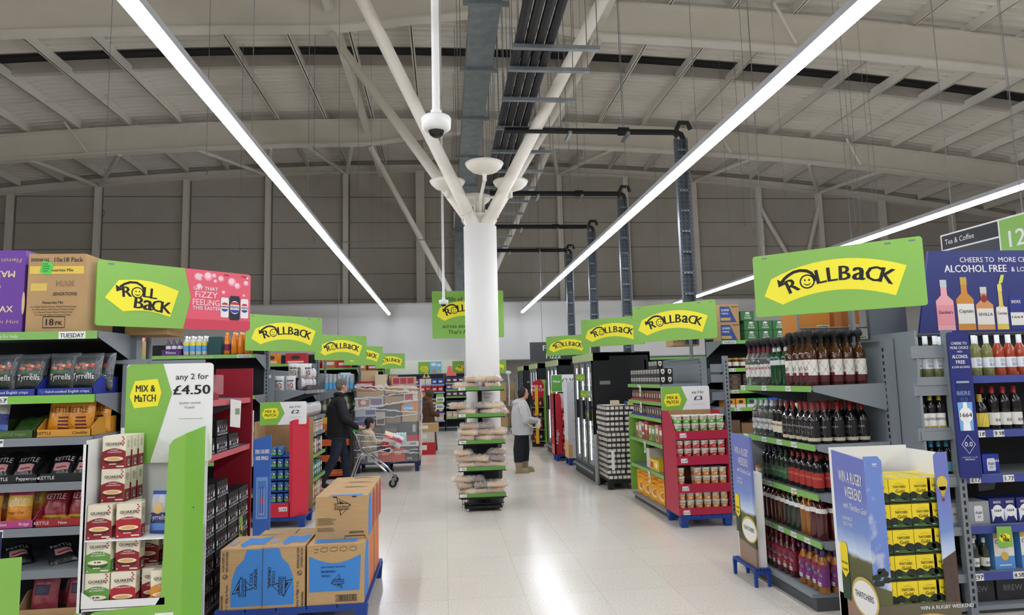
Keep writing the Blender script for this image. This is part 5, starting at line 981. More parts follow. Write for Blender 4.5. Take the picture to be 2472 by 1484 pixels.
def oat(col, bowl, flav, berry=None):
    w, d, h = .118, .06, .172; mb = MB().box(-w / 2, w / 2, -d / 2, d / 2, 0, h, P(232, 222, 200)); C = P(*col); Bw = P(*bowl)
    for fr in (Fr((-w / 2, -d / 2, 0)), Fr((w / 2, d / 2, 0), (-1, 0, 0))):
        mb.poly(fr, [(0, 0), (w, 0), (w, h * .52)] + [(w - w * i / 10, h * (.52 + .1 * math.sin(PI * i / 10))) for i in range(1, 11)], C, 1)
        mb.txt(fr, 'QUAKER', w * .5, h * .72, h * .085, BLACK, 2, w=w * .72, bold=.03).txt(fr, "OAT SO SIMPLE", w * .5, h * .68, h * .022, BLACK, 2, w=w * .45)
        for i, s in enumerate(flav): mb.txt(fr, s, w * .52, h * (.545 - .06 * i), h * .042, WHITE, 2, w=w * min(.62, .075 * len(s)), bold=.03)
        mb.ell(fr, w * .5, h * .25, w * .42, h * .13, Bw, 2, 20, PI, 2 * PI).ell(fr, w * .5, h * .3, w * .41, h * .07, P(240, 222, 182), 3).ell(fr, w * .5, h * .3, w * .28, h * .045, P(222, 176, 112) if not berry else P(244, 236, 214), 4)
        if berry:
            for x in (.4, .52, .6): mb.ell(fr, w * x, h * .31, w * .045, h * .022, P(*berry), 5, 10)
        mb.rect(fr, w * .3, h * .13, w * .62, h * .155, P(240, 230, 210), 3).rect(fr, w * .62, h * .045, w * .95, h * .085, P(230, 222, 206), 3).rect(fr, w * .05, h * .04, w * .12, h * .08, P(230, 200, 190), 3)
        for i in range(5): mb.ell(fr, w * (.86 + .05 * (i % 2)), h * (.96 - .06 * i), w * .04, h * .022, P(150, 60, 50), 2, 8)
    s = Fr((w / 2, -d / 2, 0), (0, 1, 0)); mb.rect(s, 0, 0, d, h * .36, C, 1).lines(s, d * .2, h * .85, d * .8, 6, h * .04, P(120, 110, 96), 1).barcode(s, d * .35, h * .06, d * .75, h * .25, 2)
    s = Fr((-w / 2, d / 2, 0), (0, -1, 0)); mb.rect(s, 0, 0, d, h * .36, C, 1).lines(s, d * .2, h * .85, d * .8, 6, h * .04, P(120, 110, 96), 1)
    return tag(mb.build('porridge_box'), 'o', 'porridge box')
oc = PR(oat((140, 30, 40), (90, 26, 32), ('SWEET', 'CINNAMON')), 'dark red sweet cinnamon porridge box'); oo = PR(oat((170, 34, 46), (110, 26, 34), ('ORIGINAL',)), 'red original porridge box'); og = PR(oat((96, 150, 66), (56, 90, 44), ('APPLE &', 'BLUEBERRY'), (40, 44, 90)), 'green apple and blueberry porridge box'); oy = PR(oat((214, 140, 50), (160, 90, 40), ('GOLDEN', 'SYRUP')), 'orange golden syrup porridge box')
def ob(pr, x, y, z, s, rz=0.): pr.put((QX + x, QY + y, z), pr.desc + ', ' + s, 'porridge boxes in the display', rz)
ob(oc, .063, .05, .953, 'single one at the front of the upper shelf', .03)
for j in range(3):
    for lv in range(3): ob(oc, .085 + .004 * j, .13 + j * .068, .953 + lv * .173, '%s in the left upper stack, %s row back' % (('lowest', 'middle', 'top')[lv], ORD[j]), .02)
ob(oo, .20, .06, .953, 'on the upper shelf beside the crisp bag', .1); ob(oc, .165, .14, .953, 'hidden behind the red one on the upper shelf')
for lv in range(2):
    ob(og, .065, .05, .613 + lv * .173, '%s of two at the front left below' % ('lower', 'upper')[lv], .0); ob(og, .07, .12, .613 + lv * .173, '%s of two second row back' % ('lower', 'upper')[lv])
ob(oo, .19, .05, .613, 'bottom front below the cinnamon one', .06); ob(oc, .2, .07, .786, 'stacked on the red original box', -.04)
for lv in range(2): ob(oc, .37, .22, .613 + lv * .173, '%s one at the back right of the lower shelf' % ('bottom', 'upper')[lv]); ob(oc, .24, .2, .613 + lv * .173, '%s one mid back of the lower shelf' % ('bottom', 'upper')[lv])
ob(oy, .385, .05, .613, 'at the front right corner', .05); ob(oc, .32, .1, .613, 'left of the orange box', 0)
bt2 = PR(bag('crisp_bag', .13, .22, .08, [(0, .1, FO(40, 70, 150)), (.1, .22, FO(90, 140, 210)), (.22, .46, FO(30, 44, 110)), (.46, .9, FO(176, 180, 186)), (.9, 1.1, FO(40, 80, 170))], FO(180, 186, 194), name_art('Tyrrells', .34, WHITE, .2, None, lambda mb, f, w, h: mb.ell(f, 0, h * .6, w * .2, h * .13, P(214, 180, 110), 1)), 12, 8, 12), '')
bt2.put((QX + .335, QY + .1, .953), 'silver and blue crisp bag standing on the porridge display shelf', None, -.2, 1., -.1); bt2.put((QX + .4, QY + .06, .955), 'blue crisp bag slumped at the right end of the porridge display', None, -.5, .75, -.7)
# lime card corner in the lower left foreground
t = thing('card_display', 'lime green cardboard display corner at the bottom left of the view', 'display', (-2.42, 3.2, 0)); ff = Fr((0, 0, 0), (.42, .35, 0))
MB().prism([(-.3, 0), (.5, 0), (.5, .93), (-.3, 1.0)], ff, .008, LIME).build('side_panel', t); MB().prism([(-.2, 0), (.2, 0), (.2, 1.04), (-.2, 1.06)], Fr((.1, .25, 0), (.42, .35, 0)), .01, P(44, 46, 84)).build('inner_panel', t)

# ------------------------------------------------------------------ left: crimson cola shelf end facing the main aisle
UP = Unit((-1.76, 5.06, 0), PI / 2)
CR2 = M('crimson_strip', (206, 96, 108), .35)
gp = gondola('shelf_end', 'crimson clad shelf end stacked with black cola packs', UP, 0, 1.2, .52, 1.92, [(1.615, CR2, 0, ((.02, '4.0'),)), (1.205, CR2)], back=CRIM, ends='', base=.1)
MB().box(-.03, .0, -.02, .52, 0, 1.92, STEEL).box(-.05, .0, .36, .53, 0, 1.93, STEEL).box(-.06, 1.22, .5, .58, 1.9, 1.925, STEEL).build('end_panel', gp)
MB().box(-.02, .0, -.05, .12, 0, 1.9, CRIM).build('side_panel', gp); MB().box(1.2, 1.22, -.02, .3, 0, 1.88, MAROON).box(1.22, 1.23, -.03, .03, 1.0, 1.5, WHITE).build('side_panel', gp)
MB().box(.02, 1.19, .48, .515, 1.62, 1.9, P(196, 54, 82)).build('header_card', gp)
def cola():
    w, d, h = .25, .13, .122; mb = MB().box(-w / 2, w / 2, -d / 2, d / 2, 0, h, BLACK)
    for i in range(5):
        x = -w / 2 + w * (i + .5) / 5
        for y in (-d / 2 + .022, d / 2 - .022): mb.lathe([(.02, .002), (.0235, .01), (.0235, h - .012), (.018, h - .002), (.001, h - .003, P(150, 150, 154))], P(30, 30, 34), 10, (x, y, 0))
        f = Fr((x - .02, -d / 2 - .004, 0)); mb.rect(f, .004, .03, .036, .07, P(206, 206, 210), 1) if i in (0, 4) else mb.rect(f, .003, .024, .037, .06, P(*((150, 150, 154), (120, 118, 122), (170, 168, 172))[i % 3]), 1).ell(f, .02, .055, .013, .018, P(180, 176, 182), 1, 10)
        mb.rect(f, .004, .075, .036, .085, P(150, 40, 50) if i == 2 else P(90, 92, 98), 2)
    mb.rect(Fr((-w / 2, -d / 2 - .006, 0)), .0, .004, w, .02, P(120, 120, 124), 1); s = Fr((-w / 2, d / 2, 0), (0, -1, 0)); mb.rect(s, .02, .02, .08, .1, P(200, 200, 204), 1)
    return tag(mb.build('cola_pack'), 'c', 'cola pack')
pc2 = PR(cola(), 'black cola can pack')
for lv in range(7):
    for k in range(4):
        if (lv, k) in ((6, 3), (6, 2)): continue
        for j in range(2): pc2.put(UP.w(.15 + k * .285 + R.uniform(-.015, .015), .05 + j * .16, .102 + lv * .128), 'black cola can pack, %s from near end, %s layer up, %s stack' % (ORD[k], ORD[lv], ('front', 'back')[j]), 'cola packs on the crimson shelf end', UP.rz)
for k in range(3):
    for lv in range(2 if k == 1 else 1): pc2.put(UP.w(.2 + k * .3, .08, 1.207 + lv * .128), 'black cola can pack on the second crimson shelf, %s from near end%s' % (ORD[k], ', upper' if lv else ''), 'cola packs on the crimson shelf end', UP.rz)
pack('small yellow and blue card on the near cola pack of the second crimson shelf', UP.w(.2, .06, 1.33), .2, .06, .03, P(230, 196, 60), None, UP.rz, name='promo_card')
t = thing('cola_multipack', 'cream and red cola multipack under clear wrap on the top crimson shelf', 'cola pack', UP.w(.45, .12, 1.617), UP.rz)
MB().box(-.12, .1, -.06, .06, .0, .05, MAROON).build('tray', t); MB().prism(rounded(.16, .15, .04), Fr((-.12, -.03, .03)), .08, P(226, 210, 170)).ell(Fr((-.12, -.03, .03)), .08, .07, .035, .03, WHITE, 1).txt(Fr((-.12, -.03, .03)), 'PEPSI', .08, .06, .018, BLACK, 2, bold=.03).build('carton', t); MB().box(.05, .24, -.05, .06, .04, .2, M('clear_wrap', (230, 170, 175), .15, alpha=.35)).build('wrap', t)
o = MB().prism([(0, 0), (.13, -.02), (.14, .2), (.0, .22)], Fr((0, 0, 0), (.3, .9, 0)), .002, PAPER).rect(Fr((0, 0, 0), (.3, .9, 0)), .06, .09, .12, .14, P(130, 150, 120), 1).build('price_card', None, (-1.73, 5.62, 1.40)); tag(o, 'pale price card hanging from the top crimson shelf', 'tag')
wob('green price flag low on the cola packs', (-1.742, 5.95, .42), .07, .2, 1.45)

# ------------------------------------------------------------------ left: pallet of corn chip cartons
pallet('blue pallet carrying the corn chip cartons in the foreground', -1.64, -.58, 5.05, 6.27, .15)
TANC = M('corn_chip_carton', (186, 152, 108), .8, noise=.06, nscale=12, stretch=(1, 1, 8)); SKYB = P(64, 132, 206, rough=.7)
INK = P(38, 34, 40, rough=.8)
def logo(mb, f, x, y, s, d=3, rot=0., fill=None):
    c, si = math.cos(rot), math.sin(rot); q = lambda a, b: (x + s * (a * c - b * si), y + s * (a * si + b * c))
    mb.stroke(f, [q(-.35, .62), q(.62, .1), q(-.06, -.62)], s * .09, INK, d, True); mb.poly(f, [q(-.2, .42), q(.36, .12), q(-.02, -.3)], INK, d)
    mb.poly(f, [q(-.52, -.17), q(.5, -.17), q(.5, .2), q(-.52, .2)], fill or TANC, d + 1).stroke(f, [q(-.52, -.17), q(.5, -.17), q(.5, .2), q(-.52, .2)], s * .05, INK, d + 2, True)
    mb.txt(f, 'Doritos', *q(-.01, -.1), s * .24, INK, d + 2, w=s * .9, bold=.03, rot=rot)
def carton(name, lab_, loc, w, d, h, art=None, side=None, top=None, grp='corn chip cartons', rz=0.):
    mb = MB().box(-w / 2, w / 2, -d / 2, d / 2, 0, h, TANC)
    for z in (.0, h - .012): mb.box(-w / 2 - .0008, w / 2 + .0008, -d / 2 - .0008, d / 2 + .0008, z + .004, z + .006, KRAFT)
    if art: art(mb, Fr((-w / 2, -d / 2, 0)), w, h)
    if side: side(mb, Fr((w / 2, -d / 2, 0), (0, 1, 0)), d, h)
    ft = Fr((-w / 2, -d / 2, h), (1, 0, 0), (0, 1, 0)); mb.rect(ft, 0, d * .49, w, d * .51, KRAFT, 1)
    if top: top(mb, ft, w, d)
    return tag(mb.build(name, None, loc, rz), lab_, 'box', grp)
def frontA(rot):
    def art(mb, f, w, h):
        k = 1 if rot > 0 else -1; X = (lambda a: w * a) if k > 0 else (lambda a: w * (1 - a))
        pts = [(X(.26), 0.02), (X(1), .02), (X(1), h * .98), (X(.62), h * .98), (X(.55), h * .82), (X(.38), h * .7), (X(.28), h * .5), (X(.25), h * .25)]
        mb.poly(f, pts if k > 0 else pts[::-1], SKYB, 1); logo(mb, f, X(.54), h * .36, w * .4, 2, PI / 2 * k, SKYB)
        mb.txt(f, 'COOL', X(.78), h * .5, w * .08, INK, 2, bold=.04, rot=PI / 2 * k).txt(f, 'ORIGINAL', X(.88), h * .5, w * .08, INK, 2, bold=.04, rot=PI / 2 * k)
        mb.txt(f, 'NON DISPLAY', X(.1), h * .8, w * .06, INK, 2, rot=PI / 2 * k, bold=.02, w=h * .32).txt(f, 'HFSS ANYWHERE', X(.19), h * .8, w * .06, INK, 2, rot=PI / 2 * k, bold=.02, w=h * .34).ell(f, X(.12), h * .55, w * .06, w * .06, INK, 2, 14).ell(f, X(.12), h * .55, w * .048, w * .048, TANC, 3, 14).stroke(f, [(X(.08), h * .55), (X(.11), h * .53), (X(.16), h * .57)], .006, INK, 4)
        mb.txt(f, '12 x 180g et Packs', X(.19), h * .2, w * .06, INK, 2, rot=PI / 2 * k).txt(f, '300043084', X(.08), h * .12, w * .06, INK, 2, rot=PI / 2 * k, bold=.02)
    return art
def frontC(mb, f, w, h):
    mb.poly(f, [(.015, h * .22), (w - .03, h * .22), (w - .02, h * .82)] + [(w - .02 - (w - .035) * i / 10, h * (.82 - .13 * math.sin(PI * i / 10))) for i in range(1, 11)], SKYB, 1)
    logo(mb, f, w * .55, h * .38, w * .2, 2, PI, SKYB); mb.txt(f, 'COOL', w * .33, h * .5, h * .04, INK, 2, rot=PI, bold=.05).txt(f, 'ORIGINAL', w * .37, h * .57, h * .04, INK, 2, rot=PI, bold=.05).txt(f, 'FLAVOUR CORN CHIPS', w * .46, h * .64, h * .028, INK, 2, rot=PI, w=w * .42)
    mb.stroke(f, [(w * .5, h * .05), (w * .88, h * .05), (w * .88, h * .15), (w * .5, h * .15)], .004, INK, 2, True); x = w * .52; r = random.Random(2)
    while x < w * .86: k = r.choice((.002, .004, .006)); mb.rect(f, x, h * .06, x + k, h * .14, INK, 2); x += k + r.choice((.003, .005))
    for i in range(4):
        x = w * (.24 + .17 * i); mb.stroke(f, [(x, h * .9), (x + .03, h * .88), (x + .05, h * .91), (x + .05, h * .95), (x + .02, h * .96), (x, h * .94)], .003, INK, 2, True)
    mb.txt(f, 'BEST', w * .16, h * .87, h * .02, INK, 2).txt(f, 'STORE', w * .16, h * .92, h * .02, INK, 2)
def frontT(mb, f, w, h):
    logo(mb, f, w * .5, h * .76, w * .27, 2); mb.lines(f, w * .04, h * .5, w * .42, 7, h * .024, INK, 2, .3).lines(f, w * .04, h * .28, w * .38, 5, h * .02, INK, 2, .3, 5).txt(f, '400039998', w * .78, h * .13, h * .055, INK, 2, bold=.03).stroke(f, [(w * .56, -.0), (w * .56, h * .075), (w * .95, h * .075), (w * .95, 0)], .006, INK, 2)
    for x in (.33, .7): mb.rect(f, w * x, h - .01, w * (x + .08), h - .001, BLACK, 2)
ORG = P(214, 104, 48); RDK = P(170, 60, 52)
ss = lambda c, c2=None: (lambda mb, f, d, h: mb.poly(f, [(d * .15, .01), (d * .95, .01), (d * .95, h * .9), (d * .6, h * .98), (d * .3, h * .85), (d * .15, h * .6)], c, 1))
topb = lambda mb, f, w, d: mb.poly(f, [(w * .35, d * .3), (w * .5, d * .1), (w * .6, d * .3), (w * .95, d * .25), (w * .95, d * .9), (w * .7, d * .7), (w * .4, d * .8)], SKYB, 2).rect(f, w * .06, d * .3, w * .22, d * .6, P(150, 150, 170), 2)
carton('corn_chip_carton', 'leftmost brown and blue corn chip carton on the front of the pallet', (-1.46, 5.27, .15), .29, .42, .415, frontA(1), None, topb); carton('corn_chip_carton', 'middle brown and blue corn chip carton on the front of the pallet', (-1.165, 5.265, .15), .29, .42, .42, frontA(-1), None, topb)
carton('corn_chip_carton', 'square corn chip carton with upside down print at the front right of the pallet', (-.805, 5.22, .15), .40, .32, .415, frontC, ss(SKYB), lambda mb, f, w, d: mb.rect(f, w * .1, d * .2, w * .85, d * .6, SKYB, 2))
carton('corn_chip_carton', 'front carton of the upper row with a centred logo and small print', (-.785, 5.34, .565), .385, .25, .315, frontT, ss(SKYB), lambda mb, f, w, d: mb.rect(f, w * .25, d * .05, w * .9, d * .25, SKYB, 2))
for i in range(3): carton('corn_chip_carton', 'brown carton in the upper row on the pallet, %s behind the front one' % ORD[i], (-.785, 5.597 + i * .257, .565), .385, .25, .315, None, ss(RDK), lambda mb, f, w, d: mb.lines(f, w * .4, d * .8, w * .9, 2, .03, INK, 2))
for i in range(2): carton('corn_chip_carton', 'orange sided carton in the lower row on the pallet, %s behind the square one' % ORD[i], (-.80, 5.56 + i * .42, .15), .39, .35, .415, None, ss(ORG))
for i, x in enumerate((-1.44, -1.14)): carton('corn_chip_carton', 'orange topped carton behind the front ones, %s' % ('by the cola shelves' if i == 0 else 'beside the upper row'), (x, 5.86, .15), .29, .66, .31, None, ss(ORG), lambda mb, f, w, d: mb.rect(f, w * .3, d * .05, w * .95, d * .3, ORG, 2).rect(f, w * .05, d * .45, w * .95, d * .7, P(60, 52, 50), 2).ell(f, w * .3, d * .25, w * .18, d * .08, P(90, 70, 60), 2))
# ------------------------------------------------------------------ left: coffee shelf end, soft drinks shelving, red tin display
U4 = Unit((-2.36, 8.6, 0), 0)
gondola('shelving', 'soft drinks shelving with a wednesday strip behind the large sale sign', U4, -3.2, 0, .55, 2.3, [(2.115, GREEN, 0, (), ('WEDNESDAY', 2.98)), (1.6, GREEN), (1.2, GREEN), (.8, GREEN), (.4, GREEN)], back=DKBACK, ends='r', base=.1)
BOT = [(.001, 0), (.033, .003), (.035, .02), (.035, .15), (.03, .18), (.016, .21), (.015, .235), (.001, .236)]
lu = PR(bottle('drink_bottle', 'l', 'bottle', BOT, glass('lemon', (214, 218, 206), .2), [('label', label(.05, .12, .0355, P(96, 160, 210))), ('neck_label', label(.12, .16, .0352, P(232, 214, 70))), ('cap', cap(.215, .242, WHITE, .016))]), 'clear drink bottle with blue and yellow label')
ju = PR(bottle('drink_bottle', 'j', 'bottle', sc_prof(BOT, 1.15), glass('orange', (226, 130, 30), .1), [('label', label(.05, .13, .0408, P(120, 30, 70))), ('cap', cap(.245, .28, P(240, 150, 30), .018))]), 'orange juice bottle with purple label')
jv = PR(bottle('drink_bottle', 'j', 'bottle', sc_prof(BOT, 1.15), glass('orange', (226, 130, 30), .1), [('cap', cap(.245, .28, P(240, 180, 120), .018))]), 'plain orange juice bottle')
put_list(lu, U4, (-.86, -.785, -.71, -.635), .08, 2.118, 'g', 'wednesday shelf', 2); put_list(ju, U4, (-.37,), .08, 2.118, 'g', 'wednesday shelf', 1); put_list(jv, U4, (-.28, -.2, -.12), .08, 2.118, 'g', 'wednesday shelf', 2)
pack('dark green drinks carton between the clear and orange bottles', U4.w(-.5, .12, 2.118), .155, .2, .225, P(28, 70, 72), None, name='drinks_pack')
pack('purple and white blackcurrant drinks tray left of the clear bottles', U4.w(-1.02, .12, 2.118), .22, .2, .07, P(84, 40, 110), lambda mb, f, w, h: mb.txt(f, 'Ribena', w * .5, h * .3, h * .45, WHITE, 2), name='shelf_tray', cat='tray'); put_list(PR(bottle('drink_bottle', 'r', 'bottle', sc_prof(BOT, .85), G_PURPLE, [('label', label(.08, .12, .0302, P(220, 214, 220)))]), 'dark purple drink bottle'), U4, (-1.09, -1.02, -.95), .12, 2.122, 'g', 'wednesday shelf', 1)
pack('pink carton and bottles seen under the large sale sign', U4.w(-1.5, .14, 2.3), .14, .2, .2, P(226, 150, 160), None, name='drinks_pack'); pack('tall brown shelf stock carton under the pink carton', U4.w(-1.5, .14, 2.118), .3, .25, .18, KRAFT, None, name='stock_box')
put_list(PR(bottle('drink_bottle', 'c', 'bottle', sc_prof(BOT, 1.1), G_DARK, [('label', label(.06, .13, .039, P(180, 40, 60)))]), 'dark bottle with red label'), U4, [-1.5 + .12 * i for i in range(12)], .1, 1.603, 'g', 'drinks shelf', 1)
U5 = Unit((-1.86, 9.2, 0), PI / 2)
gondola('shelf_end', 'grey shelf end with white coffee packets above the red display', U5, 0, 1.45, .52, 1.93, [(1.64, STEEL, 0, tk(1.1, .8)), (1.265, STEEL, 0, tk(.6)), (1.03, STEEL, 0, tk(.6)), (.73, GREEN), (.4, GREEN)], ends='l', base=.1)
o = MB().box(0, .1, 0, .02, 0, 1.93, STEEL).box(.02, .06, -.003, 0, 1.82, 1.86, PAPER).build('end_post', None, (-2.36, 9.14, 0)); tag(o, 'grey post at the near end of the coffee shelf end', 'post')
def coff(mb, f, w, h): mb.rect(f, -w * .34, h * .62, w * .34, h * .72, P(90, 84, 84), 1).ell(f, 0, h * .36, w * .3, h * .2, P(52, 36, 34), 1).ell(f, -.005, h * .38, w * .18, h * .1, P(200, 150, 120), 2).rect(f, w * .12, h * .22, w * .3, h * .3, P(140, 40, 50), 2)
cb = PR(bag('coffee_packet', .13, .2, .085, [(0, 1.1, FO(222, 220, 220))], FO(200, 198, 198), coff, 14, 8, 10), 'white coffee packet with dark cup print')
pl = PR(bag('coffee_packet', .11, .17, .08, [(0, .35, FO(186, 160, 160)), (.35, 1.1, FO(214, 210, 212))], FO(190, 186, 186), None, 15, 8, 10), 'pale foil coffee packet')
for i, x in enumerate((.1, .22)): cb.put((-2.22 + .15 * i, 9.25, 1.642), 'white coffee packet with dark cup print facing the entrance, %s of two' % ('left', 'right')[i], 'coffee packets', 0.)
for i in range(3): cb.put((-1.98 + .07 * i - .1, 9.42 + .12 * i, 1.815), 'white coffee packet with dark print on the upper tier, %s from the left' % ORD[i], 'coffee packets', .3)
pack('dark brown coffee tray on the top coffee shelf', U5.w(.62, .02, 1.642), 1.0, .012, .07, P(60, 50, 46), lambda mb, f, w, h: mb.txt(f, 'TASSIMO', w * .2, h * .3, h * .5, P(150, 140, 130), 2), U5.rz, name='shelf_tray', cat='tray')
for lv in range(2):
    for i in range(8): pl.put(U5.w(.25 + i * .13, .1 + .05 * (i % 2), 1.642 + lv * .15), 'pale foil coffee packet, %s from near end, %s tier, top coffee shelf' % (ORD[i], ('lower', 'upper')[lv]), 'pale coffee packets', U5.rz + R.uniform(-.3, .3))
for z, nm in ((1.268, 'second'), (1.033, 'third')):
    for i in range(10):
        if z > 1.1: pl.put(U5.w(.08 + i * .135, .08, z), 'pale foil coffee packet, %s from near end, %s coffee shelf' % (ORD[i], nm), 'pale coffee packets', U5.rz + R.uniform(-.2, .2), 1.15)
        else: pack('white and pastel capsule carton, %s from near end, third coffee shelf' % ORD[i], U5.w(.08 + i * .135, .12, z), .125, .2, .16, P(*((226, 222, 214), (190, 206, 196), (216, 180, 180))[i % 3]), lambda mb, f, w, h: mb.rect(f, w * .2, h * .4, w * .8, h * .65, P(190, 130, 110), 1).rect(f, w * .1, h * .75, w * .9, h * .85, P(110, 120, 110), 1), U5.rz, name='capsule_carton', grp='capsule cartons')
for z, cs, nm in ((.733, ((150, 110, 90), (60, 60, 110), (206, 196, 180)), 'fourth'), (.403, ((90, 160, 60), (70, 150, 210), (60, 90, 60)), 'fifth'), (.102, ((190, 150, 110), (206, 190, 170), (170, 90, 70)), 'bottom')):
    for i in range(9): pack('%s carton, %s from near end, %s coffee shelf' % (('plain', 'dark', 'light')[i % 3] if nm != 'fifth' else ('green', 'blue', 'dark green')[i % 3], ORD[i], nm), U5.w(.1 + i * .15, .13, z), .135, .2, .2, P(*cs[i % 3]), lambda mb, f, w, h: mb.rect(f, w * .15, h * .55, w * .85, h * .8, PAPER, 1).ell(f, w * .5, h * .28, w * .3, h * .14, P(226, 214, 180), 1, 12), U5.rz, name='food_carton', grp='%s coffee shelf cartons' % nm)
# red tin display
RX0, RX1, RY = -2.33, -1.72, 8.5
t = thing('tin_display', 'red cardboard display of blue tins under the small mix and match board', 'display', (RX0, RY, 0)); w = RX1 - RX0
MB().box(0, w, .5, .51, .13, 1.3, KRAFT).box(0, .006, 0, .5, .13, 1.28, KRAFT).build('back_panel', t)
MB().prism([(0, .13), (.43, .13), (.43, .3), (.0, .3)], Fr((0, 0, 0)), .01, RED).prism([(.42, .13), (.46, .13), (.46, 1.29), (.42, 1.27)], Fr((0, 0, 0)), .01, RED).rect(Fr((0, 0, 0)), .3, .2, .4, .25, WHITE, 1).txt(Fr((0, 0, 0)), '£1.98', .345, .21, .028, BLACK, 2).build('front_panel', t)
MB().prism([(0, .13), (.22, .13), (.22, 1.31), (0, 1.29)], Fr((.46, 0, 0), (.75, .66, 0)), .01, RED).build('side_wing', t)
for z in (.3, .44, .58, .72, .86): MB().box(.01, .43, .01, .48, z - .012, z, P(40, 70, 150)).build('shelf', t)
pallet('blue half pallet under the red tin display', RX0 + .05, RX1, RY + .01, RY + .5, .13)
ti = MB().lathe([(.036, 0), (.037, .002), (.037, .1), (.034, .104), (.001, .103, P(190, 192, 194))], P(50, 110, 170), 14).build('tin'); tag(ti, 't', 'tin')
q = MB(); f = Cyl(.037); q.rect(f, -.03, .01, .03, .04, P(110, 170, 90), 1).rect(f, -.03, .045, .03, .075, P(24, 34, 60), 1).ell(f, 0, .06, .022, .012, WHITE, 2); q.build('label', ti)
pt = PR(ti, 'blue tin')
for r_, z in enumerate((.3, .44, .58, .72, .86)):
    for i in range(5 if r_ < 4 else 4):
        for j in range(2): pt.put((RX0 + .055 + i * .083, RY + .06 + j * .09, z), 'blue tin with green label, %s from left, %s row up, %s' % (ORD[i], ORD[r_], ('front', 'behind')[j]), 'blue tins in the red display', R.uniform(-.4, .4))
t = thing('standee', 'narrow blue standing card reading zero calories 100% wings', 'sign', (-2.07, 7.55, 0)); f = Fr((0, 0, 0))
mb = MB().prism([(0, 0), (.175, .03), (.175, 1.185), (0, 1.14)], f, .03, P(64, 112, 196)); mb.rect(f, .03, .3, .15, .74, P(130, 170, 226), 1).rect(f, .045, .32, .135, .7, P(90, 140, 214), 2).rect(f, .06, .34, .12, .62, P(150, 180, 226), 3)
for x in (.075, .1): mb.rect(f, x - .006, .36, x + .006, .64, P(60, 90, 190), 4).rect(f, x - .006, .46, x + .006, .52, P(200, 60, 80), 5)
mb.txt(f, 'ZERO CALORIES', .0875, .99, .045, WHITE, 2, w=.15, bold=.04).txt(f, '100% WINGS', .0875, .92, .045, WHITE, 2, w=.13, bold=.04); mb.build('card', t)

# ------------------------------------------------------------------ left: water shelf end and the shelves beyond
U6 = Unit((-2.4, 12.35, 0), 0)
gondola('shelving', 'third left shelving run with orange and red stock on top', U6, -3.5, 0, .55, 2.3, [(2.1, GREEN), (1.6, GREEN), (1.2, GREEN), (.8, GREEN), (.4, GREEN)], back=DKBACK, ends='r', base=.1)
for i, (x, c, nm) in enumerate(((-.95, (222, 130, 40), 'left orange'), (-.72, (222, 130, 40), 'right orange'), (-.3, (190, 40, 50), 'red'))): pack('%s stock carton on top of the third left shelving run' % nm, U6.w(x, .2, 2.103), .21 if i < 2 else .36, .25, .19, P(*c), lambda mb, f, w, h: mb.ell(f, w * .5, h * .6, w * .25, h * .2, P(60, 40, 30), 1, 12).rect(f, w * .1, h * .1, w * .9, h * .25, P(236, 214, 190), 1), name='stock_box')
U7 = Unit((-1.82, 13.0, 0), PI / 2)
gondola('shelf_end', 'grey shelf end topped with clear water bottles behind the man', U7, 0, 1.3, .55, 1.93, [(1.6, STEEL, 0, tk(.4, .9)), (1.18, STEEL, 0, tk(.3, .8)), (.8, STEEL), (.4, STEEL)], ends='', base=.1)
wb = PR(bottle('water_bottle', 'w', 'bottle', sc_prof(BOT, 1.25), glass('water', (206, 220, 226), .5, .06), [('label', label(.03, .14, .0444, P(86, 166, 212))), ('cap', cap(.262, .3, P(180, 200, 220), .019))]), 'clear water bottle with blue label')
for i in range(7):
    for j in range(2): wb.put((-2.27 + i * .075, 13.06 + i * .03 + j * .12, 1.603), 'clear water bottle with blue label, %s from left, %s row' % (ORD[i], ('front', 'back')[j]), 'water bottles on the top shelf', 0)
pack('pale blue water multipack at the right of the water bottles', U7.w(.28, .13, 1.603), .2, .16, .33, P(196, 222, 232), lambda mb, f, w, h: mb.barcode(f, w * .3, .03, w * .7, .07).rect(f, w * .2, h * .5, w * .3, h * .6, P(40, 60, 120), 1).rect(f, w * .6, h * .5, w * .7, h * .6, P(40, 60, 120), 1), .4, name='water_pack')
pack('orange drink multipack at the far end of the water shelf', U7.w(.75, .12, 1.603), .4, .16, .31, P(196, 140, 100), lambda mb, f, w, h: mb.rect(f, 0, h * .1, w, h * .45, P(206, 110, 60), 1), U7.rz, name='drinks_pack')
tb = PR(bottle('cordial_bottle', 'c', 'bottle', sc_prof(BOT, 1.35, .85), glass('cordial', (150, 160, 130), .35), [('label', label(.05, .15, .041, P(196, 200, 170))), ('cap', cap(.285, .32, P(60, 70, 60), .019))]), 'tall pale cordial bottle')
for i in range(7): tb.put(U7.w(.06 + i * .13, .09, 1.183), 'tall pale cordial bottle, %s from near end, second water shelf' % ORD[i], 'cordial bottles', U7.rz)
for i in range(4): tb.put((-2.3 + i * .1, 13.08, 1.183), 'tall cordial bottle facing the entrance, %s from left, second water shelf' % ORD[i], 'cordial bottles', 0)
for z, nm in ((.803, 'third'), (.403, 'fourth'), (.102, 'bottom')):
    for i in range(8): pack('%s snack carton, %s from near end, %s water shelf' % (('red', 'white', 'orange', 'green')[i % 4], ORD[i], nm), U7.w(.1 + i * .15, .12, z), .14, .2, .24, P(*((186, 60, 60), (206, 200, 196), (214, 130, 60), (110, 140, 80))[i % 4]), lambda mb, f, w, h: mb.ell(f, w * .5, h * .5, w * .35, h * .22, P(222, 206, 180), 1, 12), U7.rz, name='food_carton', grp='%s water shelf cartons' % nm)
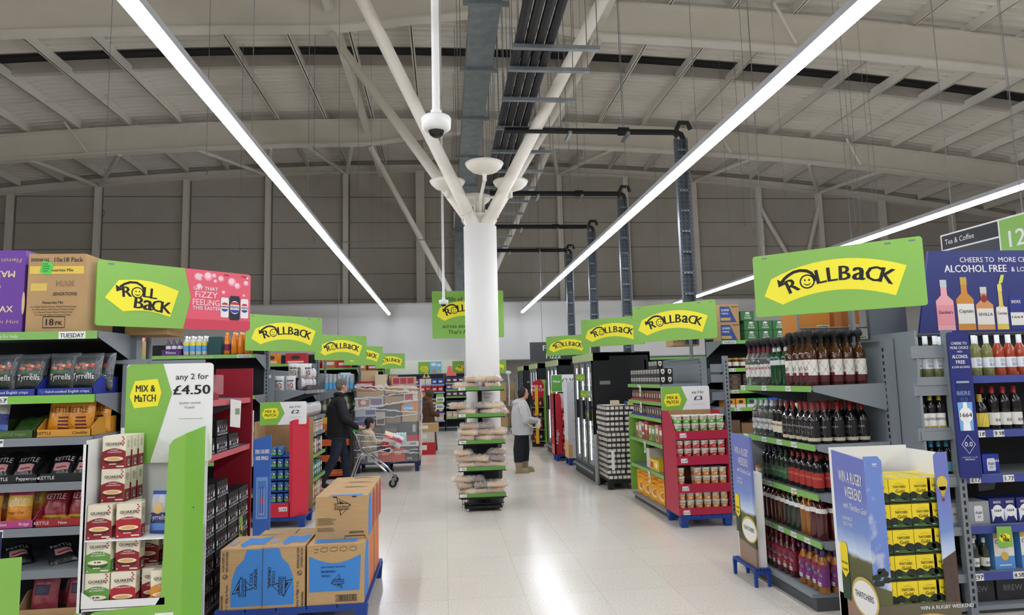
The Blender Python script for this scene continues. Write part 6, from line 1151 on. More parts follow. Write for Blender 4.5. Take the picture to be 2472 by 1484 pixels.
# orange trays of dark bottles facing the camera, behind the man
t = thing('bottle_display', 'orange tiered display of dark bottles partly hidden by the man in black', 'display', (-2.36, 12.55, 0))
zz = (.08, .34, .62, .9)
MB().box(0, .62, .32, .34, 0, 1.2, DKBACK).box(0, .02, 0, .32, 0, 1.15, BLACK).box(.6, .62, 0, .32, 0, 1.15, BLACK).build('frame', t)
for z in zz: MB().box(.02, .6, 0, .32, z, z + .01, P(206, 96, 40)).box(.02, .6, -.01, 0, z - .02, z + .1, P(214, 100, 44)).txt(Fr((.02, -.01, z)), 'COLD BREW', .38, .03, .03, P(240, 180, 130), 1).build('tier', t)
db = PR(bottle('drink_bottle', 'd', 'bottle', sc_prof(BOT, .92), G_DARK, [('cap', cap(.19, .225, P(210, 206, 200), .015))]), 'dark brew bottle')
for r_, z in enumerate(zz[:3]):
    for i in range(6): db.put((-2.28 + i * .09, 12.65, z + .01), 'dark bottle with pale cap, %s from left, %s orange tier up' % (ORD[i], ORD[r_]), 'dark bottles in the orange display')
pack('yellow carton on top of the orange bottle display', (-2.2, 12.65, .912), .12, .1, .2, P(232, 190, 60), None, name='food_carton'); db.put((-2.02, 12.65, .912), 'single dark bottle with pale cap on the top orange tier')
for i, (y, h, nm) in enumerate(((16.3, 2.3, 'fourth'), (20.4, 2.3, 'fifth'))):
    u = Unit((-2.12 + .25 * i, y, 0), 0); gondola('shelving', '%s left shelving run behind the wrapped pallet' % nm, u, -3.5, 0, .55, h, [(2.1, GREEN), (1.65, WHITE), (1.25, GREEN), (.85, GREEN), (.45, GREEN)], back=DKBACK, ends='r', base=.1)
    for k, c in enumerate(((190, 50, 56), (206, 110, 60), (176, 40, 50), (120, 70, 40))): pack('%s stock carton on the %s left shelving run' % (('crimson', 'orange', 'dark red', 'brown')[k], nm), u.w(-.3 - k * .36, .2, 2.103), .3, .3, .2 + .04 * (k % 2), P(*c), lambda mb, f, w, h: mb.rect(f, w * .1, h * .3, w * .9, h * .6, PAPER, 1), name='stock_box')
    for k in range(6): pack('mixed grocery carton, %s from the aisle, upper level of the %s left run' % (ORD[k], nm), u.w(-.2 - k * .3, .15, 1.653), .26, .25, .3, P(*((60, 50, 46), (190, 150, 110), (200, 190, 180), (70, 60, 60), (150, 50, 50), (190, 170, 120))[k]), None, name='food_carton')

# ------------------------------------------------------------------ the wrapped pallet of mixed stock
pallet('dark blue pallet under the film wrapped stock', -1.74, -.52, 13.235, 14.2, .2, mat=M('navy_pallet_plastic', (24, 36, 78), .5))
FX, FY = -1.74, 13.22
def sb(lab_, x, z, w, h, c, art=None, d=.4, y=.0, rz=0.): pack(lab_, (FX + x + w / 2, FY + y + d / 2, z), w, d, h, P(*c, rough=.7), art, rz, name='stock_box', grp='stock cartons on the wrapped pallet')
BRN = (176, 140, 98); DRK = (74, 70, 66)
sq = lambda c, x0=.15, y0=.3, x1=.85, y1=.75: (lambda mb, f, w, h: mb.rect(f, w * x0, h * y0, w * x1, h * y1, P(*c), 1))
def fox(mb, f, w, h): mb.poly(f, [(w * .25, h * .1), (w * .95, h * .1), (w * .98, h * .75), (w * .2, h * .85)], P(190, 110, 70), 1).ell(f, w * .6, h * .5, w * .22, h * .25, P(230, 220, 210), 2)
for a in (('dark carton at the left of the bottom layer', 0, .2, .22, .24, (70, 66, 90), sq((200, 200, 204))), ('white printed carton in the bottom layer', .23, .2, .2, .25, (206, 204, 202), sq((120, 110, 110), .2, .2, .7, .5)), ('left orange red carton in the bottom layer', .44, .2, .25, .25, (206, 66, 44), sq((226, 150, 80), .3, .5, .8, .7)), ('right orange red carton in the bottom layer', .70, .2, .25, .25, (206, 66, 44), sq((226, 150, 80), .2, .5, .7, .7)), ('dark carton at the right of the bottom layer', .96, .2, .25, .27, (60, 56, 54), sq((150, 130, 90), .1, .1, .5, .3)),
          ('brown carton with barcode in the second layer', .12, .455, .36, .18, (110, 96, 80), lambda mb, f, w, h: mb.barcode(f, w * .6, h * .2, w * .95, h * .7)), ('dark carton in the middle of the second layer', .5, .455, .32, .2, (96, 90, 84)), ('red and white carton at the right of the second layer', .83, .48, .38, .22, (196, 40, 50), lambda mb, f, w, h: mb.rect(f, 0, 0, w, h * .45, PAPER, 1).barcode(f, w * .5, h * .08, w * .9, h * .35, 2)),
          ('dark brown carton at the left of the third layer', .0, .64, .5, .22, (84, 74, 70)), ('dark grey carton in the third layer', .52, .66, .3, .24, DRK, sq((110, 104, 96))), ('dark grey carton with white label in the third layer', .84, .71, .37, .23, (70, 68, 66), sq((200, 200, 200), .7, .2, .85, .8)),
          ('blue and white carton in the fourth layer behind the child', .0, .87, .36, .2, (60, 80, 140), sq((206, 206, 210), .55, .1, .9, .6)), ('tall tub box with face print in the fourth layer', .4, .9, .17, .26, (196, 186, 176), sq((80, 60, 60), .1, .1, .9, .55)), ('large dark carton with pale print in the fourth layer', .58, .91, .3, .37, (82, 78, 72), sq((150, 120, 84), .05, .1, .95, .4)), ('tan carton bulging in the fourth layer', .9, .95, .28, .2, (190, 162, 124)),
          ('white and blue carton in the fifth layer', .0, 1.075, .4, .17, (196, 198, 206), sq((90, 96, 140), .5, .2, .95, .7)), ('orange carton with a blue round print at the right', .86, 1.155, .32, .19, (224, 140, 50), lambda mb, f, w, h: mb.ell(f, w * .5, h * .4, w * .3, h * .35, P(110, 170, 220), 1).rect(f, w * .2, h * .2, w * .8, h * .4, P(190, 220, 240), 2)),
          ('white carton with an orange face shape in the sixth layer', .0, 1.25, .26, .19, (214, 212, 212), fox), ('white carton with purple photo print in the sixth layer', .27, 1.25, .27, .19, (206, 204, 208), sq((130, 100, 140), .1, .1, .9, .85)), ('brown carton in the middle of the sixth layer', .56, 1.29, .36, .16, BRN), ('white carton with a dark red label in the sixth layer', .93, 1.35, .25, .15, (216, 212, 206), sq((170, 40, 56), .1, .1, .7, .95)),
          ('long brown carton at the left of the seventh layer', .03, 1.445, .52, .16, BRN), ('long tan carton at the right of the seventh layer', .57, 1.51, .6, .15, (190, 154, 112)),
          ('dark red carton at the top left of the pallet', .02, 1.61, .36, .14, (150, 40, 50), sq((206, 150, 150))), ('pink and brown carton on the top right of the pallet', .70, 1.665, .46, .16, (190, 150, 130), lambda mb, f, w, h: [mb.rect(f, w * (.06 + .3 * i), h * .15, w * (.32 + .3 * i), h * .85, P(170, 60, 76), 1) for i in range(3)])):
    sb('%s of the wrapped pallet' % a[0] if 'pallet' not in a[0] else a[0], *a[1:])
sb('tall cream carton standing on top of the wrapped pallet', .38, 1.61, .22, .27, (206, 186, 160), None, .3); sb('tall tan carton with red side on top of the wrapped pallet', .1, 1.755, .3, .2, (206, 176, 140), None, .3, .1); sb('open brown carton with raised flap on the wrapped pallet', .62, 1.66, .16, .2, BRN, None, .3, .3)
for i, (x, z, w, h) in enumerate(((0, .2, 1.2, .6), (0, .8, 1.2, .45), (0, 1.25, 1.2, .35))): sb('brown cartons row hidden at the back of the wrapped pallet, %s layer' % ('lowest', 'middle', 'top')[i], x, z, w, h, BRN, None, .5, .46)
def filmgeo():
    r = random.Random(5); mb = MB(); cols = 26; zs_ = [.19 + .065 * i for i in range(22)]; vs_ = []
    per = [(FX - .02, FY + .95), (FX - .03, FY - .02), (FX + 1.22, FY - .02), (FX + 1.23, FY + .95)]
    for z in zs_:
        for c in range(cols + 1):
            s = c / cols * 3; k = min(2, int(s)); u = s - k; a, b = per[k], per[k + 1]
            x = a[0] + (b[0] - a[0]) * u; y = a[1] + (b[1] - a[1]) * u; n = (-1, 0) if k == 0 else ((0, -1) if k == 1 else (1, 0)); o_ = r.uniform(.003, .024)
            vs_.append((x + n[0] * o_, y + n[1] * o_, z + r.uniform(-.015, .015)))
    n = cols + 1; return mb.add(vs_, [(j * n + i, j * n + i + 1, (j + 1) * n + i + 1, (j + 1) * n + i) for j in range(len(zs_) - 1) for i in range(cols)], FILM, True)
fw_ = tag(filmgeo().build('film_wrap'), 'crinkled clear stretch film wrapped round the mixed stock pallet', 'film')
FOLD = M('film_fold', (240, 242, 244), .15, alpha=.5, spec=1., bump=1., nscale=30); r = random.Random(8)
for z0, z1, w_ in ((1.62, 1.5, .05), (1.42, 1.5, .03), (1.2, 1.36, .04), (1.24, 1.12, .03), (.98, 1.1, .02), (.44, .34, .03), (.3, .42, .02), (1.66, 1.58, .08)):
    q = MB(); n = 24; a = [(FX - .01 + 1.22 * i / n, FY - .05 - r.uniform(0, .012), z0 + (z1 - z0) * i / n + r.uniform(-.012, .012)) for i in range(n + 1)]
    q.add(a + [(x, y + .01, z + w_ * r.uniform(.2, 1.2)) for x, y, z in a], [(i, i + 1, n + 2 + i, n + 1 + i) for i in range(n)], FOLD, True); q.build('film_fold', fw_)
q = MB(); n = 20; a = [(FX + 1.235 + r.uniform(0, .03), FY + .05 + .06 * math.sin(i), .3 + 1.4 * i / n) for i in range(n + 1)]; q.add(a + [(x + .03, y + .08, z) for x, y, z in a], [(i, i + 1, n + 2 + i, n + 1 + i) for i in range(n)], FOLD, True); q.build('film_fold', fw_)
# ------------------------------------------------------------------ bread stand round the column
t = thing('bread_stand', 'black bread stand with green shelf strips standing before the white column', 'stand', (.475, 8.98, 0))
for i, z in enumerate((1.60, 1.245, .895, .545, .2)):
    o = MB().box(-.31, .31, .0, .34, z, z + .012, BLACK).box(-.32, .32, -.005, .0, z - .025, z - .012, BLACK).build('shelf', t)
    f = Fr((-.31, -.012, z - .012)); q = MB().box(-.31, .31, -.012, 0, z - .012, z + .034, M('bread_strip', (92, 150, 62), .4)).rect(f, .01, .003, .1, .043, WHITE, 1).txt(f, '87p' if i < 4 else '1.12', .065, .012, .024, BLACK, 2, bold=.02)
    if i == 0: q.rect(f, .29, .003, .44, .043, P(130, 132, 136), 1)
    q.build('ticket_strip', o)
MB().box(-.028, .028, .28, .33, .08, 1.6, BLACK).build('post', t)
MB().box(-.24, .24, .325, .345, .2, .9, P(40, 42, 46)).build('back_panel', t)
q = MB().box(-.24, .26, .0, .34, .04, .07, BLACK).box(-.29, .29, .0, .34, .16, .19, BLACK)
for x in [-.27 + .03 * i for i in range(19)]: q.box(x, x + .006, -.004, .002, .06, .17, BLACK)
q.box(-.27, .28, -.004, .003, .10, .11, BLACK); q.build('base', t)
for x, y in ((-.2, .03), (.24, .03), (-.2, .3), (.24, .3)): MB().tube([(x - .012, y, .028), (x + .012, y, .028)], .028, P(180, 180, 182), 12).box(x - .018, x + .018, y - .02, y + .02, .03, .06, CHROME).build('caster', t)
def loaf(c1, seed, L=.13, nb=3):
    r = random.Random(seed); mb = MB(); n, k = 18, 12; vs_ = []
    for i in range(k + 1):
        a = -PI / 2 + PI * i / k; x = L * math.sin(a)
        for j in range(n):
            b = 2 * PI * j / n; s = max(.02, math.cos(a)) ** .5; rz = .05 * s * (1 + .06 * math.sin(nb * 2.2 * x / L * 2 + seed)); ry = .06 * s
            vs_.append((x, ry * math.cos(b) + .003 * math.sin(5 * b + x * 40), max(-.03, rz * math.sin(b)) + .032))
    mb.add(vs_, [(i * n + j, i * n + (j + 1) % n, (i + 1) * n + (j + 1) % n, (i + 1) * n + j) for i in range(k) for j in range(n)], c1, True)
    o = mb.build('bread_loaf'); tag(o, 'b', 'bread')
    q = MB()
    for i in range(nb): x = -L * .6 + i * L * 1.2 / max(1, nb - 1); q.tube([(x - .02, -.04, .075), (x, 0, .087), (x + .02, .04, .075)], .008, P(236, 214, 176, rough=.8), 5)
    q.build('score', o)
    q = MB(); r = random.Random(seed + 9); vs_ = []; kk = 9; nn = 14
    for i in range(kk + 1):
        x = -L * 1.12 + L * 2.3 * i / kk; s = 1 if 0 < i < kk else .75
        for j in range(nn): b = 2 * PI * j / nn; d = 1 + r.uniform(-.1, .14); vs_.append((x, .068 * s * d * math.cos(b), max(-.031, .06 * s * d * math.sin(b)) + .033))
    FB = M('bread_bag_film', (240, 240, 238), .1, alpha=.3, spec=1., bump=1., nscale=22)
    q.add(vs_, [(i * nn + j, i * nn + (j + 1) % nn, (i + 1) * nn + (j + 1) % nn, (i + 1) * nn + j) for i in range(kk) for j in range(nn)], FB, True)
    for s in (-1, 1): q.add([(s * L * 1.15, -.05, .01), (s * L * 1.15, .05, .02), (s * L * 1.45, .06, .05), (s * L * 1.42, -.06, .02)], [(0, 1, 2, 3)], FB)
    q.build('bag', o); return o
pb = [PR(loaf(M('crust_pale', (214, 178, 128), .75, noise=.3, nscale=14), 1, .14), 'pale crusty bagged loaf'), PR(loaf(M('crust_gold', (186, 134, 78), .75, noise=.3, nscale=16), 2, .12, 4), 'golden bagged loaf'), PR(loaf(M('crust_seeded', (120, 78, 48), .8, noise=.5, nscale=40), 3, .12), 'dark seeded bagged loaf')]
lay = {0: [(-.14, 0, 1), (.14, 0, 1), (-.1, 1, 1), (.17, 1, 1), (-.24, 0, 0, .6), (.02, 1, 0)], 1: [(-.18, 0, 0), (.12, 0, 0), (.17, 1, 0), (.0, 1, 2), (-.3, 1, 1), (.24, 0, 1)], 2: [(-.2, 0, 1), (.02, 0, 0), (.2, 0, 1), (-.18, 1, 0), (.04, 1, 1), (.2, 1, 0), (-.16, 2, 1), (.05, 2, 2)], 3: [(-.18, 0, 0), (.03, 0, 1), (.2, 0, 0), (-.24, 1, 1), (-.02, 1, 0), (.2, 1, 2), (-.26, 2, 0), (.2, 2, 2)], 4: [(-.2, 0, 0), (-.02, 0, 0), (.18, 0, 1), (-.22, 1, 1), (-.02, 1, 2), (.2, 1, 0), (-.1, 2, 2), (-.26, 2, 0)]}
for s, items in lay.items():
    z = (1.612, 1.257, .907, .557, .212)[s]
    for dpt in range(2):
        for k, it in enumerate(items):
            if dpt and it[1] > 1: continue
            p = pb[it[2]]; p.put((.475 + it[0] * 1.0 + R.uniform(-.01, .01), 9.06 + dpt * .15, z + it[1] * .083), '%s, %s in order, %s layer, %s row, %s bread shelf' % (p.desc, ORD[k], ORD[it[1]], ('front', 'back')[dpt], ('top', 'second', 'third', 'fourth', 'bottom')[s]), 'bagged loaves on the bread stand', R.uniform(-.5, .5), (R.uniform(.8, .95), .95, .95))
o = MB().txt(Fr((0, 0, 0)), 'for great', 0, .05, .025, GREY, 0).txt(Fr((0, 0, 0)), 'quality', -.02, .0, .025, GREY, 0).build('column_note', None, (.60, 9.372, 1.47)); tag(o, 'small grey lettering on the white column above the second bread shelf', 'lettering')

# ------------------------------------------------------------------ people
def limb(mb, pts, rr, m, n=12):
    mb.tube(pts, rr, m, n)
    for p, r in ((pts[0], rr[0]), (pts[-1], rr[-1])): mb.ellip(p, (r, r, r), m, n, 6)
    for p, r in zip(pts[1:-1], rr[1:-1]): mb.ellip(p, (r, r, r), m, n, 6)
    return mb
def loft(mb, rings, m, n=20):
    vs_ = [(cx_ + rx * math.cos(2 * PI * k / n), cy_ + ry * math.sin(2 * PI * k / n), z) for z, cx_, cy_, rx, ry in rings for k in range(n)]
    fs = [(i * n + k, i * n + (k + 1) % n, (i + 1) * n + (k + 1) % n, (i + 1) * n + k) for i in range(len(rings) - 1) for k in range(n)]
    return mb.add(vs_, fs + [tuple(range(n - 1, -1, -1)), tuple(range((len(rings) - 1) * n, len(rings) * n))], m)
def head(mb, c, m, s=1., turn=0.):                          # skull, jaw, nose, brow, lips, ears; looks along +x
    T = Matrix.Rotation(turn, 3, 'Z'); q = lambda x, y, z: Vector(c) + T @ Vector((x * s, y * s, z * s)); e = lambda p, r: mb.ellip(q(*p), tuple(a * s for a in r), m, 14, 9, T)
    e((0, 0, .02), (.098, .077, .1)); e((.03, 0, -.045), (.066, .06, .075)); e((.06, 0, -.085), (.03, .036, .028)); e((.098, 0, -.015), (.017, .012, .018)); e((.09, 0, .008), (.012, .009, .026))
    e((.082, 0, .036), (.016, .05, .011)); e((.088, 0, -.052), (.012, .024, .008)); e((.088, 0, -.063), (.011, .02, .008))
    for y in (-1, 1): e((-.005, y * .078, -.01), (.02, .01, .032)); e((.068, y * .038, -.01), (.018, .02, .02))
    return q
def hand(mb, w, d, up, m, s=1., curl=.7):                    # palm at w pointing along d, thumb on the up side
    d = Vector(d).normalized(); side = Vector(up).normalized(); nrm = d.cross(side)
    mb.ellip(Vector(w) + d * .045 * s, (.03 * s, .03 * s, .03 * s), m, 10, 6); limb(mb, [Vector(w), Vector(w) + d * .05 * s], [.024 * s, .03 * s], m, 10)
    for i, L in enumerate((.07, .078, .074, .058)):
        a = Vector(w) + d * .07 * s + side * (.027 - .018 * i) * s; b = a + (d * math.cos(.3) + nrm * math.sin(.3)) * L * .45 * s; c = b + (d * math.cos(curl + .5) + nrm * math.sin(curl + .5)) * L * .5 * s
        limb(mb, [a - d * .02 * s, b, c], [.0095 * s, .0085 * s, .0075 * s], m, 7)
    a = Vector(w) + d * .02 * s + side * .026 * s; limb(mb, [a, a + (d * .6 + side * .6 + nrm * .3) * .035 * s, a + (d * 1. + side * .6 + nrm * .6) * .055 * s], [.012 * s, .01 * s, .008 * s], m, 7)
def figure(mb, name, parent, zone, voxel=.009, it=3):
    o = D.objects.new('tmp', mb.mesh('tmp')); COL.objects.link(o)
    md = o.modifiers.new('r', 'REMESH'); md.mode = 'VOXEL'; md.voxel_size = voxel; md.use_smooth_shade = True
    sm_ = o.modifiers.new('s', 'SMOOTH'); sm_.factor = .5; sm_.iterations = it
    me = D.meshes.new_from_object(o.evaluated_get(bpy.context.evaluated_depsgraph_get())); D.objects.remove(o)
    me.name = name; me.materials.clear(); ms = []
    for p in me.polygons:
        m = zone(p.center)
        if m not in ms: ms.append(m); me.materials.append(m)
        p.material_index = ms.index(m); p.use_smooth = True
    ob = D.objects.new(name, me); COL.objects.link(ob); ob.parent = parent; return ob
SKIN = M('skin', (206, 156, 132), .55); JKT = M('black_jacket', (24, 24, 27), .8, noise=.2, nscale=9, bump=.25); JEAN = M('dark_jeans', (40, 48, 66), .85, noise=.2, nscale=14, bump=.2); SHOE = P(30, 28, 28)
def eyes(q, parent, dark=P(40, 30, 26)):
    m = MB()
    for y in (-1, 1): m.ellip(q(.079, y * .032, .012), (.009, .012, .007), WHITE, 8, 6).ellip(q(.086, y * .032, .012), (.004, .005, .005), dark, 8, 6).tube([q(.092, y * .016, .034), q(.09, y * .034, .04), q(.078, y * .052, .034)], .004, dark, 5)
    m.build('eyes', parent); MB().tube([q(.097, -.02, -.057), q(.1, 0, -.056), q(.097, .02, -.057)], .0035, P(160, 90, 84), 5).build('lips', parent)
def hairset(q, parent, m, back, s=1.):
    r = MB()
    for p, rr in back: r.ellip(q(*p), tuple(a * s for a in rr), m, 16, 10)
    r.build('hair', parent)
# man in black pushing a trolley
t = thing('person', 'man in black jacket and dark jeans walking right, pushing a shopping trolley', 'person', (-1.80, 11.55, 0), math.radians(14))
mb = MB(); m = JKT
loft(mb, [(.80, .0, 0, .165, .2), (.92, .0, 0, .185, .21), (1.05, .005, 0, .19, .215), (1.2, .0, 0, .18, .22), (1.34, -.015, 0, .165, .225), (1.44, -.0, 0, .125, .19), (1.5, .01, 0, .08, .1), (1.55, .03, 0, .062, .066), (1.6, .04, 0, .055, .058)], m)
for y, kn, an, toe in ((-.09, (-.07, .5), (-.27, .13), (-.13, .035)), (.09, (.12, .5), (.16, .1), (.34, .035))):
    limb(mb, [(0, y, .88), (kn[0], y, kn[1]), (an[0], y, an[1])], [.105, .078, .062], m); limb(mb, [(an[0] - .03, y, an[1] - .04), (toe[0], y * 1.05, toe[1])], [.048, .036], m)
for y in (-1, 1):
    limb(mb, [(-.01, y * .2, 1.41), (.06, y * .26, 1.15), (.29, y * .2, .99)], [.075, .062, .046], m); hand(mb, (.31, y * .2, .985), (1, 0, -.15), (0, -y, .3), m)
hq = head(mb, (.055, 0, 1.685), m, 1., .4)
body = figure(mb, 'body', t, lambda p: SKIN if (p.z > 1.56 or (p.x > .315 and .85 < p.z < 1.1)) else JKT if (p.z > .86 or (abs(p.y) > .14 and p.z > .83)) else SHOE if p.z < .085 and True else JEAN)
eyes(hq, t); hairset(hq, t, M('grey_hair', (104, 100, 98), .8, noise=.3, nscale=60), (((-.012, 0, .035), (.097, .081, .095)), ((-.045, 0, -.0), (.06, .07, .075)), ((.03, 0, .075), (.06, .06, .045))))
MB().tube([(.08, -.03, 1.53), (.03, -.066, 1.55), (-.03, -.06, 1.55), (-.05, 0, 1.545), (-.03, .06, 1.55), (.03, .066, 1.55), (.08, .03, 1.53)], .034, JKT, 8).build('collar', t)
# woman in the pale hooded jacket
t = thing('person', 'woman in pale grey hooded jacket, black trousers and tan boots facing the freezers', 'person', (1.41, 12.5, 0), 0)
COAT = M('pale_jacket', (190, 190, 190), .85, noise=.08, nscale=8, bump=.3); TROU = P(26, 28, 36, rough=.85); BOOT = M('tan_boots', (150, 134, 108), .9, noise=.12, nscale=20)
mb = MB(); loft(mb, [(.69, .02, 0, .195, .22), (.76, .02, 0, .2, .225), (.95, .01, 0, .2, .23), (1.1, .0, 0, .185, .225), (1.2, -.005, 0, .16, .205), (1.28, .0, 0, .12, .16), (1.33, .02, 0, .07, .08), (1.38, .03, 0, .052, .055)], m)
mb.ellip((-.07, 0, 1.285), (.1, .12, .055), m); mb.ellip((-.03, 0, 1.325), (.09, .095, .035), m)
for y, x in ((-.085, -.07), (.085, .05)):
    limb(mb, [(.01 + x * .4, y, .74), (x, y, .42), (x - .005, y, .22)], [.115, .105, .09], m); limb(mb, [(x, y, .2), (x, y, .05)], [.082, .062], m); limb(mb, [(x, y, .05), (x + .13, y, .045)], [.055, .05], m); mb.box(x - .075, x + .185, y - .05, y + .05, 0, .03, m)
for y in (-1, 1):
    limb(mb, [(0, y * .19, 1.2), (.06, y * .265, .98), (.24, y * .17, .95)], [.085, .078, .055], m); hand(mb, (.25, y * .165, .95), (1, -y * .8, .0), (0, 0, 1), m, .9)
hq = head(mb, (.05, 0, 1.455), m, .93, -.1)
figure(mb, 'body', t, lambda p: SKIN if ((p.z > 1.345 and p.x > -.02) or p.z > 1.36 or (p.x > .265 and .88 < p.z < 1.05)) else COAT if p.z > .70 else TROU if p.z > .2 else BOOT)
eyes(hq, t); hairset(hq, t, P(34, 28, 28, rough=.7), (((-.018, 0, .03), (.1, .086, .1)), ((-.055, 0, -.02), (.06, .074, .09)), ((-.02, 0, .09), (.06, .055, .045)), ((-.02, .06, -.01), (.05, .03, .06)), ((-.02, -.06, -.01), (.05, .03, .06))), .95)
MB().tube([(-.03, -.27, 1.12), (.03, -.285, 1.0), (.1, -.27, .9), (.2, -.2, .83), (.28, -.12, .83)], .014, P(222, 214, 196), 6).tube([(-.05, -.13, 1.325), (-.06, -.23, 1.26), (-.03, -.27, 1.12)], .011, P(222, 214, 196), 6).build('bag_strap', t)
t = thing('handbag', 'small fluffy cream handbag held in front of the woman in the pale jacket', 'bag', (1.71, 12.36, .80))
MB().ellip((0, 0, .08), (.05, .05, .085), M('fleece', (226, 216, 204), .95, noise=.1, nscale=40), 14, 10).ellip((0, 0, .16), (.04, .04, .03), MATS['fleece']).build('pouch', t); MB().tube([(-.03, 0, .15), (-.04, .03, .21), (0, .05, .21)], .008, P(222, 214, 196), 6).build('strap', t)
t = thing('purse', 'dark purse in the hands of the woman in the pale jacket', 'purse', (1.735, 12.48, .935), .4); MB().box(-.07, .06, -.05, .05, -.02, .1, P(40, 34, 36)).build('case', t); MB().box(-.05, .04, -.052, -.049, .0, .07, P(96, 80, 70)).build('flap', t)
# person in the brown robe
t = thing('person', 'person in a long brown hooded robe standing by the wrapped pallet', 'person', (-.43, 17.0, 0), .3); BRW = M('brown_robe', (86, 60, 40), .9, noise=.15, nscale=7, bump=.3)
mb = MB(); loft(mb, [(.02, .03, 0, .2, .2), (.3, .03, 0, .175, .19), (.6, .02, 0, .16, .18), (.85, .0, 0, .15, .175), (1.05, -.02, 0, .145, .18), (1.2, -.02, 0, .125, .17), (1.28, .0, 0, .09, .11), (1.34, .03, 0, .07, .075)], m)
for y in (-1, 1): limb(mb, [(-.01, y * .16, 1.18), (.05, y * .2, .95), (.22, y * .12, .88)], [.08, .07, .055], m); hand(mb, (.23, y * .12, .88), (1, -y * .3, -.2), (0, 0, 1), m, .9)
hq = head(mb, (.06, 0, 1.41), m, .93, .4); mb.ellip((.035, -.01, 1.425), (.115, .098, .118), m, 16, 10); mb.ellip((-.05, 0, 1.3), (.1, .1, .08), m)
for y in (-.08, .08): limb(mb, [(.0, y, .06), (.16, y, .035)], [.05, .035], m)
figure(mb, 'body', t, lambda p: SKIN if (p.x > .245 and .8 < p.z < 1.0) else SHOE if p.z < .055 and p.x > .12 else BRW)
eyes(hq, t)
# child in the trolley
t = thing('child', 'child with black hair and beige hooded top sitting in the trolley', 'person', (-1.29, 11.57, .62), .35)
BEI = M('beige_fleece', (206, 192, 170), .9, noise=.08, nscale=10, bump=.3); mb = MB()
loft(mb, [(.0, 0, 0, .11, .13), (.1, -.01, 0, .115, .14), (.2, -.01, 0, .105, .14), (.27, .0, 0, .08, .1), (.31, .0, 0, .04, .045), (.35, .005, 0, .035, .04)], m)
for y in (-1, 1):
    limb(mb, [(0, y * .13, .24), (.06, y * .16, .12), (.2, y * .1, .1)], [.055, .048, .036], m); hand(mb, (.21, y * .1, .1), (1, -y * .2, -.2), (0, 0, 1), m, .6)
    limb(mb, [(.02, y * .07, .04), (.2, y * .08, .05), (.3, y * .08, -.03)], [.07, .055, .04], m); limb(mb, [(.3, y * .08, -.04), (.37, y * .08, -.03)], [.035, .03], m)
mb.ellip((-.07, 0, .27), (.08, .1, .05), m); hq = head(mb, (.01, 0, .42), m, .82, .2)
figure(mb, 'body', t, lambda p: SKIN if (p.z > .335 or (p.x > .215 and p.z > .06 and abs(p.y) < .13 and p.z < .16)) else P(44, 50, 80, rough=.9) if (p.x > .1 and p.z < .12 and abs(p.y) < .14 and p.x < .33) else WHITE if p.x > .33 and p.z < .06 else BEI, .007)
eyes(hq, t); hairset(hq, t, P(20, 19, 22, rough=.6), (((-.012, 0, .035), (.1, .086, .1)), ((-.05, 0, -.02), (.055, .072, .085)), ((.04, 0, .08), (.05, .06, .035))), .82)

# ------------------------------------------------------------------ shopping trolley and its load
t = thing('shopping_trolley', 'chrome wire shopping trolley with a green handle pushed by the man', 'trolley', (-1.43, 11.55, 0)); WIRE = M('wire_chrome', (206, 208, 206), .25, .9)
A = [(-.06, .88), (.68, .80)]; Bm = [(.1, .55), (.52, .64)]      # side outline: top edge and bottom edge (x, z)
wt, wb_ = .26, .2
q = MB(); pt_ = lambda u, v, s: Vector(((A[0][0] + (A[1][0] - A[0][0]) * u) * (1 - v) + (Bm[0][0] + (Bm[1][0] - Bm[0][0]) * u) * v, s * (wt * (1 - v) + wb_ * v), (A[0][1] + (A[1][1] - A[0][1]) * u) * (1 - v) + (Bm[0][1] + (Bm[1][1] - Bm[0][1]) * u) * v))
for s in (-1, 1):
    for v, r in ((0, .007), (.33, .004), (.66, .004), (1, .006)): q.tube([pt_(0, v, s), pt_(1, v, s)], r, WIRE, 6)
    for i in range(17): q.tube([pt_(i / 16, 0, s), pt_(i / 16, 1, s)], .003, WIRE, 4)
for u in (0, 1):
    for v in (0, .5, 1): q.tube([pt_(u, v, -1), pt_(u, v, 1)], .005, WIRE, 5)
    for i in range(8): a = -1 + 2 * i / 7; q.tube([pt_(u, 0, a), pt_(u, 1, a)], .003, WIRE, 4)
for i in range(10): q.tube([pt_(i / 9, 1, -1), pt_(i / 9, 1, 1)], .003, WIRE, 4)
for i in range(8): a = -1 + 2 * i / 7; q.tube([pt_(0, 1, a), pt_(1, 1, a)], .003, WIRE, 4)
q.build('basket', t)
for s in (-1, 1):
    MB().tube([(-.16, s * .25, .1), (-.02, s * .23, .48), (.0, s * .225, .53), (.05, s * .22, .56), (.12, s * .22, .55), (.42, s * .22, .28), (.5, s * .22, .19), (.53, s * .22, .12)], .016, CHROME, 10).build('side_frame', t)
    MB().tube([(.06, s * .22, .55), (-.04, s * .26, .86), (-.08, s * .26, .92)], .011, CHROME, 8).build('upright', t)
MB().tube([(-.15, 0, .14), (-.15, -.25, .14)], .01, CHROME, 6).tube([(-.15, 0, .14), (-.15, .25, .14)], .01, CHROME, 6).build('cross_bar', t)
MB().tube([(-.08, -.27, .93), (-.08, .27, .93)], .017, P(60, 150, 70), 12).box(-.11, -.03, -.2, .2, .915, .945, P(60, 150, 70)).build('handle', t)
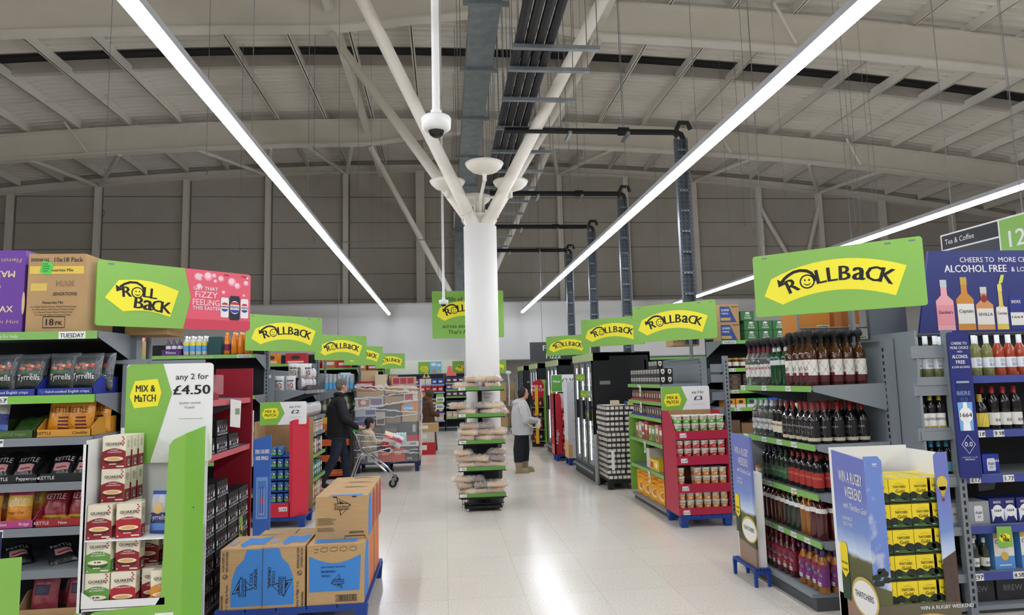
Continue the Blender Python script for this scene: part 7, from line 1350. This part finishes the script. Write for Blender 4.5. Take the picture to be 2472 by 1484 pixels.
for x, y in ((.55, -.22), (.55, .22), (-.17, -.25), (-.17, .25)):
    w_ = MB().tube([(x, y - .016, .065), (x, y + .016, .065)], .065, RUBBER, 20, True, False).tube([(x, y - .018, .065), (x, y + .018, .065)], .03, P(150, 150, 152), 14).build('wheel', t); MB().box(x - .02, x + .03, y - .024, y + .024, .09, .15, P(120, 124, 128)).box(x - .01, x + .012, y - .026, y - .02, .055, .13, GALV).build('fork', w_)
bag1 = bag('snack_multipack', .24, .26, .12, [(0, .3, FO(210, 50, 60)), (.3, .5, FO(236, 230, 226)), (.5, .7, FO(214, 60, 66)), (.7, 1.1, FO(240, 214, 190))], FO(226, 200, 190), None, 21, 8, 10); bag1.location = (-.98, 11.45, .64); bag1.rotation_euler = (-.25, .35, .1); bag1['label'] = 'red and white striped snack bag in the trolley in front of the child'
bag2 = bag('snack_multipack', .2, .2, .12, [(0, .4, FO(230, 226, 228)), (.4, .7, FO(206, 60, 90)), (.7, 1.1, FO(236, 232, 234))], FO(226, 220, 224), None, 22, 8, 10); bag2.location = (-.86, 11.38, .66); bag2.rotation_euler = (-.1, .5, .3); bag2['label'] = 'pink and white snack bag at the front of the trolley basket'
for o in (bag1, bag2): o['category'] = 'snack bag'
o = MB().box(-.09, .09, -.08, .08, 0, .15, M('pale_wrap', (196, 224, 224), .2, alpha=.9))
for i in range(4):
    for j in range(3): o.lathe([(.018, .15), (.018, .19), (.001, .2)], P(206, 232, 232), 8, (-.066 + .044 * i, -.05 + .05 * j, 0))
tag(o.build('water_pack', None, (-.76, 11.62, .67)), 'pale blue wrapped pack of bottles at the front of the trolley', 'water pack')
# small boxes on the floor beyond the pallet
for i, (x, y, w_, d_, h_, z, c, nm) in enumerate(((-.45, 16.3, .4, .4, .28, 0, (190, 40, 46), 'red carton on the floor in front of the brown robe'), (-.45, 16.3, .36, .36, .24, .282, (206, 198, 186), 'cream carton stacked on the red one'), (-.42, 16.3, .5, .36, .2, .524, (190, 156, 110), 'open brown carton at the top of the small stack'), (-.66, 14.9, .12, .3, .35, 0, (150, 40, 46), 'narrow dark red carton beside the wrapped pallet'))):
    pack(nm, (x, y, z), w_, d_, h_, P(*c), lambda mb, f, w, h: mb.rect(f, w * .1, h * .4, w * .5, h * .8, PAPER, 1), name='stock_box')
# ------------------------------------------------------------------ right: upright freezers along the main aisle
FBLK = P(20, 20, 23, rough=.45); FGL = M('freezer_glass', (226, 238, 238), .03, alpha=.22, spec=.8); LED = M('freezer_light', (235, 242, 255), .4, emit=3.)
CAN = M('freezer_canopy', (180, 200, 140), .35)  # green tint paints the lime signs' reflection into the canopy colour
def freezer(lab, y0, y1, n, x0=2.45, d=1.0, h=2.1):
    t = thing('freezer', lab, 'freezer', (x0, y1, 0), -PI / 2, 'upright freezers'); L = y1 - y0
    MB().box(0, L, d - .03, d, 0, h, FBLK).box(L - .04, L, .02, d, 0, h + .04, FBLK).box(0, .04, .02, d, 0, h, FBLK).box(0, L, .1, d, h - .02, h + .02, FBLK).box(0, L, .05, d, 0, .24, FBLK).box(0, L, .9, .93, .2, h - .1, P(206, 210, 212)).box(L, L + .003, .12, .3, 1.6, 1.66, P(120, 122, 124)).build('cabinet', t)
    MB().box(0, L, -.03, .1, .1, .2, P(70, 72, 76)).box(0, L, -.01, .06, .0, .1, P(40, 42, 46)).tube([(0, -.035, .15), (L, -.035, .15)], .014, P(150, 152, 156), 8).build('bumper', t)
    MB().box(0, L, -.01, .3, h - .1, h + .03, CAN).build('canopy', t)
    w = (L - .08) / n
    for z in (.55, .9, 1.25, 1.6): MB().box(.04, L - .04, .14, .88, z - .015, z, P(180, 184, 186)).box(.04, L - .04, .13, .14, z - .03, z + .01, P(206, 210, 206)).build('shelf', t)
    for i in range(n):
        a = .04 + i * w; o = MB().box(a + .02, a + w - .02, .0, .012, .26, h - .14, FGL).build('door', t)
        q = MB().box(a, a + .02, -.006, .03, .22, h - .1, FBLK).box(a + w - .02, a + w, -.006, .03, .22, h - .1, FBLK).box(a, a + w, -.006, .03, .2, .26, P(90, 92, 96)).box(a, a + w, -.006, .03, h - .14, h - .1, P(90, 92, 96)); q.build('door_frame', o)
        MB().box(a + w - .1, a + w - .04, -.055, -.01, 1.0, 1.33, FBLK).build('handle', o)
        MB().box(a + .004, a + .012, .05, .07, .3, h - .2, LED).build('light', t)
    return t
fb = ((200, 40, 50), (236, 200, 60), (60, 110, 190), (226, 226, 224), (90, 160, 80), (220, 120, 50), (130, 50, 110), (206, 210, 220))
for nm, y0, y1, n, cnt in (('nearest', 10.95, 12.6, 3, 8), ('second', 14.4, 16.1, 3, 6), ('third', 17.7, 19.3, 3, 5), ('farthest', 20.9, 22.4, 3, 0)):
    freezer('%s black upright freezer with glass doors facing the main aisle' % nm, y0, y1, n)
    for zi, z in enumerate((.242, .552, .902, 1.252, 1.602)):
        for k in range(cnt): pack('%s frozen food box, %s from far end, %s shelf of the %s freezer' % (('red', 'yellow', 'blue', 'white', 'green', 'orange', 'purple', 'pale')[(k + zi) % 8], ORD[k], ORD[zi], nm), (2.72, y1 - .16 - k * (y1 - y0 - .2) / cnt, z), .17, .16, .21, P(*fb[(k + zi) % 8]), lambda mb, f, w, h: mb.rect(f, w * .1, h * .55, w * .9, h * .8, PAPER, 1).ell(f, w * .5, h * .3, w * .3, h * .15, P(220, 190, 120), 1, 10), -PI / 2, name='frozen_box', grp='boxes in the %s freezer' % nm)
for i, (y, z) in enumerate(((11.75, 1.66), (12.05, 1.67), (11.5, 1.37), (11.75, 1.38), (11.25, 1.04), (15.1, 1.62), (15.2, 1.34))):
    wob('small lime price flag on the glass freezer doors, %s down from the top' % ORD[i], (2.40, y, z), .15, .12, -.75, True)
for i, (y, s) in enumerate(((10.72, 'beside the pallet of tins'), (17.4, 'at the third freezer'))):
    t = thing('bollard', 'grey steel guard post %s' % s, 'post', (2.42, y, 0)); MB().lathe([(.036, 0), (.036, .78), (.02, .8), (.001, .8)], P(150, 152, 150, rough=.35), 16).build('post', t); MB().lathe([(.06, 0), (.06, .01), (.036, .012)], GALV, 16).build('base', t)
# pallet of tins
pallet('black pallet under the tall stack of tin trays', 2.47, 3.07, 10.2, 10.85, .14, 'dark pallets', BLACK)
tt = MB().box(-.145, .145, -.155, .155, 0, .018, P(64, 56, 52)); SIL = P(190, 188, 182)
for i in range(4):
    for j in range(4): tt.lathe([(.034, .004), (.034, .076), (.03, .08), (.001, .078)], P(216, 210, 200), 10, (-.108 + .072 * i, -.115 + .077 * j, 0))
    tt.rect(Fr((-.145, -.1545, 0)), .008 + .072 * i, .02, .06 + .072 * i, .064, P(226, 222, 214), 1)
for j in range(4): tt.rect(Fr((-.1455, .155, 0), (0, -1, 0)), .012 + .077 * j, .02, .066 + .077 * j, .064, P(226, 222, 214), 1)
tt.box(-.146, .146, -.156, .156, .066, .078, P(60, 54, 52))
ptt = PR(tag(tt.build('tin_tray'), 't', 'tins'), 't')
for lv in range(14):
    for i in range(2):
        for j in range(2): ptt.put((2.62 + i * .298 + R.uniform(-.012, .012), 10.36 + j * .32 + R.uniform(-.01, .01), .142 + lv * .081), 'dark card tray of pale tins, %s layer up, %s column, %s' % (ORD[lv], ('left', 'right')[i], ('front', 'behind')[j]), 'trays in the tall stack of tins', R.uniform(-.03, .03))
pack('loose cream tin tray on top of the tin stack', (2.66, 10.36, 1.28), .12, .12, .07, P(216, 204, 170), None, name='tin_tray'); pack('blue and yellow tin packet on top of the tin stack', (2.95, 10.36, 1.28), .22, .2, .05, P(60, 80, 150), lambda mb, f, w, h: mb.rect(f, 0, 0, w * .4, h, P(214, 190, 80), 1), name='tin_tray')
o = MB().rect(Fr((0, 0, 0)), 0, 0, .05, .3, WHITE, 0).build('pallet_label', None, (2.53, 10.19, .3)); tag(o, 'tall white paper label on the stack of tins', 'label')
# cardboard displays standing before the freezers
t = thing('card_display', 'white cardboard display tower on a blue pallet before the freezers', 'display', (2.42, 13.2, 0)); MB().box(0, .42, 0, .4, .14, 1.66, P(232, 232, 236)).build('tower', t)
q = MB(); [q.box(.1, .4, -.006, 0, z, z + .02, P(206, 206, 210)) for z in (.5, .85, 1.2, 1.45)]; q.rect(Fr((0, 0, 0)), .0, .14, .08, .4, P(236, 190, 140), 1).rect(Fr((0, 0, .14), (0, -1, 0)), -.4, 0, 0, .35, P(240, 190, 130), 1); q.build('ridges', t)
pallet('small blue pallet under the white display tower', 2.42, 2.84, 13.2, 13.6, .135)
t = thing('card_display', 'red cardboard crisp display with a green new header', 'display', (2.27, 13.95, 0)); f = Fr((0, 0, 0))
MB().box(0, .03, 0, .4, .14, 1.4, P(176, 28, 44)).prism([(0, .14), (.16, .14), (.16, 1.3), (.13, 1.4), (0, 1.4)], f, .02, P(176, 28, 44)).txt(f, "Kellogg's", .08, .5, .06, WHITE, 1, rot=PI / 2).box(.03, .62, .3, .34, .14, 1.4, P(206, 204, 206)).rect(Fr((.0, .4, .14), (0, -1, 0)), .05, .0, .3, .2, P(210, 120, 110), 1).txt(Fr((-.002, .4, .14), (0, -1, 0)), "Kellogg's", .2, .6, .09, WHITE, 1, rot=PI / 2).build('side_panel', t)
for i, z in enumerate((.14, .45, .75, 1.03)): MB().box(.16, .62, 0, .3, z, z + .012, P(190, 30, 46)).box(.16, .62, -.006, 0, z, z + .06, P(190, 30, 46)).txt(Fr((.16, -.006, z)), 'NEW', .2, .012, .035, WHITE, 1).build('tier', t)
for i, z in enumerate((.152, .462, .762)):
    for k in range(4): pack('red cereal tub in the red display, %s from left, %s tier up' % (ORD[k], ORD[i]), (2.49 + k * .105, 14.06, z), .1, .16, .24, P(190, 34, 46), lambda mb, f, w, h: mb.ell(f, w * .5, h * .5, w * .35, h * .2, P(230, 220, 210), 1, 12).rect(f, w * .2, h * .75, w * .8, h * .85, WHITE, 1), name='cereal_tub', grp='red cereal tubs')
MB().box(0, .62, .28, .3, 1.43, 1.80, WHITE).rect(Fr((0, .28, 1.43)), .01, .01, .24, .36, P(90, 160, 70), 1).txt(Fr((0, .28, 1.43)), 'New', .125, .2, .06, WHITE, 2, bold=.03).txt(Fr((0, .28, 1.43)), '£2.50', .38, .2, .09, BLACK, 1, bold=.03).build('header', t)
pallet('small blue pallet under the red crisp display', 2.29, 2.87, 13.95, 14.3, .135)
t = thing('card_display', 'yellow and red mix and match display farther along the freezers', 'display', (2.2, 16.8, 0)); f = Fr((0, 0, 0))
MB().prism([(0, 1.2), (.28, 1.25), (.3, 1.55), (.22, 1.72), (0, 1.65)], f, .02, P(190, 36, 50)).txt(f, 'MIX &', .12, 1.5, .07, WHITE, 1, bold=.04).txt(f, 'MATCH', .13, 1.41, .07, WHITE, 1, bold=.04).build('header', t); MB().box(.06, .14, -.01, .02, .1, 1.5, P(236, 190, 30)).box(.3, .34, 0, .5, .1, 1.7, LIME).box(0, .3, .3, .32, 0, 1.3, P(60, 40, 40)).build('frame', t)
for i in range(4):
    MB().box(.0, .3, .0, .3, .15 + .28 * i, .16 + .28 * i, P(150, 152, 150)).build('shelf', t)
    for k in range(2): pack('red and black crisp tube pack, %s, %s shelf of the yellow display' % (('left', 'right')[k], ORD[i]), (2.28 + k * .12, 16.95, .162 + .28 * i), .1, .12, .2, P(*((170, 40, 44), (50, 40, 40))[(i + k) % 2]), lambda mb, f, w, h: mb.ell(f, w * .5, h * .5, w * .3, h * .2, PAPER, 1, 12), name='crisp_tube', grp='crisp tubes')

# ------------------------------------------------------------------ far end: confectionery shelving under the bulkhead, cage trolleys
BLUST = M('pale_blue_strip', (140, 160, 206), .4); RIBP = P(226, 232, 206)
tag(MB().box(-3.4, 2.0, 24.1, 24.3, 1.9, 2.48, M('lit_fascia', (236, 240, 222), .5)).build('fascia_panel'), 'pale fascia panel over the sweets shelves at the far end', 'panel')
for i, (x, w_, a) in enumerate(((-2.9, .95, 'rb'), (-.95, .82, 'mm'), (.27, .95, 'rb'), (1.62, .6, 'rb'))):
    f = Fr((0, 0, 0)); mb = MB().box(0, w_, 0, .02, 0, .48, LIME)
    if a == 'rb': rollback(mb, f, w_, .48, 0, 0, True)
    else: mb.poly(f, [(.06, .22), (.12, .13), (.32, .13), (.36, .22), (.32, .32), (.1, .32)], YEL, 1).txt(f, 'MIX &', .21, .23, .05, BLACK, 2).txt(f, 'MaTCH', .21, .16, .05, BLACK, 2).rect(f, .42, 0, .82, .48, P(120, 190, 230), 1).ell(f, .55, .38, .1, .06, WHITE, 2).ell(f, .74, .35, .07, .05, WHITE, 2).ell(f, .56, .14, .07, .06, P(230, 140, 80), 2).ell(f, .73, .12, .06, .07, P(220, 190, 90), 2)
    tag(mb.build('price_board', None, (x, 24.079, 1.95)), 'lime board on the far fascia, %s from the left' % ORD[i], 'sign', 'lime boards on the far fascia')
cols = ((190, 34, 48), (150, 30, 40), (60, 50, 110), (216, 150, 70), (90, 60, 130), (206, 200, 196), (40, 70, 140), (120, 60, 40))
for (x0, x1, strips, nm, mat) in ((-3.0, -.02, (1.62, 1.35, 1.13, .87, .62, .37), 'blue stripped', BLUST), (.02, 1.35, (1.66, 1.42, 1.18, .82, .45), 'green stripped', GREEN)):
    u = Unit((x0, 23.4, 0), 0)
    gondola('shelving', '%s sweets shelving against the far wall' % nm, u, 0, x1 - x0, .5, 2.0, [(z, mat) for z in strips], back=P(30, 30, 44), base=.14, kick=.1)
    for si, z in enumerate(strips):
        n = int((x1 - x0) / .21)
        for k in range(n):
            if R.random() < .08: continue
            c = cols[(k // 2 + si * 3) % 8] if nm[0] == 'b' else ((60, 40, 90), (90, 60, 130), (70, 50, 80), (50, 60, 70), (200, 180, 170))[(k // 3 + si) % 5]
            h_ = min(.22, (strips[si - 1] - z - .04) if si else .2)
            pack('%s sweet carton, %s from left, %s shelf down, %s unit' % (('bright' if sum(c) > 300 else 'dark'), ORD[k], ORD[si], nm.split()[0]), u.w(.11 + k * .21, .1, z + .002), .195, .18, h_, P(*c), lambda mb, f, w, h: mb.rect(f, w * .2, h * .3, w * .8, h * .6, P(226, 206, 170), 1), name='sweet_carton', grp='cartons on the far sweets shelves')
tag(MB().prism([(0, 0), (.26, 0), (.13, .24)], Fr((0, 0, 0)), .1, P(222, 196, 120)).ell(Fr((0, 0, 0)), .13, .08, .05, .06, P(60, 40, 30), 1).build('house_box', None, (-.78, 23.46, 1.86)), 'small yellow pointed gift box on top of the far sweets shelves', 'box')
tag(MB().prism([(0, 0), (.36, 0), (.34, .13), (.22, .13), (.2, .34), (.06, .34), (.04, .13), (.02, .13)], Fr((0, 0, 0)), .1, P(232, 110, 104)).build('display_card', None, (.04, 23.46, 1.9)), 'coral pink cut-out card above the green stripped sweets', 'card')
for i, (x, z) in enumerate(((-.32, 1.0), (-.34, .75))):
    tag(MB().box(0, .28, 0, .01, 0, .18, WHITE).rect(Fr((0, 0, 0)), .04, .05, .24, .13, P(150, 150, 146), 1).rect(Fr((0, 0, .18)), 0, 0, .26, .1, LIME, 1).build('price_card', None, (x, 23.37, z)), 'pale price card on the far blue shelves, %s one' % ('upper' if i == 0 else 'lower'), 'tag')
for i, x in enumerate((1.72, 2.06)):
    t = thing('cage_trolley', 'steel roll cage of brown cartons at the far end, %s one' % ('left' if i == 0 else 'right'), 'trolley', (x, 21.3 + .75 * i, 0)); q = MB()
    for a in (-.3, .28):
        for b_ in (0, .6): q.box(a, a + .025, b_, b_ + .025, .15, 1.75, GALV)
        for z in (.6, 1.1, 1.7): q.box(a, a + .02, 0, .6, z, z + .02, GALV)
    q.build('cage', t); MB().box(-.32, .32, 0, .64, .14, .17, P(80, 82, 86)).build('base', t)
    for a in (-.26, .26):
        for b_ in (.06, .56): MB().tube([(a - .02, b_, .06), (a + .02, b_, .06)], .06, RUBBER, 12).box(a - .015, a + .015, b_ - .02, b_ + .02, .08, .14, GALV).build('caster', t)
    for k, (dx, z, w_, h_) in enumerate(((0, .175, .52, .34), (0, .52, .5, .28), (-.08, .805, .34, .24), (.0, 1.05, .46, .3), (.04, 1.355, .4, .26))):
        pack('brown carton in the %s far roll cage, %s up' % (('left', 'right')[i], ORD[k]), (x + dx, 21.6 + .75 * i, z), w_, .5, h_, KRAFT, lambda mb, f, w, h: mb.rect(f, w * .2, h * .3, w * .5, h * .8, PAPER, 1) if h > .3 else mb.lines(f, w * .1, h * .8, w * .9, 2, h * .3, CARD, 1), name='stock_box', grp='brown cartons in the roll cages')
tag(MB().tube([(0, 0, 0), (.02, 0, .5), (.0, 0, 1.05)], .02, P(220, 222, 226), 8).lathe([(.07, .0), (.09, .06), (.06, .1)], P(224, 224, 228), 12, (0, 0, 1.0)).build('wrap_tail', None, (2.02, 21.25, .9)), 'twisted white plastic wrap hanging from the far roll cage', 'wrap')
# right hand shelving runs behind the freezers
for i, (y, nm) in enumerate(((11.6, 'black'), (15.0, 'grey'))):
    u = Unit((3.6, y, 0), 0); gondola('shelving', 'grey shelving run behind the %s freezer' % ('nearest' if i == 0 else 'second'), u, 0, 4, .5, 2.1, [(2.05, GREEN), (1.6, GREEN), (1.1, GREEN), (.6, GREEN)], back=DKBACK, ends='l', base=.1)
pack('brown stock carton above the black jars, under the second green sign', (3.5, 9.5, 2.145), .4, .3, .25, KRAFT, lambda mb, f, w, h: mb.txt(f, 'LAVAZZA', w * .5, h * .2, .06, P(80, 60, 40), 1), name='stock_box')
